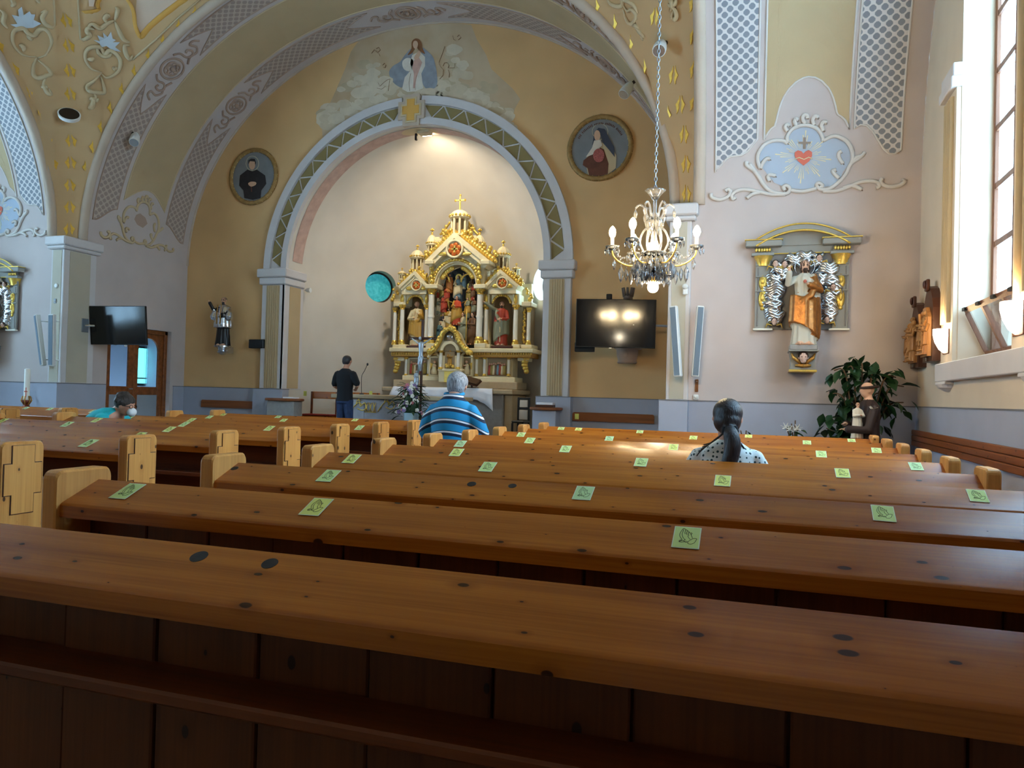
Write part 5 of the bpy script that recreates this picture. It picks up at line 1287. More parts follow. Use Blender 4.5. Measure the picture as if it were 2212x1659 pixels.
# statues in the side niches
q = MB(); b0 = zr(350, 1030, 16.66); robed(q, b0, zr(350, 748, 16.66).z - b0.z, (.25, -1, 0), 0, 1, 2, 2, beard=3, arms=(((-.17, .05, .6), (-.05, .14, .62)), ((.16, .06, .62), (.08, .15, .70))), drape=-1, seed=1)
q.tube([b0 + Vector((-.05, -.16, .55)), b0 + Vector((.06, -.18, .82))], .012, 6, m=4)
fuse(q, 'saint_statue', ['fig_cream', mat('fig_yellow', (196, 150, 62), .45), 'skin_carved', 'fig_brown', 'gold'], RET, .014, smooth_it=2)
q = MB(); b0 = zr(895, 1028, 16.64); h = zr(893, 746, 16.64).z - b0.z; robed(q, b0, h, (.15, -1, 0), 0, 1, 2, 3, beard=3, arms=(((-.22, .10, .86), (-.36, .16, .96)), ((.16, .06, .60), (.04, .15, .60))), drape=1, seed=2)
q.tube([b0 + Vector((.02, -.2, .65)), b0 + Vector((.03, -.18, .08))], .016, 6, m=4)
fuse(q, 'saint_statue', ['fig_red', mat('fig_sage', (138, 140, 116), .45), 'skin_carved', 'hair_brown', 'fig_cream'], RET, .014, smooth_it=2)
# carved group in the centre
FIG = [(565, 690, 120, 'fig_orange', 'fig_orange', 1), (618, 730, 150, 'fig_blue', 'fig_cream', 0), (655, 665, 105, 'fig_cream', 'fig_blue', -1), (520, 730, 100, 'fig_brown', 'fig_olive', 1), (500, 745, 95, 'fig_cream', 'fig_red', 1), (548, 745, 100, 'fig_orange', 'fig_red', 1), (690, 760, 120, 'fig_yellow', 'fig_olive', -1), (715, 740, 110, 'fig_red', 'fig_brown', -1), (705, 680, 90, 'fig_brown', 'fig_brown', -1), (530, 815, 110, 'fig_red', 'fig_red', 1), (500, 830, 105, 'fig_sage', 'fig_cream', 1), (722, 840, 120, 'fig_brown', 'fig_sage', -1), (558, 905, 115, 'fig_yellow', 'fig_cream', 0), (610, 895, 185, 'fig_scarlet', 'fig_yellow', 0), (520, 940, 120, 'fig_black', 'fig_cream', 1), (506, 1010, 135, 'fig_teal', 'fig_teal', 1), (650, 1015, 200, 'fig_cream', 'fig_sage', -1), (710, 1022, 205, 'fig_brown', 'fig_brown', -1), (570, 980, 110, 'gold', 'gold', 0), (680, 850, 130, 'fig_sage', 'fig_yellow', -1)]
for nm, c in (('fig_orange', (206, 130, 66)), ('fig_scarlet', (206, 76, 36)), ('fig_black', (50, 44, 44)), ('fig_teal', (70, 104, 112))): mat(nm, c, .5)
for i, (x, y, hp, r1, r2, fc) in enumerate(FIG):
    Y = 16.74 - .10 * max(0, (y - 650) / 380) - (.03 if i % 2 else 0); b0 = zr(x, y, Y); h = zr(x, y - hp, Y).z - b0.z
    q = MB(); robed(q, b0, h, (.5 * fc, -1, 0), 0, 1, 2, 3, beard=3 if i % 3 == 0 else None, longhair=.5 if i % 3 == 1 else 0, drape=1 if i % 2 else -1, seed=i, wide=1.15)
    if i in (13,):  # angel wings
        for s in (-1, 1): q.tube([b0 + Vector((s * .06, .05, h * .75)), b0 + Vector((s * .24, .06, h * .85)), b0 + Vector((s * .2, .06, h * .4))], [.03, .07, .015], 8, m=4, flat=.4)
    if i == 17: q.tube([b0 + Vector((-.12, -.1, .02)), b0 + Vector((-.12, -.1, h * 1.1))], .012, 6, m=4)
    rpart(q, 'carved_figure', [r1, r2, 'skin_carved', 'hair_brown', 'gold'], True)
    if i in (1, 6, 14, 16):
        q = MB(); c = b0 + Vector((0, .03, h * .94)); q.lathe([(.001, -.004), (.085, -.004), (.085, .004), (.001, .004)], c, 18, axis='y'); rpart(q, 'halo', 'gold', False)
q = MB(); 
for k in range(14): q.ball(zr(540 + 120 * RN.random(), 560 + 40 * RN.random(), 16.86), (.07, .04, .05), 8, 6)
rpart(q, 'carved_clouds', 'relief_blue', True, 'stuff')
# stone altar block carrying the retable, and linen over the mensa
MTOP = zr(600, 1300, 16.35).z - .004
MEN = thing('stone_mensa', 'grey stone altar block under the gilded retable with a projecting top slab', 'altar', (-6.8, 16.3, ZSAN))
q = MB(); q.bbox((-8.25, 16.0, ZSAN), (-5.42, 17.2, 1.30), .02); q.build('block', 'stone', MEN)
q = MB(); q.bbox((-8.4, 15.86, 1.30), (-5.15, 17.25, MTOP), .02); q.build('top_slab', 'stone_tan', MEN)
q = MB(); q.bbox((-5.42, 16.1, ZSAN), (-5.22, 17.1, 1.30), .02); q.build('side_pillar', 'stone_tan', MEN)
# ================================================================ sanctuary furniture
def spot(name, loc, aim, watts, col, size=R(120), blend=.8, rad=.06):
    l = bpy.data.lights.new(name, 'SPOT'); l.energy = watts; l.color = lin(col); l.spot_size = size; l.spot_blend = blend; l.shadow_soft_size = rad
    o = bpy.data.objects.new(name, l); COL.objects.link(o); d = Vector(aim) - Vector(loc); o.matrix_basis = Matrix.Translation(loc) @ d.to_track_quat('-Z', 'Y').to_matrix().to_4x4(); return o
def point(name, loc, watts, col, rad=.04):
    l = bpy.data.lights.new(name, 'POINT'); l.energy = watts; l.color = lin(col); l.shadow_soft_size = rad
    o = bpy.data.objects.new(name, l); COL.objects.link(o); o.location = loc; o.matrix_basis = Matrix.Translation(loc); return o
# apse spotlight under the crown of the arch
c = pY(917, 290, 14.62); t = thing('spotlight', 'bright spotlight under the crown of the altar arch', 'lamp', c)
q = MB(); q.bbox(c + Vector((-.14, -.10, .0)), c + Vector((.14, .12, .07)), .015); q.build('housing', 'stone_tan', t)
q = MB(); q.tube([c + Vector((0, 0, .05)), (c.x, c.y, AZ + math.sqrt(AR0 ** 2 - (c.x - AX) ** 2) - .005)], .03, 8); q.build('mount', 'iron', t)
q = MB(); q.bbox(c + Vector((-.11, .10, .005)), c + Vector((.11, .15, .06)), .01); q.build('lens', 'spot_glass', t)
q = MB(); q.bbox(c + Vector((-.22, -.03, -.12)), c + Vector((-.17, .03, .03)), .01); q.build('wiring_box', 'iron', t)
lo = spot('spotlight_beam', c + Vector((0, .22, -.03)), (AX, 17.2, 3.4), SPOT_W, (255, 240, 214), R(165), 1.0, .09); lo.parent = t; lo.matrix_parent_inverse = t.matrix_basis.inverted()
# free-standing altar table
t = thing('altar_table', 'marble altar table with tan top slab and gilded emblems in front of the apse', 'altar', (-7.2, 14.4, ZSAN))
q = MB(); q.bbox((-8.5, 14.05, ZSAN), (-5.8, 14.8, 1.13), .015); q.build('marble_front', 'marble', t)
for k in range(4):
    q = MB(); x = -8.45 + .68 * k; q.bbox((x, 14.035, ZSAN + .12), (x + .62, 14.06, 1.08), .008); q.build('marble_panel', 'marble', t)
q = MB(); q.bbox((-8.6, 13.97, 1.13), (-5.7, 14.88, 1.215), .015); q.build('top_slab', 'stone_tan', t)
def emblem(px, py, kind):
    c = pY(px, py, 14.02); q = MB()
    if kind == 0:
        for k in (-1, 0, 1): q.tube([c + Vector((k * .09 - .03, 0, .1)), c + Vector((k * .09 + .03, 0, -.1))], .009, 6); q.tube([c + Vector((k * .09 + .03, 0, .1)), c + Vector((k * .09 - .03, 0, -.1))], .009, 6)
        q.tube([c + Vector((-.13, 0, -.1)), c + Vector((.13, 0, -.1))], .009, 6)
    else:
        for pts in (((-.2, -.16), (-.1, -.02), (0, .06), (.08, .02)), ((0, .18), (.02, .08), (.05, -.02)), ((.05, -.02), (.14, .06), (.18, -.04), (.1, -.1), (-.02, -.06)), ((-.06, .0), (-.02, .12), (.06, .1))): q.tube(catmull([c + Vector((x, 0, z)) for x, z in pts], 4), .010, 6)
    q.build('gilded_emblem', 'gold', t, smooth=True)
emblem(800, 880, 0); emblem(835, 873, 1); emblem(774, 876, 1)
# linen on the mensa
q = MB(); ys = 15.84; n = 44; x0, x1 = -8.08, -5.62; V = []
rows = []
for j, (dy, z) in enumerate(((.40, MTOP + .012), (.03, MTOP + .012), (0, MTOP + .004), (-.012, MTOP - .06), (-.02, MTOP - .15), (-.025, MTOP - .24))):
    row = []
    for i in range(n + 1):
        s = i / n; x = x0 + (x1 - x0) * s; k = max(0, j - 2) / 3; zz = z - (.25 * max(0, (s - .86) / .14) * k if s > .86 else 0); yy = ys + dy - .03 * k * sin(s * 46) - .02 * k * sin(s * 17 + 1)
        row.append((x + (.04 * k if s > .9 else 0) - (.10 * k * (1 - s) ** 6), yy, zz))
    rows.append(row)
q.loft(rows, closed=False); lc = q.build('altar_cloth', 'linen', None, smooth=True, fix=False); tag(lc, 'white linen cloth hanging over the front edge of the stone altar', 'cloth')
m_ = lc.modifiers.new('t', 'SOLIDIFY'); m_.thickness = .004; m_.offset = -1
# missal on its stand
c = pY(1019, 838, 15.9); t = thing('missal_stand', 'dark missal on a tilted stand on the white altar cloth', 'book', (c.x, c.y, MTOP + .014))
M0 = Matrix.Translation((c.x, c.y, MTOP + .16)) @ Matrix.Rotation(R(14), 4, 'Y') @ Matrix.Rotation(R(28), 4, 'X')
q = MB(); q.T = M0; q.bbox((-.19, -.14, -.012), (.19, .14, .012), .004); q.build('rest', 'dark_wood', t)
q = MB(); q.T = M0; q.bbox((-.17, -.12, .013), (.17, .12, .05), .006); q.build('book', 'bronze', t)
q = MB(); q.bbox((c.x - .13, c.y - .05, MTOP + .022), (c.x + .13, c.y + .1, MTOP + .036), .004); q.bbox((c.x - .02, c.y - .02, MTOP + .036), (c.x + .02, c.y + .02, MTOP + .15), .004); q.build('foot', 'dark_wood', t)
# standing crucifix
c = pY(911, 780, 13.6); X = c.x; Y = 13.6
t = thing('standing_crucifix', 'tall dark standing crucifix with a pale corpus beside the flowers', 'crucifix', (X, Y, ZSAN))
q = MB(); q.lathe([(.17, 0), (.17, .03), (.06, .07), (.03, .12)], (X, Y, ZSAN), 16); q.build('foot', 'bronze', t, smooth=40)
q = MB(); q.bbox((X - .022, Y - .02, ZSAN + .1), (X + .022, Y + .02, 2.74), .006); q.build('shaft', 'dark_wood', t)
q = MB(); q.bbox((X - .25, Y - .022, 2.34), (X + .25, Y + .018, 2.39), .006)
for s in (-1, 1): q.tube([(X + s * .27 + .03 * cos(a), Y, 2.365 + .03 * sin(a)) for a in [2 * PI * k / 10 for k in range(10)]], .011, 6, closed=True)
q.build('crossbar', 'dark_wood', t)
q = MB(); m = 0; f = Vector((0, -.045, 0)); B_ = Vector((X, Y - .045, 0))
rings(q, [(1.98, .045, .035), (2.08, .04, .03), (2.18, .055, .04), (2.27, .06, .035), (2.30, .025, .025)], 0, 12); q.v = [(v[0] + X, v[1] + Y - .05, v[2]) for v in q.v]
for s in (-1, 1): limb(q, [(X + s * .05, Y - .05, 2.26), (X + s * .13, Y - .045, 2.31), (X + s * .215, Y - .035, 2.365)], [.02, .016, .012], 0, 8); limb(q, [(X + s * .025, Y - .05, 2.0), (X + s * .03, Y - .09, 1.86), (X + s * .008, Y - .05, 1.72)], [.028, .022, .014], 0, 8)
q.ball((X - .015, Y - .07, 2.36), (.03, .034, .042), 10, 8); q.tube([(X - .05, Y - .05, 1.98), (X + .05, Y - .05, 1.98)], .035, 8)
fuse(q, 'corpus', mat('corpus_silver', (186, 196, 206), .4, .5), t, .008)
q = MB(); robed(q, (X - .09, Y - .03, 1.42), .30, robe=0, mantle=0, skin=0, hair=0); q.build('small_figure', 'corpus_silver', t, smooth=True)
q = MB(); q.bbox((X - .15, Y - .07, 1.40), (X - .02, Y + .02, 1.42), .004); q.build('figure_ledge', 'dark_wood', t)
# flower arrangement
c = pY(888, 905, 13.25); c.z = ZSAN; t = thing('flower_arrangement', 'tall arrangement of white, pink and lilac flowers in a pale glass vase', 'flowers', c)
q = MB(); q.lathe([(.10, 0), (.12, .02), (.13, .3), (.15, .62), (.16, .64), (.14, .64), (.11, .3), (.09, .03)], c, 20); q.build('vase', mat('vase_glass', (170, 196, 206), .2, spec=.7), t, smooth=True)
FR_ = random.Random(4)
leafs = MB()
def leafblade(q, p, d, l, w, droop=.3, m=None):
    d = Vector(d).normalized(); s = d.cross(Vector((0, 0, 1)));
    if s.length < .01: s = Vector((1, 0, 0))
    s.normalize(); p = Vector(p); pts = []
    mid = [p, p + d * l * .35, p + d * l * .7 - Vector((0, 0, droop * l * .2)), p + d * l - Vector((0, 0, droop * l * .5))]
    ww = [.15 * w, w, .7 * w, .02 * w]; b_ = [m_ + s * k for m_, k in zip(mid, ww)]; a_ = [m_ - s * k for m_, k in zip(mid, ww)]
    up = s.cross(d) * (w * .25)
    V = []
    for i in range(4): V += [a_[i] + up, mid[i], b_[i] + up]
    F_ = []
    for i in range(3): F_ += [(3 * i, 3 * i + 1, 3 * i + 4, 3 * i + 3), (3 * i + 1, 3 * i + 2, 3 * i + 5, 3 * i + 4)]
    q.add(V, F_, m)
for k in range(150):
    a = FR_.uniform(0, 2 * PI); h = FR_.random(); r_ = .08 + .34 * (1 - h) ** .8 * FR_.uniform(.5, 1); p = c + Vector((r_ * cos(a) * .95 - .03 * h, r_ * sin(a) * .6, .55 + .62 * h)); leafblade(leafs, p, (cos(a), sin(a) * .6, FR_.uniform(-.4, .5)), FR_.uniform(.14, .26), .03, .5)
leafs.add(*[(lambda b: (b.v, b.f))(MB().ball(c + Vector((0, 0, .78)), (.16, .13, .26), 10, 8))][0])
o = leafs.build('foliage', 'leaf_dark', t, fix=False); o['kind'] = 'stuff'
for k in range(46):
    h = FR_.random(); a = FR_.uniform(PI * .95, PI * 2.05); r_ = .06 + .26 * (1 - h) * FR_.uniform(.5, 1); p = c + Vector((r_ * cos(a), r_ * sin(a) * .7 - .05, .62 + .62 * h)); q = MB(); rr = FR_.uniform(.025, .045)
    for j in range(5): b_ = 2 * PI * j / 5; q.ball(p + Vector((rr * .6 * cos(b_), -rr * .3, rr * .6 * sin(b_))), (rr * .55, rr * .4, rr * .55), 6, 5)
    q.ball(p + Vector((0, -rr * .5, 0)), rr * .4, 6, 4)
    q.build('blossom', ['petal_white', 'petal_lilac', 'petal_pink', 'petal_white', 'petal_lilac'][k % 5], t, smooth=True)
# gooseneck microphone
a, b_, d = pY(781, 851, 14.1), pY(781, 815, 14.1), pY(794, 787, 14.1); a.z = 1.216
t = thing('microphone', 'thin gooseneck microphone standing on the altar table', 'microphone', a)
q = MB(); q.lathe([(.05, 0), (.05, .015), (.012, .03)], a, 14); q.build('base', 'black', t, smooth=40)
q = MB(); q.tube(catmull([a, b_, b_ + (d - b_) * .5, d], 5), .007, 6); q.build('neck', 'iron', t, smooth=True)
q = MB(); q.ball(d, (.022, .022, .03), 10, 8); q.build('capsule', 'black', t, smooth=True)
# side tables on stone pedestals
for (p0, p1, pz, lab, book) in (((575, 862), (655, 862), 1.085, 'oval wooden shelf table on a stone block left of the altar arch', 0), ((1145, 881), (1215, 881), 1.075, 'oval wooden shelf table with books, right of the altar arch', 1)):
    A0, A1 = pY(*p0, 13.85), pY(*p1, 13.85); cx = (A0.x + A1.x) / 2; hw = (A1.x - A0.x) / 2
    t = thing('side_table', lab, 'table', (cx, 13.9, ZSAN))
    q = MB(); n = 28
    q.loft([[(cx + hw * k_ * cos(2 * PI * j / n), 13.85 + .26 * k_ * sin(2 * PI * j / n), z) for j in range(n)] for k_, z in ((.94, pz - .055), (1, pz - .04), (1, pz - .01), (.97, pz))]); q.build('table_top', 'oak', t, smooth=30)
    q = MB(); q.bbox((cx - hw * .72, 13.7, ZSAN), (cx + hw * .72, 14.02, pz - .056), .01); q.build('pedestal', 'stone' if book == 0 else 'dado', t)
    if book == 0:
        q = MB(); q.bbox((cx + .02, 13.75, pz + .001), (cx + .3, 13.95, pz + .03), .004); o = q.build('paper_stack', 'linen'); tag(o, 'white papers lying on the shelf table left of the altar', 'paper')
    else:
        for k in range(2):
            q = MB(); z0 = pz + .001 + .045 * k; q.bbox((cx - .18 + .02 * k, 13.72, z0), (cx + .16, 13.93, z0 + .043), .005); o = q.build('hymn_book', ['dark_wood', 'linen'][k]); tag(o, ['dark book lying under a pale one on the right shelf table', 'pale book lying on top of a dark one on the right shelf table'][k], 'book', 'books on the right shelf table')
# benches behind and beside the altar table
def sedile(px0, px1, pyt, Y, lab):
    A0, A1 = pY(px0, pyt, Y), pY(px1, pyt, Y); x0, x1, z = A0.x, A1.x, A0.z
    t = thing('sedilia_bench', lab, 'bench', ((x0 + x1) / 2, Y, ZSAN), group='benches in the apse')
    q = MB(); q.bbox((x0, Y + .30, z - .16), (x1, Y + .34, z), .01); q.build('back_board', 'pine', t)
    q = MB(); q.bbox((x0, Y - .05, ZSAN + .42), (x1, Y + .32, ZSAN + .46), .01); q.build('seat', 'pine', t)
    q = MB(); q.bbox((x0 + .01, Y - .05, ZSAN + .461), (x1 - .01, Y + .26, ZSAN + .50), .015); q.build('seat_cushion', mat('cushion_red', (130, 34, 26), .8) if 'cushion_red' not in MATS else 'cushion_red', t)
    xm = (x0 + x1) / 2; q = MB(); q.prism([(xm - .07, ZSAN), (xm + .07, ZSAN), (xm + .05, ZSAN + .2), (xm + .16, ZSAN + .42), (xm - .16, ZSAN + .42), (xm - .05, ZSAN + .2)], Y + .02, Y + .26, 'xz'); q.build('pedestal_leg', 'pine_dark', t)
    for x in (x0 + .02, x1 - .06): q = MB(); q.bbox((x, Y + .27, ZSAN), (x + .04, Y + .31, z), .005); q.build('post', 'pine_dark', t)
    return z
sedile(655, 716, 845, 14.45, 'short pine bench with red cushion beside the left arch pilaster')
sedile(735, 806, 847, 15.15, 'short pine bench with a yellow card, half hidden behind the altar table')
def wallcard(p, nrm, lab):
    q = MB(); q.bbox(p + Vector((-.04, -.003, -.055)), p + Vector((.04, .0, .055)), .001); o = q.build('prayer_card', 'card_lemon'); tag(o, lab, 'card', 'praying-hands cards on the boards')
wallcard(pY(659, 850, 14.745), 0, 'yellow card on the back board of the bench by the left pilaster'); wallcard(pY(801, 850, 15.445), 0, 'yellow card on the bench board behind the altar table')
for px0, px1, py0, py1, lab, cp, cl2 in ((435, 560, 866, 881, 'long wooden back board on the wall below the dark statue', (552, 874), 'yellow card on the wall board below the dark statue'), (1237, 1413, 891, 914, 'long wooden back board on the wall below the right screen', (1246, 899), 'yellow card on the wall board below the right screen')):
    A0, A1 = pY(px0, py0, YA - .06), pY(px1, py1, YA - .06); t = thing('wall_board', lab, 'board', ((A0.x + A1.x) / 2, YA - .04, A1.z))
    zc_ = pY((px0 + px1) / 2, (py0 + py1) / 2, YA - .06).z; q = MB(); n = 6; hz = .085
    q.prism([(A0.x, zc_ - hz), (A1.x, zc_ - hz)] + [(A1.x - .04 + .04 * cos(a), zc_ + hz - .04 + .04 * sin(a)) for a in (0, .5, 1, 1.57)] + [(A0.x + .04 - .04 * sin(a), zc_ + hz - .04 + .04 * cos(a)) for a in (0, .5, 1, 1.57)], YA - .07, YA - .035, 'xz'); q.build('board', 'oak', t)
    for x in (A0.x + .25, A1.x - .25): q = MB(); q.bbox((x - .03, YA - .036, zc_ - .05), (x + .03, YA - .019, zc_ + .05), .003); q.build('wall_bracket', 'iron', t)
    p = pY(cp[0], cp[1], YA - .072); p.z = zc_; wallcard(p, 0, cl2)
# chair beside the mensa
A0, A1 = pY(1112, 858, 15.3), pY(1139, 858, 15.3); x0, x1, zt = A0.x, A1.x, A0.z
t = thing('side_chair', 'dark framed chair with cream padded back beside the retable', 'chair', ((x0 + x1) / 2, 15.4, ZSAN))
for x in (x0, x1 - .04):
    q = MB(); q.bbox((x, 15.5, ZSAN), (x + .04, 15.54, zt), .005); q.build('back_leg', 'black', t); q = MB(); q.bbox((x, 15.1, ZSAN), (x + .04, 15.14, ZSAN + .45), .005); q.build('front_leg', 'black', t)
for za in (zt - .05, zt - .26):
    q = MB(); q.bbox((x0, 15.505, za), (x1, 15.535, za + .045), .005); q.build('back_rail', 'black', t)
q = MB(); q.bbox((x0 + .045, 15.505, zt - .215), (x1 - .045, 15.53, zt - .055), .01); q.build('back_pad', 'cream', t)
q = MB(); q.bbox((x0, 15.1, ZSAN + .45), (x1, 15.54, ZSAN + .50), .015); q.build('seat', 'black', t); q = MB(); q.bbox((x0 + .04, 15.5, ZSAN + .51), (x1 - .04, 15.53, zt - .27), .01); q.build('lower_back_pad', 'cream', t)
# door in the chancel wall with arched lights, daylight beyond
q = MB(); X = WL
for a, bb in (((X - .22, DY0, ZSAN), (X - .10, DY0 + .09, DZ)), ((X - .22, DY1 - .09, ZSAN), (X - .10, DY1, DZ)), ((X - .22, DY0, DZ - .09), (X - .10, DY1, DZ))): q.bbox(a, bb, .008)
d1 = q.build('door_1', 'oak'); d1['kind'] = 'structure'
ym = (DY0 + DY1) / 2 - .05
for y0, y1 in ((DY0 + .09, ym), (ym + .005, DY1 - .09)):
    xf0, xf1 = X - .19, X - .14; st = .13; z0, z1 = ZSAN + .01, DZ - .09; zr_ = ZSAN + .82; za = z1 - .20
    q = MB(); q.bbox((xf0, y0, z0), (xf1, y0 + st, z1), .006); q.bbox((xf0, y1 - st, z0), (xf1, y1, z1), .006); q.bbox((xf0, y0 + st, zr_), (xf1, y1 - st, zr_ + .18), .006); q.bbox((xf0, y0 + st, z0), (xf1, y1 - st, z0 + .2), .006)
    yc = (y0 + y1) / 2; ry = (y1 - y0) / 2 - st; arc = [(yc - ry * cos(PI * k / 14), za - ry * .55 + ry * .9 * sin(PI * k / 14)) for k in range(15)]
    for (ya, zA), (yb, zB) in zip(arc, arc[1:]): q.add([(x, y, z) for x in (xf0, xf1) for y, z in ((ya, zA), (yb, zB), (yb, z1), (ya, z1))], [(0, 1, 2, 3), (7, 6, 5, 4), (0, 4, 5, 1), (2, 6, 7, 3)])
    lf = q.build('door_leaf', 'oak', d1)
    q = MB(); q.box((xf0 + .02, y0 + st, zr_ + .18), (xf0 + .026, y1 - st, z1 - .05)); q.build('door_pane', 'clear_glass', lf)
    q = MB(); q.bbox((xf0 + .01, y0 + st, z0 + .2), (xf1 - .01, y1 - st, zr_), .004); q.build('door_panel', 'grey_plastic', lf)
q = MB(); q.tube([(X - .11, ym - .06, 1.2), (X - .08, ym - .06, 1.2), (X - .08, ym - .16, 1.2)], .012, 6); q.build('door_handle', 'metal', d1)
# window of the room beyond, seen through the door
wy0, wy1 = pX(291, 790, WL - 1.48).y, pX(313, 790, WL - 1.48).y; wz0, wz1 = pX(300, 828, WL - 1.48).z, pX(300, 752, WL - 1.48).z
q = MB(); q.bbox((WL - 1.5, wy0 - .05, wz0 - .06), (WL - 1.46, wy1 + .05, wz1 + .05), .004); w = q.build('window_9', 'black'); w['kind'] = 'structure'
q = MB(); q.box((WL - 1.465, wy0, wz0 + .14), (WL - 1.45, wy1, wz1)); q.build('pane', 'teal_lit' if 'teal_lit' in MATS else mat('teal_lit', (110, 220, 225), .3, emit=(110, 225, 232), es=1.3), w)
q = MB(); q.box((WL - 1.465, wy0, wz0), (WL - 1.45, wy1, wz0 + .11)); q.build('pane', 'teal_lit', w)
# ================================================================ things on the walls
# --- screens
def screen(name, c, w, h, yaw, lab, rollx=0):
    t = thing(name, lab, 'screen', c); M0 = Matrix.Translation(c) @ Matrix.Rotation(yaw, 4, 'Z') @ Matrix.Rotation(rollx, 4, 'X')
    q = MB(); q.T = M0; q.bbox((-w / 2, 0, -h / 2), (w / 2, .05, h / 2), .006); q.build('bezel', 'black', t)
    q = MB(); q.T = M0; q.box((-w / 2 + .012, -.003, -h / 2 + .018), (w / 2 - .012, .004, h / 2 - .012)); q.build('display', 'screen', t)
    q = MB(); q.T = M0; q.bbox((-w / 4, .05, -h / 3), (w / 4, .09, h / 4), .01); q.build('rear_housing', 'black', t)
    q = MB(); q.T = M0; q.bbox((-.12, .008, -h / 2 - .012), (-.06, .03, -h / 2), .003); q.build('power_led', 'chrome', t)
    return t, M0
c = pD(254, 703, 14.8); tl, M0 = screen('wall_screen', c, 1.27, .765, R(6), 'dark flat screen on a wall arm beside the left chancel door', R(6))
q = MB(); e = M0 @ Vector((-.1, .08, 0)); q.tube([e, (-12.4, c.y + .12, c.z), (-12.655, 11.46, c.z - .02)], .022, 8); q.build('wall_arm', 'chrome', tl)
q = MB(); q.bbox((-12.66, 11.38, c.z - .15), (-12.635, 11.54, c.z + .12), .004); q.build('wall_plate', 'chrome', tl)
q = MB(); p = M0 @ Vector((.15, .02, -.40)); q.ball(p, (.03, .03, .02), 8, 6); q.build('camera_dome', 'white_plastic', tl)
A0, A1, B0, B1 = pY(1247, 649, 13.35), pY(1416, 645, 13.35), pY(1246, 752, 13.35), pY(1416, 749, 13.35)
c = (A0 + A1 + B0 + B1) / 4; tr_, M0 = screen('wall_screen', c, A1.x - A0.x + .01, A0.z - B0.z, R(11.5), 'large dark flat screen reflecting lights, right of the altar arch', R(2.2))
q = MB(); q.tube([c + Vector((.3, .08, -.02)), (WR - .25, c.y + .25, c.z - .03), (WR + .004, c.y + .25, c.z - .03)], .022, 8); q.build('wall_arm', 'metal', tr_)
q = MB(); q.bbox((WR - .02, c.y + .15, c.z - .15), (WR + .003, c.y + .35, c.z + .1), .004); q.build('wall_plate', 'metal', tr_)
p = pY(1316, 641, 13.40); q = MB(); q.bbox(p + Vector((-.05, -.03, -.05)), p + Vector((.05, .04, .05)), .01); q.build('webcam', 'black', tr_)
p = pY(1263, 748, 13.42); q = MB(); q.bbox(p + Vector((-.19, 0, -.10)), p + Vector((.17, .10, .07)), .01); q.build('speaker_box', 'black', tr_)
# --- black loudspeaker on the altar wall
A0, A1 = pY(537, 733, 14.12), pY(568, 752, 14.12); t = thing('wall_speaker', 'small black loudspeaker on the ochre wall left of the arch', 'speaker', ((A0.x + A1.x) / 2, YA, A1.z))
q = MB(); q.bbox((A0.x, 14.12, A1.z), (A1.x, YA - .03, A0.z), .01); q.build('cabinet', 'black', t); q = MB(); q.bbox((A0.x + .1, YA - .031, A1.z + .05), (A1.x - .1, YA - .001, A0.z - .05), .004); q.build('bracket', 'iron', t)
# --- slim column loudspeakers, leaning from the wall
def colspk(top, bot, w, Y, lab, left):
    a, b_ = pY(*top, Y), pY(*bot, Y); t = thing('column_speaker', lab, 'speaker', (b_.x, Y, b_.z), group='slim column loudspeakers')
    d = (a - b_); L_ = d.length; ang = math.atan2(d.x, d.z); M0 = Matrix.Translation((a + b_) / 2) @ Matrix.Rotation(ang, 4, 'Y') @ Matrix.Rotation(R(-14) if left else R(14), 4, 'Z')
    q = MB(); q.T = M0; q.bbox((-w / 2, -.045, -L_ / 2), (w / 2, .045, L_ / 2), .012); q.build('cabinet', 'white_plastic', t)
    q = MB(); q.T = M0; q.bbox((-w / 2 + .012, -.052, -L_ / 2 + .02), (w / 2 - .012, -.044, L_ / 2 - .02), .004); q.build('grille', 'grille', t)
    for z in (-.38, .38): p = M0 @ Vector((0, .04, z * L_)); q = MB(); q.tube([p, (p.x, YWALL, p.z)], .012, 6); q.build('bracket', 'white_plastic', t)
YWALL = 10.965; colspk((1455, 661), (1465, 814), .105, 10.8, 'left one of two leaning slim grey speakers on the right pier', True); YWALL = YF - .002; colspk((1513, 661), (1501, 814), .10, 10.84, 'right one of two leaning slim grey speakers on the right pier', False)
YWALL = YF - .002; colspk((80, 680), (94, 790), .085, 10.85, 'left one of two leaning slim grey speakers on the left pier', True); YWALL = 10.965; colspk((113, 679), (112, 791), .11, 10.8, 'right one of two leaning slim grey speakers on the left pier', False)
# --- small fittings
def fitting(name, lab, cat, p, s, m, extra=None):
    q = MB(); q.bbox(Vector(p) - Vector((s[0], 0, s[2])), Vector(p) + Vector((s[0], s[1], s[2])), min(s) * .3); t = q.build(name, m); tag(t, lab, cat)
    if extra: 
        q = MB(); extra(q, Vector(p)); q.build('cover', 'white_plastic', t, smooth=True)
p = pY(1503, 858, YF - .025); fitting('socket', 'white power socket just above the dado on the right pier', 'socket', p, (.037, .024, .037), 'white_plastic', lambda q, p: q.lathe([(.024, -.004), (.024, .0)], p, 14, axis='y'))
p = pY(1505, 833, YF - .02); fitting('wooden_plaque', 'narrow upright wooden strip above the white socket', 'plaque', p, (.022, .019, .09), 'oak', lambda q, p: q.ball(p + Vector((0, 0, .06)), (.006, .006, .006), 6, 4))
p = pY(1480, 628, 10.90); fitting('motion_sensor', 'white motion sensor on the right pier beside the chandelier', 'sensor', p, (.035, .055, .055), 'white_plastic', lambda q, p: q.ball(p + Vector((0, -.005, .06)), (.045, .035, .04), 10, 8))
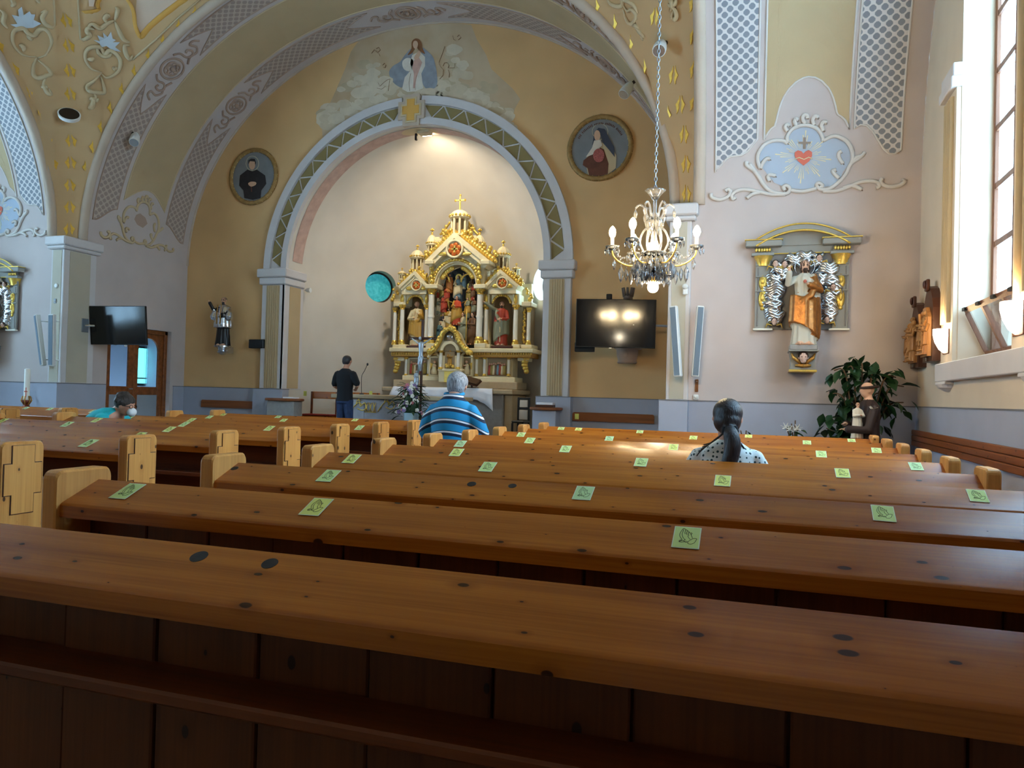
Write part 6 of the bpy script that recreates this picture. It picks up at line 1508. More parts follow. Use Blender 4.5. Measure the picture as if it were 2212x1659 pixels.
p = pY(118, 650, 10.935); fitting('wall_switch', 'small grey box on the left pier above the slim speakers', 'switch', p, (.03, .02, .045), 'grey_plastic', lambda q, p: q.ball(p + Vector((0, 0, -.01)), (.012, .012, .012), 6, 4))
p = pY(121, 617, 10.94); q = MB(); q.lathe([(.001, -.012), (.035, -.01), (.045, .0), (.045, .018)], p, 18, axis='y'); o = q.build('round_cover', 'white_plastic', smooth=40); tag(o, 'small round white cover disc on the left pier', 'cover')
q = MB(); p = pX(661, 627, AX - AR0 + .02); q.lathe([(.03, 0), (.05, .05), (.055, .12)], p, 12, axis='x'); q.tube([p, p + Vector((-.03, 0, .0))], .015, 6); o = q.build('small_spotlight', 'white_plastic', smooth=40); tag(o, 'tiny white spotlight on the inner side of the left arch pilaster', 'lamp')
# --- spotlights on the vault
def vspot(px, py, kind, lab):
    h, n_ = castn(px, py); t = thing('vault_spotlight', lab, 'lamp', h, group='spotlights on the vaults')
    s = n_.cross(Vector((0, 0, 1))); s.normalize(); u = s.cross(n_) * -1; u = u if u.z > 0 else -u
    if kind == 0:     # half-round uplighter dish
        ax = (n_ * .62 + u * .78).normalized(); e1 = s; e2 = ax.cross(e1); c = h + n_ * .17; n2 = 20
        ring = lambda r_, d: [c + ax * d + e1 * (r_ * 1.15 * cos(2 * PI * j / n2)) + e2 * (r_ * sin(2 * PI * j / n2)) for j in range(n2)]
        q = MB(); q.loft([ring(.11, -.07), ring(.16, -.05), ring(.17, .02), ring(.155, .025)]); q.build('dish', 'white_plastic', t, smooth=40)
        q = MB(); q.loft([ring(.15, .022), ring(.148, .03)]); q.build('dish_inside', 'iron', t)
        q = MB(); q.tube([h + n_ * .002, c - ax * .04], .03, 8); q.build('mount', 'iron', t)
    else:
        d = (n_ * .6 + Vector((0, -.2, -.75)) + s * (.5 if kind == 1 else -.5)).normalized(); a = h + n_ * .10
        q = MB(); q.tube([h + n_ * .003, a], .03, 8); q.build('mount', 'iron', t)
        q = MB(); w = d.cross(Vector((0, 0, 1))).normalized(); q.tube([a - d * .03, a + d * .06, a + d * .20, a + d * .27], [.05, .085, .10, .095], 14); q.build('housing', 'white_plastic', t, smooth=40)
        q = MB(); q.tube([a + d * .268, a + d * .275], [.085, .085], 14); q.build('lens', 'chrome', t)
vspot(151, 247, 0, 'half-round uplighter dish between gilded leaves on the left pendentive'); vspot(286, 287, 1, 'white spotlight on the left lattice band of the chancel vault'); vspot(1372, 175, 2, 'white spotlight under the chancel arch above the nun medallion'); vspot(1440, 92, 2, 'white spotlight on the right pendentive beside the chandelier chain')
# --- sconces between the right windows
for i, (px, py, lab) in enumerate(((2046, 742, 'lit half-shell wall lamp beside the carved wooden plaques'), (2203, 690, 'lit half-shell wall lamp at the right picture edge'))):
    p = pX(px, py, XRW - .11); Y0 = 9.27 if i == 0 else 6.88; z = 2.02
    t = thing('wall_sconce', lab, 'lamp', (XRW - .05, Y0, z), group='half-shell wall lamps')
    q = MB(); rr = []
    for k_, zz in ((1, .12), (1.0, .06), (.86, -.02), (.55, -.10), (.2, -.14)): rr.append([(XRW - .055 - .13 * k_ * sin(a), Y0 + .125 * k_ * cos(a), z + zz) for a in [PI * j / 14 for j in range(15)]])
    q.loft(rr, closed=False, cap=False); q.build('glass_shell', 'sconce_glass', t, smooth=True)
    q = MB(); q.bbox((XRW - .062, Y0 - .13, z - .15), (XRW - .051, Y0 + .13, z + .12), .004); q.build('back_plate', 'oak', t)
    lo = point('sconce_bulb', (XRW - .13, Y0, z + .19), 8.0, (255, 222, 170), .05); lo.parent = t; lo.matrix_parent_inverse = t.matrix_basis.inverted()
# --- carved wooden plaques (station reliefs) on the right wall
for i, (y0, y1, z0, z1, lab) in enumerate(((10.52, 11.02, 1.78, 2.62, 'carved wooden station plaque with pointed top, nearer the corner'), (9.74, 10.26, 1.82, 2.72, 'carved wooden station plaque with pointed top, nearer the window'))):
    yc = (y0 + y1) / 2; hw = (y1 - y0) / 2; t = thing('carved_plaque', lab, 'relief', (XRW - .03, yc, z0), group='station plaques on the right wall')
    zs_ = z1 - .28; arc = [(yc - hw, zs_), (yc - hw * .8, zs_ + .12), (yc - hw * .4, z1 - .04), (yc, z1), (yc + hw * .4, z1 - .04), (yc + hw * .8, zs_ + .12), (yc + hw, zs_)]
    q = MB(); q.prism([(yc + hw, z0), (yc - hw, z0)] + arc, XRW - .095, XRW - .001, 'yz'); q.build('back_board', 'dark_wood', t)
    q = MB(); R2 = random.Random(i + 2)
    q.prism([(yc + hw * .72, z0 + .06), (yc - hw * .72, z0 + .06), (yc - hw * .72, zs_ - .1), (yc - hw * .3, zs_ + .02), (yc + hw * .3, zs_ + .02), (yc + hw * .72, zs_ - .1)], XRW - .135, XRW - .094, 'yz')
    for k in range(5):
        b0 = Vector((XRW - .125, yc - hw * .5 + hw * .25 * k, z0 + .08 + .05 * (k % 2))); h = .42 + .1 * R2.random(); robed(q, b0, h, (-1, .1 * k, 0), 0, 0, 0, 0, wide=.8, seed=k)
    q.tube([(XRW - .17, yc - hw * .5, z0 + .2), (XRW - .17, yc + hw * .3, zs_ - .05)], .02, 6)
    q.build('carved_group', 'carving_wood', t, smooth=40)
    q = MB(); q.bbox((XRW - .13, yc - .06, z1 - .06), (XRW - .09, yc + .06, z1 + .08), .01); q.ball((XRW - .14, yc, z1 + .02), (.02, .04, .05), 8, 6); q.build('top_carving', 'dark_wood', t, smooth=40)
    q = MB(); q.bbox((XRW - .125, yc - .07, z0 + .0), (XRW - .09, yc + .07, z0 + .05), .006); q.build('number_block', 'bronze', t)
# --- long wall bench with plank back
t = thing('wall_bench', 'long wooden bench with plank back along the right wall', 'bench', (1.9, 5.5, 0))
for k, (z0, z1) in enumerate(((.775, .84), (.845, .91), (.915, .98))):
    q = MB(); q.bbox((XRW - .075, .2, z0), (XRW - .04, 10.98, z1), .008); q.build('back_plank', 'pine_back' if 'pine_back' in MATS else wood('pine_back', (150, 84, 40), (108, 58, 26), rough=.4, axis=1), t)
q = MB(); q.bbox((XRW - .42, .2, .42), (XRW - .04, 10.9, .46), .01); q.build('seat', 'pine_back', t)
for y in (.6, 3.0, 5.4, 7.8, 10.4):
    q = MB(); q.bbox((XRW - .40, y, 0), (XRW - .06, y + .05, .42), .006); q.build('leg', 'pine_dark', t); q = MB(); q.bbox((XRW - .041, y, .46), (XRW - .019, y + .05, .95), .003); q.build('back_post', 'pine_dark', t)

# ================================================================ statues
# --- saint in silver surplice on a bracket
b0 = pY(481, 747, 14.02); top = pY(481, 643, 14.02); h = top.z - b0.z
t = thing('saint_statue', 'dark saint statue in silver surplice on a wall bracket, left of the arch', 'statue', (b0.x, b0.y, b0.z - .02))
q = MB(); robed(q, b0, h, (.25, -1, 0), 0, 1, 2, 3, beard=3, arms=(((-.19, .05, .72), (-.26, .10, .88)), ((.17, .08, .62), (.03, .17, .64))), drape=0, wide=1.05, seed=4)
M_ = Matrix.Translation(b0); q.T = M_
rings(q, [(.37 * h, .195 * h, .165 * h), (.44 * h, .20 * h, .17 * h), (.58 * h, .185 * h, .15 * h), (.72 * h, .165 * h, .125 * h), (.80 * h, .145 * h, .10 * h), (.845 * h, .08 * h, .07 * h)], 1, 30, .05, 12)
for sg in (-1, 1): limb(q, [(sg * .12 * h, 0, .74 * h), (sg * .18 * h, -.05 * h, .66 * h), (sg * .19 * h, -.07 * h, .58 * h)], [.05 * h, .07 * h, .08 * h], 1)
q.T = None
fuse(q, 'figure', [mat('cassock_black', (22, 20, 22), .4), 'silver', 'skin_carved', 'hair_black'], t, .012, smooth_it=2)
q = MB(); q.tube([b0 + Vector((-.045, -.145, h * .84)), b0 + Vector((-.05, -.175, h * .62)), b0 + Vector((-.04, -.18, h * .44))], .012, 6); q.tube([b0 + Vector((.05, -.145, h * .84)), b0 + Vector((.05, -.175, h * .62)), b0 + Vector((.05, -.18, h * .44))], .012, 6); q.build('stole', 'gold_dull', t, smooth=True)
q = MB(); q.lathe([(.19, -.001), (.19, -.03), (.13, -.05), (.09, -.10), (.13, -.15), (.07, -.19), (.02, -.21)], b0, 14)
q.bbox(b0 + Vector((-.08, .05, -.16)), (b0.x + .08, YA - .002, b0.z - .02), .01); q.build('bracket', 'silver', t, smooth=40)
# --- crowned head and bracket of a statue hidden behind the right screen
b0 = pY(1355, 768, 14.08); t = thing('hidden_statue', 'statue mostly hidden behind the right screen, only crown and carved bracket showing', 'statue', (b0.x, b0.y, b0.z))
q = MB(); b1 = b0 + Vector((0, 0, .16)); robed(q, b1, pY(1357, 636, 14.1).z - b1.z, robe=0, mantle=0, skin=0, hair=0, seed=3); q.build('figure', mat('statue_grey', (110, 98, 90), .5, .2), t, smooth=True)
c = pY(1357, 632, 14.08); q = MB()
for k in range(5): a = PI * k / 4; q.tube([c + Vector((.07 * cos(a), -.05 * sin(a), -.08)), c + Vector((.11 * cos(a), -.08 * sin(a), .09))], [.03, .02], 6)
q.lathe([(.09, -.12), (.08, -.06)], c, 10); q.build('crown', 'statue_grey', t, smooth=True)
q = MB(); q.bbox(b0 + Vector((-.24, -.1, .12)), (b0.x + .24, YA - .002, b0.z + .16), .01); q.lathe([(.21, .12), (.20, .0), (.17, -.1), (.19, -.13), (.17, -.15)], b0, 16); q.ball(b0 + Vector((0, -.19, .02)), (.05, .03, .065), 8, 6)
q.bbox(b0 + Vector((-.1, .05, -.1)), (b0.x + .1, YA - .002, b0.z + .12), .01); q.build('bracket', 'stucco_rose', t, smooth=40)

# --- framed figure among silver clouds (right transept), and its twin at the left picture edge
mat('aedicule', (150, 148, 140), .6, var=.04, scale=5); mat('aedicule_back', (128, 124, 120), .65); mat('mantle_gold', (168, 110, 56), .34, .62, var=.25, scale=18, bump=.3, bscale=60); mat('robe_pale', (196, 190, 172), .5); mat('cherub_face', (222, 186, 168), .5)
def aedicule(X0, lab, corb, mirror=False, lab2=None):
    """origin X0 = centre of the frame on the wall Y=YF"""
    s_ = -1 if mirror else 1
    t = thing('statue_frame', lab, 'frame', (X0, YF, 2.28)); y0 = YF - .10
    P = lambda x: X0 + s_ * x
    def bx(name, m, x0, x1, z0, z1, d0, d1, parent=t, bev=.006):
        q = MB(); a, b_ = sorted((P(x0), P(x1))); q.bbox((a, YF - d1, z0), (b_, YF - d0, z1), bev); return q.build(name, m, parent)
    bx('back_panel', 'aedicule_back', -.56, .56, 2.30, 3.42, .001, .03)
    for sx in (-1, 1):
        pl = bx('pilaster', 'aedicule', sx * .60, sx * .30 if False else sx * .40, 2.30, 3.40, .03, .07)
        bx('pilaster_inset', 'aedicule_back', sx * .575, sx * .555, 2.34, 3.16, .065, .078, pl); bx('pilaster_foot', 'ivory_white', sx * .62, sx * .36, 2.285, 2.31, .03, .10, pl)
        for k, z in enumerate((2.66, 2.86, 3.02)): bx('pilaster_band', 'aedicule', sx * .60, sx * .41, z + .16, z + .18, .06, .09, pl)
        for z, hh in ((2.72, .13), (2.95, .10)):
            q = MB(); q.ball((P(sx * .50), YF - .075, z), (.055, .025, hh), 8, 7); q.ball((P(sx * .50), YF - .09, z + .02), (.03, .03, hh * .5), 8, 6); q.ball((P(sx * .50), YF - .075, z - hh), (.03, .02, .03), 6, 5); q.build('gilded_drop', 'gold', pl, smooth=True)
        q = MB(); q.lathe([(.085, 3.18), (.09, 3.22), (.12, 3.30), (.13, 3.32)], (P(sx * .50), YF - .03, 0), 12); q.build('capital', 'gold', pl, smooth=40)
        bx('impost', 'aedicule', sx * .66, sx * .36, 3.32, 3.36, .02, .12, pl); q = MB()
        for k in range(6): q.ball((P(sx * (.42 + .035 * k)), YF - .11, 3.40), (.02, .015, .03), 6, 5)
        o = q.build('gilded_frieze', 'gold', pl, smooth=True)
        bx('impost_cornice', 'aedicule', sx * .74, sx * .26, 3.44, 3.53, .02, .17, pl, .012); bx('gilt_edge', 'gold', sx * .75, sx * .25, 3.525, 3.54, .02, .18, pl, .003)
    bx('frieze_panel', 'aedicule', -.56, .56, 3.34, 3.52, .001, .05)
    bx('gilt_line', 'gold', -.40, .40, 3.345, 3.36, .05, .06)
    q = MB(); arcs = []
    for k in range(21):
        a = -1 + 2 * k / 20; x = .60 * a; z = 3.50 + .20 * (1 - a * a); arcs.append((P(x), z))
    for (xa, za), (xb, zb_) in zip(arcs, arcs[1:]): q.add([(x, y, z) for y in (YF - .16, YF - .01) for x, z in ((xa, za - .05), (xb, zb_ - .05), (xb, zb_ + .03), (xa, za + .03))], [(0, 1, 2, 3), (7, 6, 5, 4), (0, 4, 5, 1), (2, 6, 7, 3)])
    ar = q.build('segmental_pediment', 'aedicule', t)
    for dz, r_ in ((.035, .012), (-.055, .016)): q = MB(); q.tube([(x, YF - .165, z + dz) for x, z in arcs], r_, 6); q.build('gilt_moulding', 'gold', ar, smooth=True)
    q = MB(); q.prism([(arcs[0][0], 3.46)] + arcs + [(arcs[-1][0], 3.46)], YF - .065, YF - .003, 'xz'); q.build('pediment_field', 'aedicule', ar)
    # silver clouds
    RC = random.Random(21)
    CL = [(-.30, 3.14, .10), (-.12, 3.24, .10), (.02, 3.27, .09), (.18, 3.24, .09), (.32, 3.12, .12), (-.36, 2.98, .11), (-.36, 2.84, .12), (-.38, 2.70, .12), (-.37, 2.57, .11), (-.34, 2.45, .10), (.34, 2.96, .12), (.40, 2.84, .10), (.32, 2.72, .10), (.34, 2.60, .11), (.34, 2.47, .10), (-.24, 3.06, .08), (.24, 2.98, .08)]
    for x, z, r_ in CL:
        q = MB()
        for k in range(4):
            a0 = RC.uniform(0, 6.28); zz = z - .05 + .033 * k; w_ = r_ * RC.uniform(.8, 1.25); sg = RC.choice((-1, 1))
            q.tube(catmull([(P(x - w_), YF - .06, zz - .02 * sg), (P(x - w_ * .4), YF - .09, zz + .03 * sg), (P(x + w_ * .3), YF - .10, zz - .015 * sg), (P(x + w_ * .9), YF - .08, zz + .03 * sg), (P(x + w_ * .8), YF - .07, zz + .055 * sg)], 4), [.012, .022, .03, .034, .036, .037, .037, .036, .035, .034, .034, .033, .032, .03, .027, .022, .012], 8)
        q.ball((P(x), YF - .05, z), (r_ * 1.0, .04, r_ * .7), 12, 8)
        q.build('silver_cloud', 'silver', t, smooth=True)
    for x, z in ((-.34, 3.20), (-.22, 3.19), (.22, 3.26), (.40, 2.86), (-.34, 2.40), (.33, 2.42)):
        q = MB(); c = Vector((P(x), YF - .13, z)); head(q, c, .05, (0.1 * s_, -1, 0), 0, 1); ch = q.build('cherub_head', ['cherub_face', 'hair_brown'], t, smooth=True)
        for sg in (-1, 1): q = MB(); q.tube([c + Vector((sg * .03, .01, -.05)), c + Vector((sg * .09, .02, -.03)), c + Vector((sg * .11, .02, -.09))], [.015, .03, .008], 8, flat=.5); q.build('cherub_wing', 'gold', ch, smooth=True)
    # the standing figure
    b0 = Vector((P(.03), YF - .33, 2.06)); hh = 1.13
    g = thing('sacred_statue', lab2, 'statue', b0)
    q = MB(); robed(q, b0, hh, (.08 * s_, -1, 0), 0, 1, 2, 3, beard=3, longhair=.7, arms=(((-.19, .06, .72), (-.19, .14, .85)), ((.17, .07, .64), (.03, .15, .70))), drape=-1, wide=1.0, seed=6)
    fuse(q, 'figure', ['robe_pale', 'mantle_gold', 'skin_carved', 'hair_brown'], g, .011, smooth_it=2)
    q = MB(); q.ball(b0 + Vector((0, -.10, hh * .745)), (.022, .014, .026), 8, 6); q.build('red_heart', 'heart_red', g, smooth=True)
    q = MB(); c = b0 + Vector((0, .06, hh * .94)); q.tube([c + Vector((.125 * cos(2 * PI * k / 28), 0, .125 * sin(2 * PI * k / 28))) for k in range(28)], .006, 6, closed=True); q.tube([c + Vector((0, 0, -.12)), c + Vector((0, -.04, -.08))], .006, 6); q.build('halo_ring', 'silver', g, smooth=True)
    q = MB(); q.bbox(b0 + Vector((-.18, -.14, -.07)), b0 + Vector((.17, .14, .0)), .01); q.build('plinth', 'stone', g)
    # corbel with cherub
    k_ = thing('corbel', corb, 'corbel', (b0.x, YF, 1.71)); c = Vector((b0.x, YF, 1.99))
    q = MB(); q.bbox((c.x - .19, YF - .49, c.z - .02), (c.x + .19, YF - .001, c.z + .0), .008); q.prism([(c.x - .17, c.z - .02), (c.x + .17, c.z - .02), (c.x + .15, c.z - .14), (c.x + .16, c.z - .26), (c.x - .16, c.z - .26), (c.x - .15, c.z - .14)], YF - .36, YF - .001, 'xz'); q.build('block', 'aedicule', k_)
    q = MB(); q.bbox((c.x - .175, YF - .38, c.z - .285), (c.x + .175, YF - .001, c.z - .255), .006); q.build('lower_moulding', 'gold', k_)
    q = MB(); head(q, (c.x, YF - .42, c.z - .10), .075, (0, -1, 0), 0, 1); q.build('cherub_head', ['cherub_face', 'hair_brown'], k_, smooth=True)
    for sg in (-1, 1):
        q = MB(); q.tube([(c.x + sg * .03, YF - .39, c.z - .17), (c.x + sg * .12, YF - .39, c.z - .10), (c.x + sg * .145, YF - .38, c.z - .04)], [.04, .04, .015], 8, flat=.6); q.tube([(c.x + sg * .0, YF - .39, c.z - .2), (c.x + sg * .1, YF - .39, c.z - .2)], [.03, .015], 8); q.build('cherub_wing', 'gold_dull', k_, smooth=True)
aedicule(.555, 'grey and gold wall frame with silver clouds and cherubs on the right transept wall', 'corbel with cherub head under the bearded statue', False, 'bearded statue in gold mantle raising one hand before silver clouds')
aedicule(2 * XC - .555, 'grey and gold wall frame with silver clouds, cut by the left picture edge', 'corbel with cherub head at the left picture edge', True, 'statue in gold mantle cut by the left picture edge')
# ================================================================ people
def figT(x, y, z, rz): return Matrix.Translation((x, y, z)) @ Matrix.Rotation(rz, 4, 'Z')
def striped():
    m = bpy.data.materials.new('striped_polo'); m.use_nodes = True; MATS['striped_polo'] = m
    N = m.node_tree.nodes; L = m.node_tree.links; b = N['Principled BSDF']; b.inputs['Roughness'].default_value = .8
    tc = N.new('ShaderNodeTexCoord'); sp = N.new('ShaderNodeSeparateXYZ'); L.new(tc.outputs['Object'], sp.inputs[0])
    a = N.new('ShaderNodeMath'); a.operation = 'MULTIPLY_ADD'; a.inputs[1].default_value = 1 / .113; a.inputs[2].default_value = -.905 / .113 + 20; xx = N.new('ShaderNodeMath'); xx.operation = 'ADD'; xx.inputs[1].default_value = 2.74; L.new(sp.outputs[0], xx.inputs[0])
    x2 = N.new('ShaderNodeMath'); x2.operation = 'MULTIPLY'; L.new(xx.outputs[0], x2.inputs[0]); L.new(xx.outputs[0], x2.inputs[1])
    zz = N.new('ShaderNodeMath'); zz.operation = 'ADD'; L.new(x2.outputs[0], zz.inputs[0]); L.new(sp.outputs[2], zz.inputs[1]); L.new(zz.outputs[0], a.inputs[0])
    f = N.new('ShaderNodeMath'); f.operation = 'FRACT'; L.new(a.outputs[0], f.inputs[0])
    r = N.new('ShaderNodeValToRGB'); L.new(f.outputs[0], r.inputs[0]); r.color_ramp.interpolation = 'CONSTANT'
    base, navy, white = lin((24, 142, 196)) + (1,), lin((18, 34, 62)) + (1,), lin((238, 242, 248)) + (1,)
    e = r.color_ramp.elements; e[0].position = 0; e[0].color = navy; e[1].position = .17; e[1].color = white
    for p, c in ((.31, navy), (.36, base), (.93, navy)): q = e.new(p); q.color = c
    L.new(r.outputs[0], b.inputs['Base Color']); return m
striped()
def dotted():
    m = bpy.data.materials.new('dotted_shirt'); m.use_nodes = True; MATS['dotted_shirt'] = m
    N = m.node_tree.nodes; L = m.node_tree.links; b = N['Principled BSDF']; b.inputs['Roughness'].default_value = .8
    tc = N.new('ShaderNodeTexCoord'); v = N.new('ShaderNodeTexVoronoi'); v.inputs['Scale'].default_value = 36; v.inputs['Randomness'].default_value = .35; L.new(tc.outputs['Object'], v.inputs['Vector'])
    mr = N.new('ShaderNodeMapRange'); mr.inputs[1].default_value = .27; mr.inputs[2].default_value = .31; L.new(v.outputs['Distance'], mr.inputs[0])
    mx = N.new('ShaderNodeMix'); mx.data_type = 'RGBA'; mx.inputs[6].default_value = lin((40, 74, 78)) + (1,); mx.inputs[7].default_value = lin((226, 234, 232)) + (1,); L.new(mr.outputs[0], mx.inputs[0]); L.new(mx.outputs[2], b.inputs['Base Color'])
dotted()
mat('cloth_black', (16, 18, 24), .85, bump=.2, bscale=90); mat('denim', (34, 52, 86), .8, var=.2, scale=14, bump=.2, bscale=200); mat('cyan_shirt', (40, 186, 196), .8); mat('trousers_grey', (70, 72, 80), .8); mat('shoe', (30, 28, 28), .6); mat('mask_white', (230, 234, 236), .8); mat('hair_mix', (70, 62, 58), .5, bump=.8, bscale=90, var2=(40, 34, 32), scale=30)
def seated_body(q, shw, neck, headc, headr, face, arms, knees=True, hairless=True, seat=.455):
    rings(q, [(seat, .17, .14), (seat + .12, .16, .13), (.8, .16, .12), (neck - .12, .17, .11), (neck - .05, .10, .08), (neck, .06, .06)], 0, 18)
    q.tube([(0, 0, neck - .03), ((headc[0]) * .6, headc[1] * .6, (neck + headc[2]) / 2), (headc[0] * .9, headc[1] * .8, headc[2] - .02)], [.06, .058, .06], 12, m=0)
    head(q, headc, headr, face, 0, None)
    for sg, (e, w) in zip((-1, 1), arms):
        limb(q, [(sg * shw, 0, neck - .12), e, w], [.05, .042, .03], 0); d = Vector(w) - Vector(e); hand(q, Vector(w) + d.normalized() * .06, d, (0, 0, 1), .09, 0)
    for sg in (-1, 1): limb(q, [(sg * .09, .02, seat + .06), (sg * .12, .36, seat + .06), (sg * .12, .38, .10)], [.085, .065, .045], 0); limb(q, [(sg * .12, .36, .05), (sg * .12, .50, .045)], [.042, .038], 0)
def trousers(q, seat, m=0):
    rings(q, [(seat - .005, .18, .15), (seat + .1, .178, .15), (seat + .2, .172, .14)], m, 18)
    for sg in (-1, 1): limb(q, [(sg * .09, .02, seat + .07), (sg * .12, .37, seat + .07), (sg * .12, .39, .12)], [.10, .08, .062], m)
# --- broad man in the striped polo, seated in the aisle
X, Y = -2.74, 6.62; T = figT(X, Y, 0, 0)
t = thing('person', 'seated person with grey hair in a turquoise striped polo, seen from behind', 'person', (X, Y, 0), group='people')
q = MB(); q.T = T; seated_body(q, .155, 1.26, (0, .10, 1.365), .122, (.1, 1, -.25), (((-.285, .02, .86), (-.24, .20, .70)), ((.285, .02, .86), (.24, .18, .70)))); q.T = None
fuse(q, 'body', ['skin'], t, .014)
q = MB(); q.T = T
rings(q, [(.56, .20, .185), (.62, .21, .195), (.72, .212, .195), (.85, .20, .18), (.98, .208, .17), (1.08, .215, .16), (1.15, .205, .14), (1.205, .16, .115), (1.245, .105, .095), (1.275, .08, .085)], 0, 32, .012, 5)
for sg in (-1, 1): limb(q, [(sg * .165, 0, 1.135), (sg * .25, .0, 1.02), (sg * .288, .03, .90)], [.078, .076, .078], 0, 14)
q.tube([(.088 * cos(a), .02 + .088 * sin(a), 1.285 + .012 * sin(a)) for a in [2 * PI * k / 20 for k in range(20)]], .018, 8, closed=True); q.T = None
fuse(q, 'polo_shirt', ['striped_polo'], t, .011, smooth_it=3)
q = MB(); q.T = T; trousers(q, .455); q.T = None; fuse(q, 'trousers', ['trousers_grey'], t, .014)
q = MB(); q.T = T
for sg in (-1, 1): limb(q, [(sg * .12, .35, .055), (sg * .12, .52, .045)], [.055, .05], 0)
q.T = None; q.build('shoes', 'shoe', t, smooth=True)
q = MB(); q.T = T; c = Vector((0, .092, 1.402)); q.ball(c, (.102, .122, .105), 20, 14)
rings(q, [(1.29, .066, .066, 0, .065), (1.33, .086, .086, 0, .06), (1.38, .096, .10, 0, .07), (1.44, .088, .098, 0, .085)], 0, 20); q.T = None
fuse(q, 'hair', ['hair_grey'], t, .009, smooth_it=2)
# stool he sits on
s_ = thing('stool', 'plain wooden stool under the man in the striped polo', 'stool', (X, Y, 0)); q = MB(); q.bbox((X - .19, Y - .18, .405), (X + .19, Y + .18, .448), .012); q.build('seat', 'oak', s_)
for sx in (-1, 1):
    for sy in (-1, 1): q = MB(); q.tube([(X + sx * .15, Y + sy * .14, .41), (X + sx * .18, Y + sy * .165, .0)], .018, 8); q.build('leg', 'oak', s_)
# --- woman with the ponytail
X, Y = -.165, rowY(5) + .40; T = figT(X, Y, 0, R(3))
t = thing('person', 'seated person with dark ponytail in a pale dotted shirt, seen from behind', 'person', (X, Y, 0), group='people')
q = MB(); q.T = T; seated_body(q, .165, 1.045, (0, .04, 1.185), .115, (-.1, 1, -.15), (((-.22, .04, .74), (-.12, .24, .66)), ((.22, .04, .74), (.12, .24, .66)))); q.T = None
fuse(q, 'body', ['skin'], t, .013)
q = MB(); q.T = T
rings(q, [(.56, .18, .15), (.66, .175, .14), (.80, .18, .135), (.90, .185, .12), (.965, .175, .105), (1.005, .13, .09), (1.035, .085, .075), (1.05, .07, .068)], 0, 30, .01, 6)
for sg in (-1, 1): limb(q, [(sg * .155, 0, .95), (sg * .205, .02, .86), (sg * .222, .04, .78)], [.06, .064, .06], 0, 14)
q.T = None; fuse(q, 'shirt', ['dotted_shirt'], t, .010, smooth_it=3)
q = MB(); q.T = T; trousers(q, .455); q.T = None; fuse(q, 'trousers', ['trousers_grey'], t, .014)
q = MB(); q.T = T
q.ball((0, .02, 1.215), (.092, .105, .094), 20, 14); q.ball((-.002, -.01, 1.165), (.085, .085, .085), 18, 12); q.ball((.01, -.06, 1.115), (.05, .045, .05), 14, 10)
q.T = None; fuse(q, 'hair', ['hair_black'], t, .008, smooth_it=2)
q = MB(); q.T = T
q.tube(catmull([(.012, -.075, 1.125), (.02, -.115, 1.09), (.03, -.125, 1.02), (.02, -.13, .95), (.0, -.135, .90), (-.015, -.13, .865)], 4), [.03, .034, .038, .042, .046, .048, .049, .05, .051, .051, .05, .05, .049, .048, .045, .042, .038, .032, .025, .016, .006], 14, flat=.75)
for k in range(6): q.tube(catmull([(-.01, -.07, 1.11), (-.04 - .006 * k, -.085, 1.075 - .004 * k), (-.09 - .012 * k, -.09, 1.035 - .010 * k), (-.14 - .008 * k, -.07, 1.015 - .014 * k)], 4), .0035, 5)
q.T = None; q.build('ponytail', 'hair_black', t, smooth=True)
q = MB(); q.T = T; q.tube([(.015 + .04 * cos(a), -.095 + .02 * sin(a), 1.108 + .03 * sin(a)) for a in [2 * PI * k / 14 for k in range(14)]], .012, 8, closed=True); q.T = None; q.build('hair_tie', 'cloth_black', t, smooth=True)
q = MB(); q.T = T; q.tube([(.045, -.055, 1.075), (.075, -.05, 1.035), (.10, -.06, 1.0)], .006, 6); q.T = None; q.build('necklace_cord', 'cloth_black', t, smooth=True)
# --- man standing by the altar
p = pY(745, 850, 13.35); X, Y = p.x, 13.35; T = figT(X, Y, ZSAN, R(-6)); H = pY(741, 768, Y).z - ZSAN
t = thing('person', 'standing person in black T-shirt and jeans before the altar table', 'person', (X, Y, ZSAN), group='people')
k = H / 1.78
def sc(*a): return tuple(x * k for x in a)
q = MB(); q.T = T @ Matrix.Scale(k, 4)
rings(q, [(.86, .16, .12), (.95, .15, .11), (1.1, .15, .11), (1.3, .18, .12), (1.42, .17, .1), (1.48, .1, .075), (1.53, .06, .06)], 0, 18)
q.tube([(0, .0, 1.49), (0, .03, 1.58), (0, .05, 1.63)], [.06, .058, .06], 12, m=0); head(q, (0, .055, 1.665), .115, (.1, 1, -.35), 0, None)
for sg, e, w in ((-1, (-.27, .0, 1.14), (-.16, .24, 1.02)), (1, (.29, .02, 1.16), (.13, .20, 1.10))):
    limb(q, [(sg * .19, 0, 1.42), e, w], [.05, .042, .03], 0); d = Vector(w) - Vector(e); hand(q, Vector(w) + d.normalized() * .05, d, (0, 0, 1), .09, 0)
for sg in (-1, 1): limb(q, [(sg * .09, 0, .88), (sg * .10, .02, .48), (sg * .10, -.02, .09)], [.085, .06, .042], 0); limb(q, [(sg * .10, -.02, .05), (sg * .11, .16, .04)], [.04, .035], 0)
q.T = None; fuse(q, 'body', ['skin'], t, .013)
q = MB(); q.T = T @ Matrix.Scale(k, 4)
rings(q, [(.84, .185, .145), (.95, .175, .135), (1.08, .17, .13), (1.25, .195, .14), (1.38, .205, .135), (1.45, .165, .11), (1.50, .09, .085), (1.515, .07, .075)], 0, 26, .01, 6)
for sg, e in ((-1, (-.265, .0, 1.18)), (1, (.285, .01, 1.20))): limb(q, [(sg * .18, 0, 1.41), (sg * .225, 0, 1.32), e], [.075, .078, .07], 0, 14)
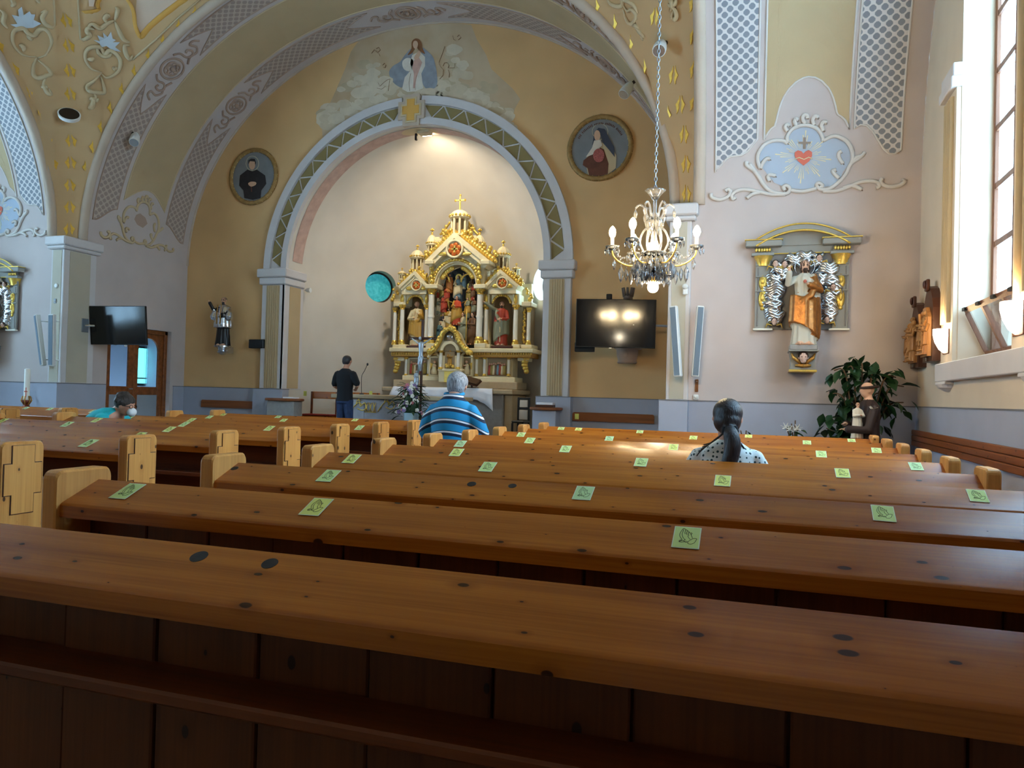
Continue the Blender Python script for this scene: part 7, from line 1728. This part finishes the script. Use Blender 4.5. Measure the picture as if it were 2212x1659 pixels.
q.T = None; fuse(q, 't_shirt', ['cloth_black'], t, .011, smooth_it=3)
q = MB(); q.T = T @ Matrix.Scale(k, 4); rings(q, [(.80, .175, .14), (.90, .175, .14), (.96, .165, .13)], 0, 20)
for sg in (-1, 1): limb(q, [(sg * .09, 0, .86), (sg * .10, .03, .48), (sg * .105, -.01, .12)], [.105, .085, .075], 0)
q.T = None; fuse(q, 'jeans', ['denim'], t, .012)
for sg in (-1, 1):
    q = MB(); q.T = T @ Matrix.Scale(k, 4); limb(q, [(sg * .105, -.03, .05), (sg * .12, .17, .045)], [.055, .05], 0); q.T = None; q.build('shoe', 'shoe', t, smooth=True)
q = MB(); q.T = T @ Matrix.Scale(k, 4); q.ball((0, .035, 1.70), (.09, .103, .088), 18, 12); rings(q, [(1.60, .06, .05, 0, .0), (1.65, .084, .08, 0, .01), (1.70, .088, .095, 0, .025)], 0, 18); q.T = None; fuse(q, 'hair', ['hair_black'], t, .009, smooth_it=1)
# --- masked person bending forward in the middle block
c = pY(264, 873, 6.5); X, Y = c.x - .19, 6.48; T = figT(X, Y, 0, R(-80))
t = thing('person', 'person with white face mask and turquoise top bending forward in the middle pews', 'person', (X, Y, 0), group='people')
hz = c.z - .012; hc = (0, .22, hz)
q = MB(); q.T = T
rings(q, [(.455, .16, .14), (.6, .16, .13), (.8, .16, .12, 0, .02), (.93, .16, .11, 0, .06), (.99, .10, .08, 0, .10)], 0, 18); q.tube([(0, .08, .96), (0, .15, 1.02), hc], [.065, .058, .06], 12, m=0); head(q, hc, .115, (0, 1, -.35), 0, None)
for sg in (-1, 1):
    limb(q, [(sg * .17, .06, .92), (sg * .22, .18, .70), (sg * .12, .34, .66)], [.05, .042, .03], 0); hand(q, (sg * .10, .39, .66), (-sg * .2, 1, 0), (0, 0, 1), .09, 0)
    limb(q, [(sg * .09, .02, .52), (sg * .11, .30, .52), (sg * .11, .32, .10)], [.085, .065, .045], 0); limb(q, [(sg * .11, .30, .05), (sg * .11, .42, .045)], [.042, .038], 0)
q.T = None; fuse(q, 'body', ['skin'], t, .013)
q = MB(); q.T = T; rings(q, [(.56, .18, .19, 0, -.04), (.7, .18, .20, 0, -.05), (.84, .19, .20, 0, -.04), (.93, .19, .185, 0, -.02), (.99, .15, .15, 0, .02), (1.03, .10, .09, 0, .06)], 0, 26)
for sg in (-1, 1): limb(q, [(sg * .17, .06, .92), (sg * .215, .13, .80), (sg * .22, .17, .73)], [.072, .07, .064], 0, 14)
q.T = None; fuse(q, 'top', ['cyan_shirt'], t, .011, smooth_it=3)
q = MB(); q.T = T; rings(q, [(.45, .178, .15), (.55, .176, .15), (.62, .17, .14)], 0, 18)
for sg in (-1, 1): limb(q, [(sg * .09, .02, .53), (sg * .11, .31, .53), (sg * .11, .33, .12)], [.10, .08, .062], 0)
q.T = None; fuse(q, 'trousers', ['trousers_grey'], t, .014)
q = MB(); q.T = T; hcx = Vector(hc); q.ball(hcx + Vector((0, -.012, .04)), (.10, .112, .095), 18, 12)
RH = random.Random(2)
for i in range(26): a, b_ = RH.uniform(0, 2 * PI), RH.uniform(-.1, 1.4); q.ball(hcx + Vector((.095 * cos(a) * cos(b_), -.02 + .10 * sin(a) * cos(b_), .042 + .09 * sin(b_))), .026, 7, 5)
q.T = None; fuse(q, 'hair', ['hair_mix'], t, .009, smooth_it=1)
q = MB(); q.T = T; d = Vector((0, 1, -.35)).normalized(); mc = hcx + d * .082 + Vector((0, 0, -.045)); q.ball(mc, (.062, .045, .05), 14, 10); q.T = None; q.build('face_mask', 'mask_white', t, smooth=True)
q = MB(); q.T = T
for sg in (-1, 1):
    g = hcx + d * .10 + Vector((sg * .036, 0, .018)); q.tube([g + Vector((.026 * cos(a), 0, .02 * sin(a))) for a in [2 * PI * j / 12 for j in range(12)]], .0035, 6, closed=True); q.tube([g + Vector((sg * .026, 0, .003)), hcx + Vector((sg * .088, .0, .0))], .003, 6)
q.T = None; q.build('glasses', 'black', t, smooth=True)
# ================================================================ chandelier
CXY = pD(1412, 560, 7.5); cx, cy = CXY.x, CXY.y
t = thing('chandelier', 'lit crystal chandelier with candle bulbs on a long chain', 'chandelier', (cx, cy, 2.35))
C = lambda x, y, z: Vector((cx + x, cy + y, z))
MATS['bulb'].node_tree.nodes['Principled BSDF'].inputs['Emission Strength'].default_value = BULB_W * 20
q = MB(); q.lathe([(.012, 2.52), (.03, 2.55), (.045, 2.62), (.02, 2.68), (.03, 2.74), (.055, 2.80), (.03, 2.88), (.02, 3.0), (.035, 3.05), (.05, 3.10), (.02, 3.16), (.02, 3.28), (.035, 3.32), (.02, 3.36)], (cx, cy, 0), 16); q.build('stem', 'crystal', t, smooth=True)
q = MB(); q.lathe([(.025, 3.28), (.05, 3.32), (.085, 3.36), (.105, 3.375), (.10, 3.38), (.06, 3.345), (.03, 3.32)], (cx, cy, 0), 24); q.build('top_bowl', 'crystal', t, smooth=True)
q = MB(); q.lathe([(.02, 2.70), (.09, 2.72), (.13, 2.75), (.125, 2.755), (.06, 2.735)], (cx, cy, 0), 24); q.build('lower_bowl', 'crystal', t, smooth=True)
me_drop = None
def drop(p, s, m='crystal'):
    global me_drop
    if me_drop is None:
        q = MB(); q.lathe([(.001, 0), (.006, -.006), (.002, -.012), (.012, -.03), (.016, -.045), (.009, -.075), (.0008, -.095)], (0, 0, 0), 6); o = q.build('crystal_drop', m, t, local=True); me_drop = o.data
    else: o = link('crystal_drop', me_drop, None, t, True)
    o.matrix_basis = Matrix.Translation(Vector(p) - Vector((cx, cy, 2.35))) @ Matrix.Rotation(random.Random(p[0] * 99).random() * 3, 4, 'Z') @ Matrix.Scale(s, 4); return o
RD = random.Random(8)
for k in range(6):
    a = R(-10 + 60 * k) + YAW; d = Vector((cos(a), sin(a), 0)); P = lambda r_, z: C(d.x * r_, d.y * r_, z)
    q = MB(); q.tube(catmull([P(.03, 2.72), P(.12, 2.64), P(.24, 2.62), P(.34, 2.66), P(.40, 2.72), P(.415, 2.78)], 5), .0075, 8); q.build('arm', 'gilt', t, smooth=True)
    q = MB(); q.lathe([(.015, 2.775), (.04, 2.785), (.065, 2.805), (.07, 2.82), (.06, 2.808), (.02, 2.79)], P(.415, 0), 18); q.build('drip_pan', 'crystal', t, smooth=True)
    q = MB(); q.lathe([(.017, 2.79), (.017, 2.905), (.014, 2.91)], P(.415, 0), 14); cn = q.build('candle_sleeve', 'candle_wax', t, smooth=40)
    q = MB(); q.lathe([(.012, 2.905), (.028, 2.925), (.036, 2.955), (.031, 2.985), (.016, 3.01), (.003, 3.022)], P(.415, 0), 14); q.build('bulb', 'bulb', t, smooth=True)
    for j in range(6): b_ = 2 * PI * j / 6; drop(P(.415, 2.805) + Vector((.066 * cos(b_), .066 * sin(b_), 0)), .8)
    for r_, z, s in ((.08, 2.66, 1.3), (.12, 2.63, 1.5), (.17, 2.62, 1.7), (.22, 2.61, 1.9), (.27, 2.615, 1.6), (.32, 2.64, 2.0), (.39, 2.70, 1.3)): drop(P(r_, z), s)
    q = MB(); q.tube(catmull([P(.02, 3.06), P(.07, 3.12), P(.10, 3.20), P(.15, 3.235), P(.19, 3.20)], 5), .010, 8); q.build('upper_scroll', 'crystal', t, smooth=True)
    drop(P(.19, 3.20), 1.3); drop(P(.06, 3.06), 1.4)
    q = MB(); q.tube(catmull([P(.05, 3.02), P(.11, 2.96), P(.14, 2.86), P(.10, 2.76)], 5), .011, 8); q.build('crystal_scroll', 'crystal', t, smooth=True)
    for j in range(3): aa = a + R(60) * (j / 3); drop(C(cos(aa) * .13, sin(aa) * .13, 2.73), 2.0); drop(C(cos(aa) * .07, sin(aa) * .07, 2.62), 1.9); drop(C(cos(aa) * .20, sin(aa) * .20, 2.66), 1.8); drop(C(cos(aa) * .075, sin(aa) * .075, 3.10), 1.3)
    a2 = a + R(60); q = MB()
    for j in range(9):
        s = j / 8; p = P(.38, 2.76) * (1 - s) + C(cos(a2) * .38, sin(a2) * .38, 2.76) * s; p.z -= .09 * sin(PI * s); q.ball(p, .011, 6, 5)
    o = q.build('bead_swag', 'crystal', t, smooth=True); o['kind'] = 'stuff'
q = MB(); q.ball((cx, cy, 2.405), .055, 18, 12); q.build('globe_bulb', 'bulb_globe', t, smooth=True)
MATS['bulb_globe'].node_tree.nodes['Principled BSDF'].inputs['Emission Strength'].default_value = BULB_W * 9
q = MB(); q.lathe([(.02, 2.45), (.03, 2.47), (.02, 2.53)], (cx, cy, 0), 14); q.build('globe_socket', 'gilt', t, smooth=True)
q = MB(); q.ball(C(-.02, -.10, 2.80), .032, 14, 10); q.build('centre_bulb', 'bulb', t, smooth=True)
ztop = max(zy(cy) - .06, 5.0)
lk = MB(); n = 12; lk.tube([(.013 * cos(2 * PI * j / n), 0, .027 * sin(2 * PI * j / n)) for j in range(n)], .0045, 5, closed=True); l0 = lk.build('chain_link', 'metal', t, local=True, smooth=True)
nl = int((ztop - 3.40) / .043)
for k in range(nl):
    o = l0 if k == 0 else link('chain_link', l0.data, None, t, True); o.matrix_basis = Matrix.Translation((0, 0, 3.405 - 2.35 + .043 * k)) @ Matrix.Rotation(PI / 2 * (k % 2), 4, 'Z')
q = MB(); q.lathe([(.03, ztop - .03), (.08, ztop + .02), (.09, ztop + .08)], (cx, cy, 0), 18); q.build('ceiling_rose', 'trim', t, smooth=True)

# ================================================================ greenery and statue in the right corner
def one_leaf(name, m, L_, W_):
    q = MB(); q.add([(0, 0, 0), (W_ * .8, L_ * .35, .01), (W_, L_ * .55, .0), (W_ * .5, L_ * .82, -.02), (0, L_, -.05), (-W_ * .5, L_ * .82, -.02), (-W_, L_ * .55, 0), (-W_ * .8, L_ * .35, .01), (0, L_ * .45, -.015), (0, L_ * .75, -.03)], [(0, 1, 8), (1, 2, 8), (2, 9, 8), (2, 3, 9), (3, 4, 9), (4, 5, 9), (5, 6, 9), (6, 8, 9), (6, 7, 8), (7, 0, 8)])
    return q
def plant(name, lab, base, stems, leafmat, L_, W_, seed, pot=None):
    t = thing(name, lab, 'plant', base); rg = random.Random(seed); src = None
    if pot:
        q = MB(); q.lathe([(pot * .7, 0), (pot * .75, .02), (pot, pot * 1.6), (pot * 1.05, pot * 1.6), (pot * .95, pot * 1.55)], base, 18); q.build('pot', 'stone_tan', t, smooth=40)
    for pts, nl_, spread in stems:
        cv = catmull(pts, 5); q = MB(); q.tube(cv, [.014 * (1 - .7 * i / len(cv)) + .003 for i in range(len(cv))], 6); q.build('stem', 'bark', t, smooth=True)
        for k in range(nl_):
            p = cv[int(rg.uniform(.25, 1) * (len(cv) - 1))] + Vector((rg.gauss(0, spread), rg.gauss(0, spread * .6), rg.gauss(0, spread)))
            a = rg.uniform(0, 2 * PI); dirn = Vector((cos(a), sin(a), rg.uniform(-1.3, .1))).normalized(); s = rg.uniform(.7, 1.15)
            if src is None: o = one_leaf('leaf', leafmat, L_, W_).build('leaf', leafmat, t, local=True, fix=False, smooth=True); src = o.data
            else: o = link('leaf', src, None, t, True)
            o.matrix_basis = Matrix.Translation(p - Vector(base)) @ dirn.to_track_quat('Y', 'Z').to_matrix().to_4x4() @ Matrix.Rotation(rg.uniform(-.5, .5), 4, 'Y') @ Matrix.Scale(s, 4)
    return t
Yp = 10.72; fp = lambda x, y, Y=Yp: pY(x, y, Y)
b0 = Vector((1.30, Yp, 0))
stems = []
for tip, n_ in (((1802, 800), 9), ((1830, 795), 12), ((1860, 790), 12), ((1895, 800), 12), ((1935, 815), 12), ((1968, 835), 9), ((1975, 870), 5), ((1795, 850), 8), ((1800, 900), 14), ((1785, 925), 14), ((1830, 860), 10), ((1830, 915), 14), ((1900, 850), 12), ((1925, 870), 10), ((1860, 820), 12), ((1810, 880), 8), ((1845, 935), 8)):
    p = fp(*tip); p.x = min(p.x, 1.80); stems.append(([b0 + Vector((0, 0, .3)), b0 + Vector(((p.x - b0.x) * .25, -.05, .85)), b0 + Vector(((p.x - b0.x) * .6, -.1, max(.9, p.z - .06))), p], int(n_ * 1.9), .06))
plant('ficus_plant', 'large dark green leafy ficus in the right corner behind the friar statue', b0, stems, 'leaf_dark', .20, .056, 3, .17)
b1 = Vector((fp(1712, 935, 10.75).x, 10.72, 0))
t = plant('lily_plant', 'white lilies with green fronds on the floor by the right transept wall', b1, [([b1 + Vector((0, 0, .25)), b1 + Vector((.02, 0, .6)), fp(*tp, 10.72)], n_, .03) for tp, n_ in (((1718, 908), 9), ((1710, 915), 7), ((1725, 918), 7), ((1700, 925), 3))], 'leaf', .15, .016, 5, .13)
for px, py in ((1697, 925), (1706, 930), (1718, 932), (1722, 928)):
    c = fp(px, py, 10.62); q = MB()
    for k in range(6): a = 2 * PI * k / 6; leafblade(q, c, (cos(a) * .8, -.5 + sin(a) * .3, .5 + sin(a) * .6), .09, .018, .2)
    q.build('lily_bloom', 'petal_white', t, fix=False)
b2 = Vector((fp(1608, 940, 10.75).x, 10.72, 0)); plant('small_plant', 'small dark plant with thin leaves hidden behind the ponytail', b2, [([b2 + Vector((0, 0, .2)), b2 + Vector((.01, 0, .6)), fp(px, py, 10.72)], 5, .02) for px, py in ((1600, 930), (1612, 930))], 'leaf_dark', .13, .012, 9, .11)
# --- friar statue holding a child
Ys = 10.25; top = pY(1868, 826, Ys); b0 = Vector((pY(1872, 900, Ys).x + .02, Ys, .10)); h = top.z - b0.z
t = thing('friar_statue', 'statue of a friar in brown habit holding a child, beside the ficus', 'statue', (b0.x, b0.y, 0))
q = MB(); q.bbox((b0.x - .2, Ys - .17, 0), (b0.x + .2, Ys + .17, .10), .015); q.build('pedestal', 'stone', t)
mat('habit', (52, 36, 32), .6); mat('child_dress', (226, 216, 196), .6)
q = MB(); robed(q, b0, h, (-1, -.3, 0), 0, 0, 1, None, arms=(((-.16, .06, .62), (-.04, .17, .64)), ((.16, .07, .60), (.05, .19, .60))), drape=0, wide=1.1, seed=9)
fuse(q, 'friar', ['habit', 'skin_carved', 'hair_brown'], t, .012, smooth_it=2)
q = MB(); hc_ = b0 + Vector((-1, -.3, 0)).normalized() * (-.004) + Vector((0, 0, h * .958)); q.tube([hc_ + Vector((.074 * h / 1.4 * 1.25 * cos(a), .074 * h / 1.4 * 1.25 * sin(a), .012 * cos(a))) for a in [2 * PI * k / 18 for k in range(18)]], .017, 8, closed=True); q.build('tonsure', 'hair_brown', t, smooth=True)
q = MB(); f = Vector((-1, -.3, 0)).normalized(); q.tube([b0 + f * .12 + Vector((.03, -.14, h * .50)), b0 + f * .14 + Vector((.03, -.15, h * .05))], .016, 6); q.build('cord_belt', 'ivory_white', t, smooth=True)
c0 = b0 + f * .17 + Vector((.02, -.10, h * .56)); q = MB(); robed(q, c0 + Vector((0, 0, -.05)), .44, (.5, -1, 0), 0, 0, 1, 2, drape=0, wide=1.25, seed=2)
fuse(q, 'child', ['child_dress', 'skin_carved', 'hair_brown'], t, .009, smooth_it=1)
q = MB(); b_ = c0 + Vector((.16, -.05, .30))
for k in range(3): leafblade(q, b_, (cos(k * 2), -.5, .8), .08, .02, .2)
q.build('carved_lily', 'petal_white', t, fix=False)
# --- paschal candle on its stand
c = pY(58, 840, 9.8); t = thing('paschal_candle', 'thick white candle on a red and gold stand at the far left', 'candle', (c.x, 9.8, 0)); z0, z1 = pY(58, 868, 9.8).z, pY(58, 796, 9.8).z
q = MB(); q.lathe([(.045, z0 + .02), (.045, z1 - .01), (.02, z1)], (c.x, 9.8, 0), 18); q.build('candle', 'candle_wax', t, smooth=40)
q = MB(); q.lathe([(.14, 0), (.14, .03), (.04, .08), (.025, .4), (.05, .45), (.025, .5), (.03, z0 - .15), (.06, z0 - .08), (.03, z0 - .04), (.07, z0 + .0), (.07, z0 + .03)], (c.x, 9.8, 0), 16); q.build('stand', mat('stand_red', (120, 50, 34), .4, .3), t, smooth=40)
q = MB()
for k in range(6): a = 2 * PI * k / 6; q.tube([(c.x + .03 * cos(a), 9.8 + .03 * sin(a), z0 - .06), (c.x + .08 * cos(a), 9.8 + .08 * sin(a), z0 + .02), (c.x + .055 * cos(a), 9.8 + .055 * sin(a), z0 + .10)], .01, 6)
q.build('gilded_leaves', 'gold_dull', t, smooth=True)
q = MB(); zc_ = (z0 + z1) / 2 - .12; q.bbox((c.x + .03, 9.75, zc_ - .08), (c.x + .045, 9.757, zc_ + .08), .002); q.bbox((c.x - .0, 9.75, zc_ + .0), (c.x + .07, 9.757, zc_ + .02), .002); q.build('red_cross', 'heart_red', t)
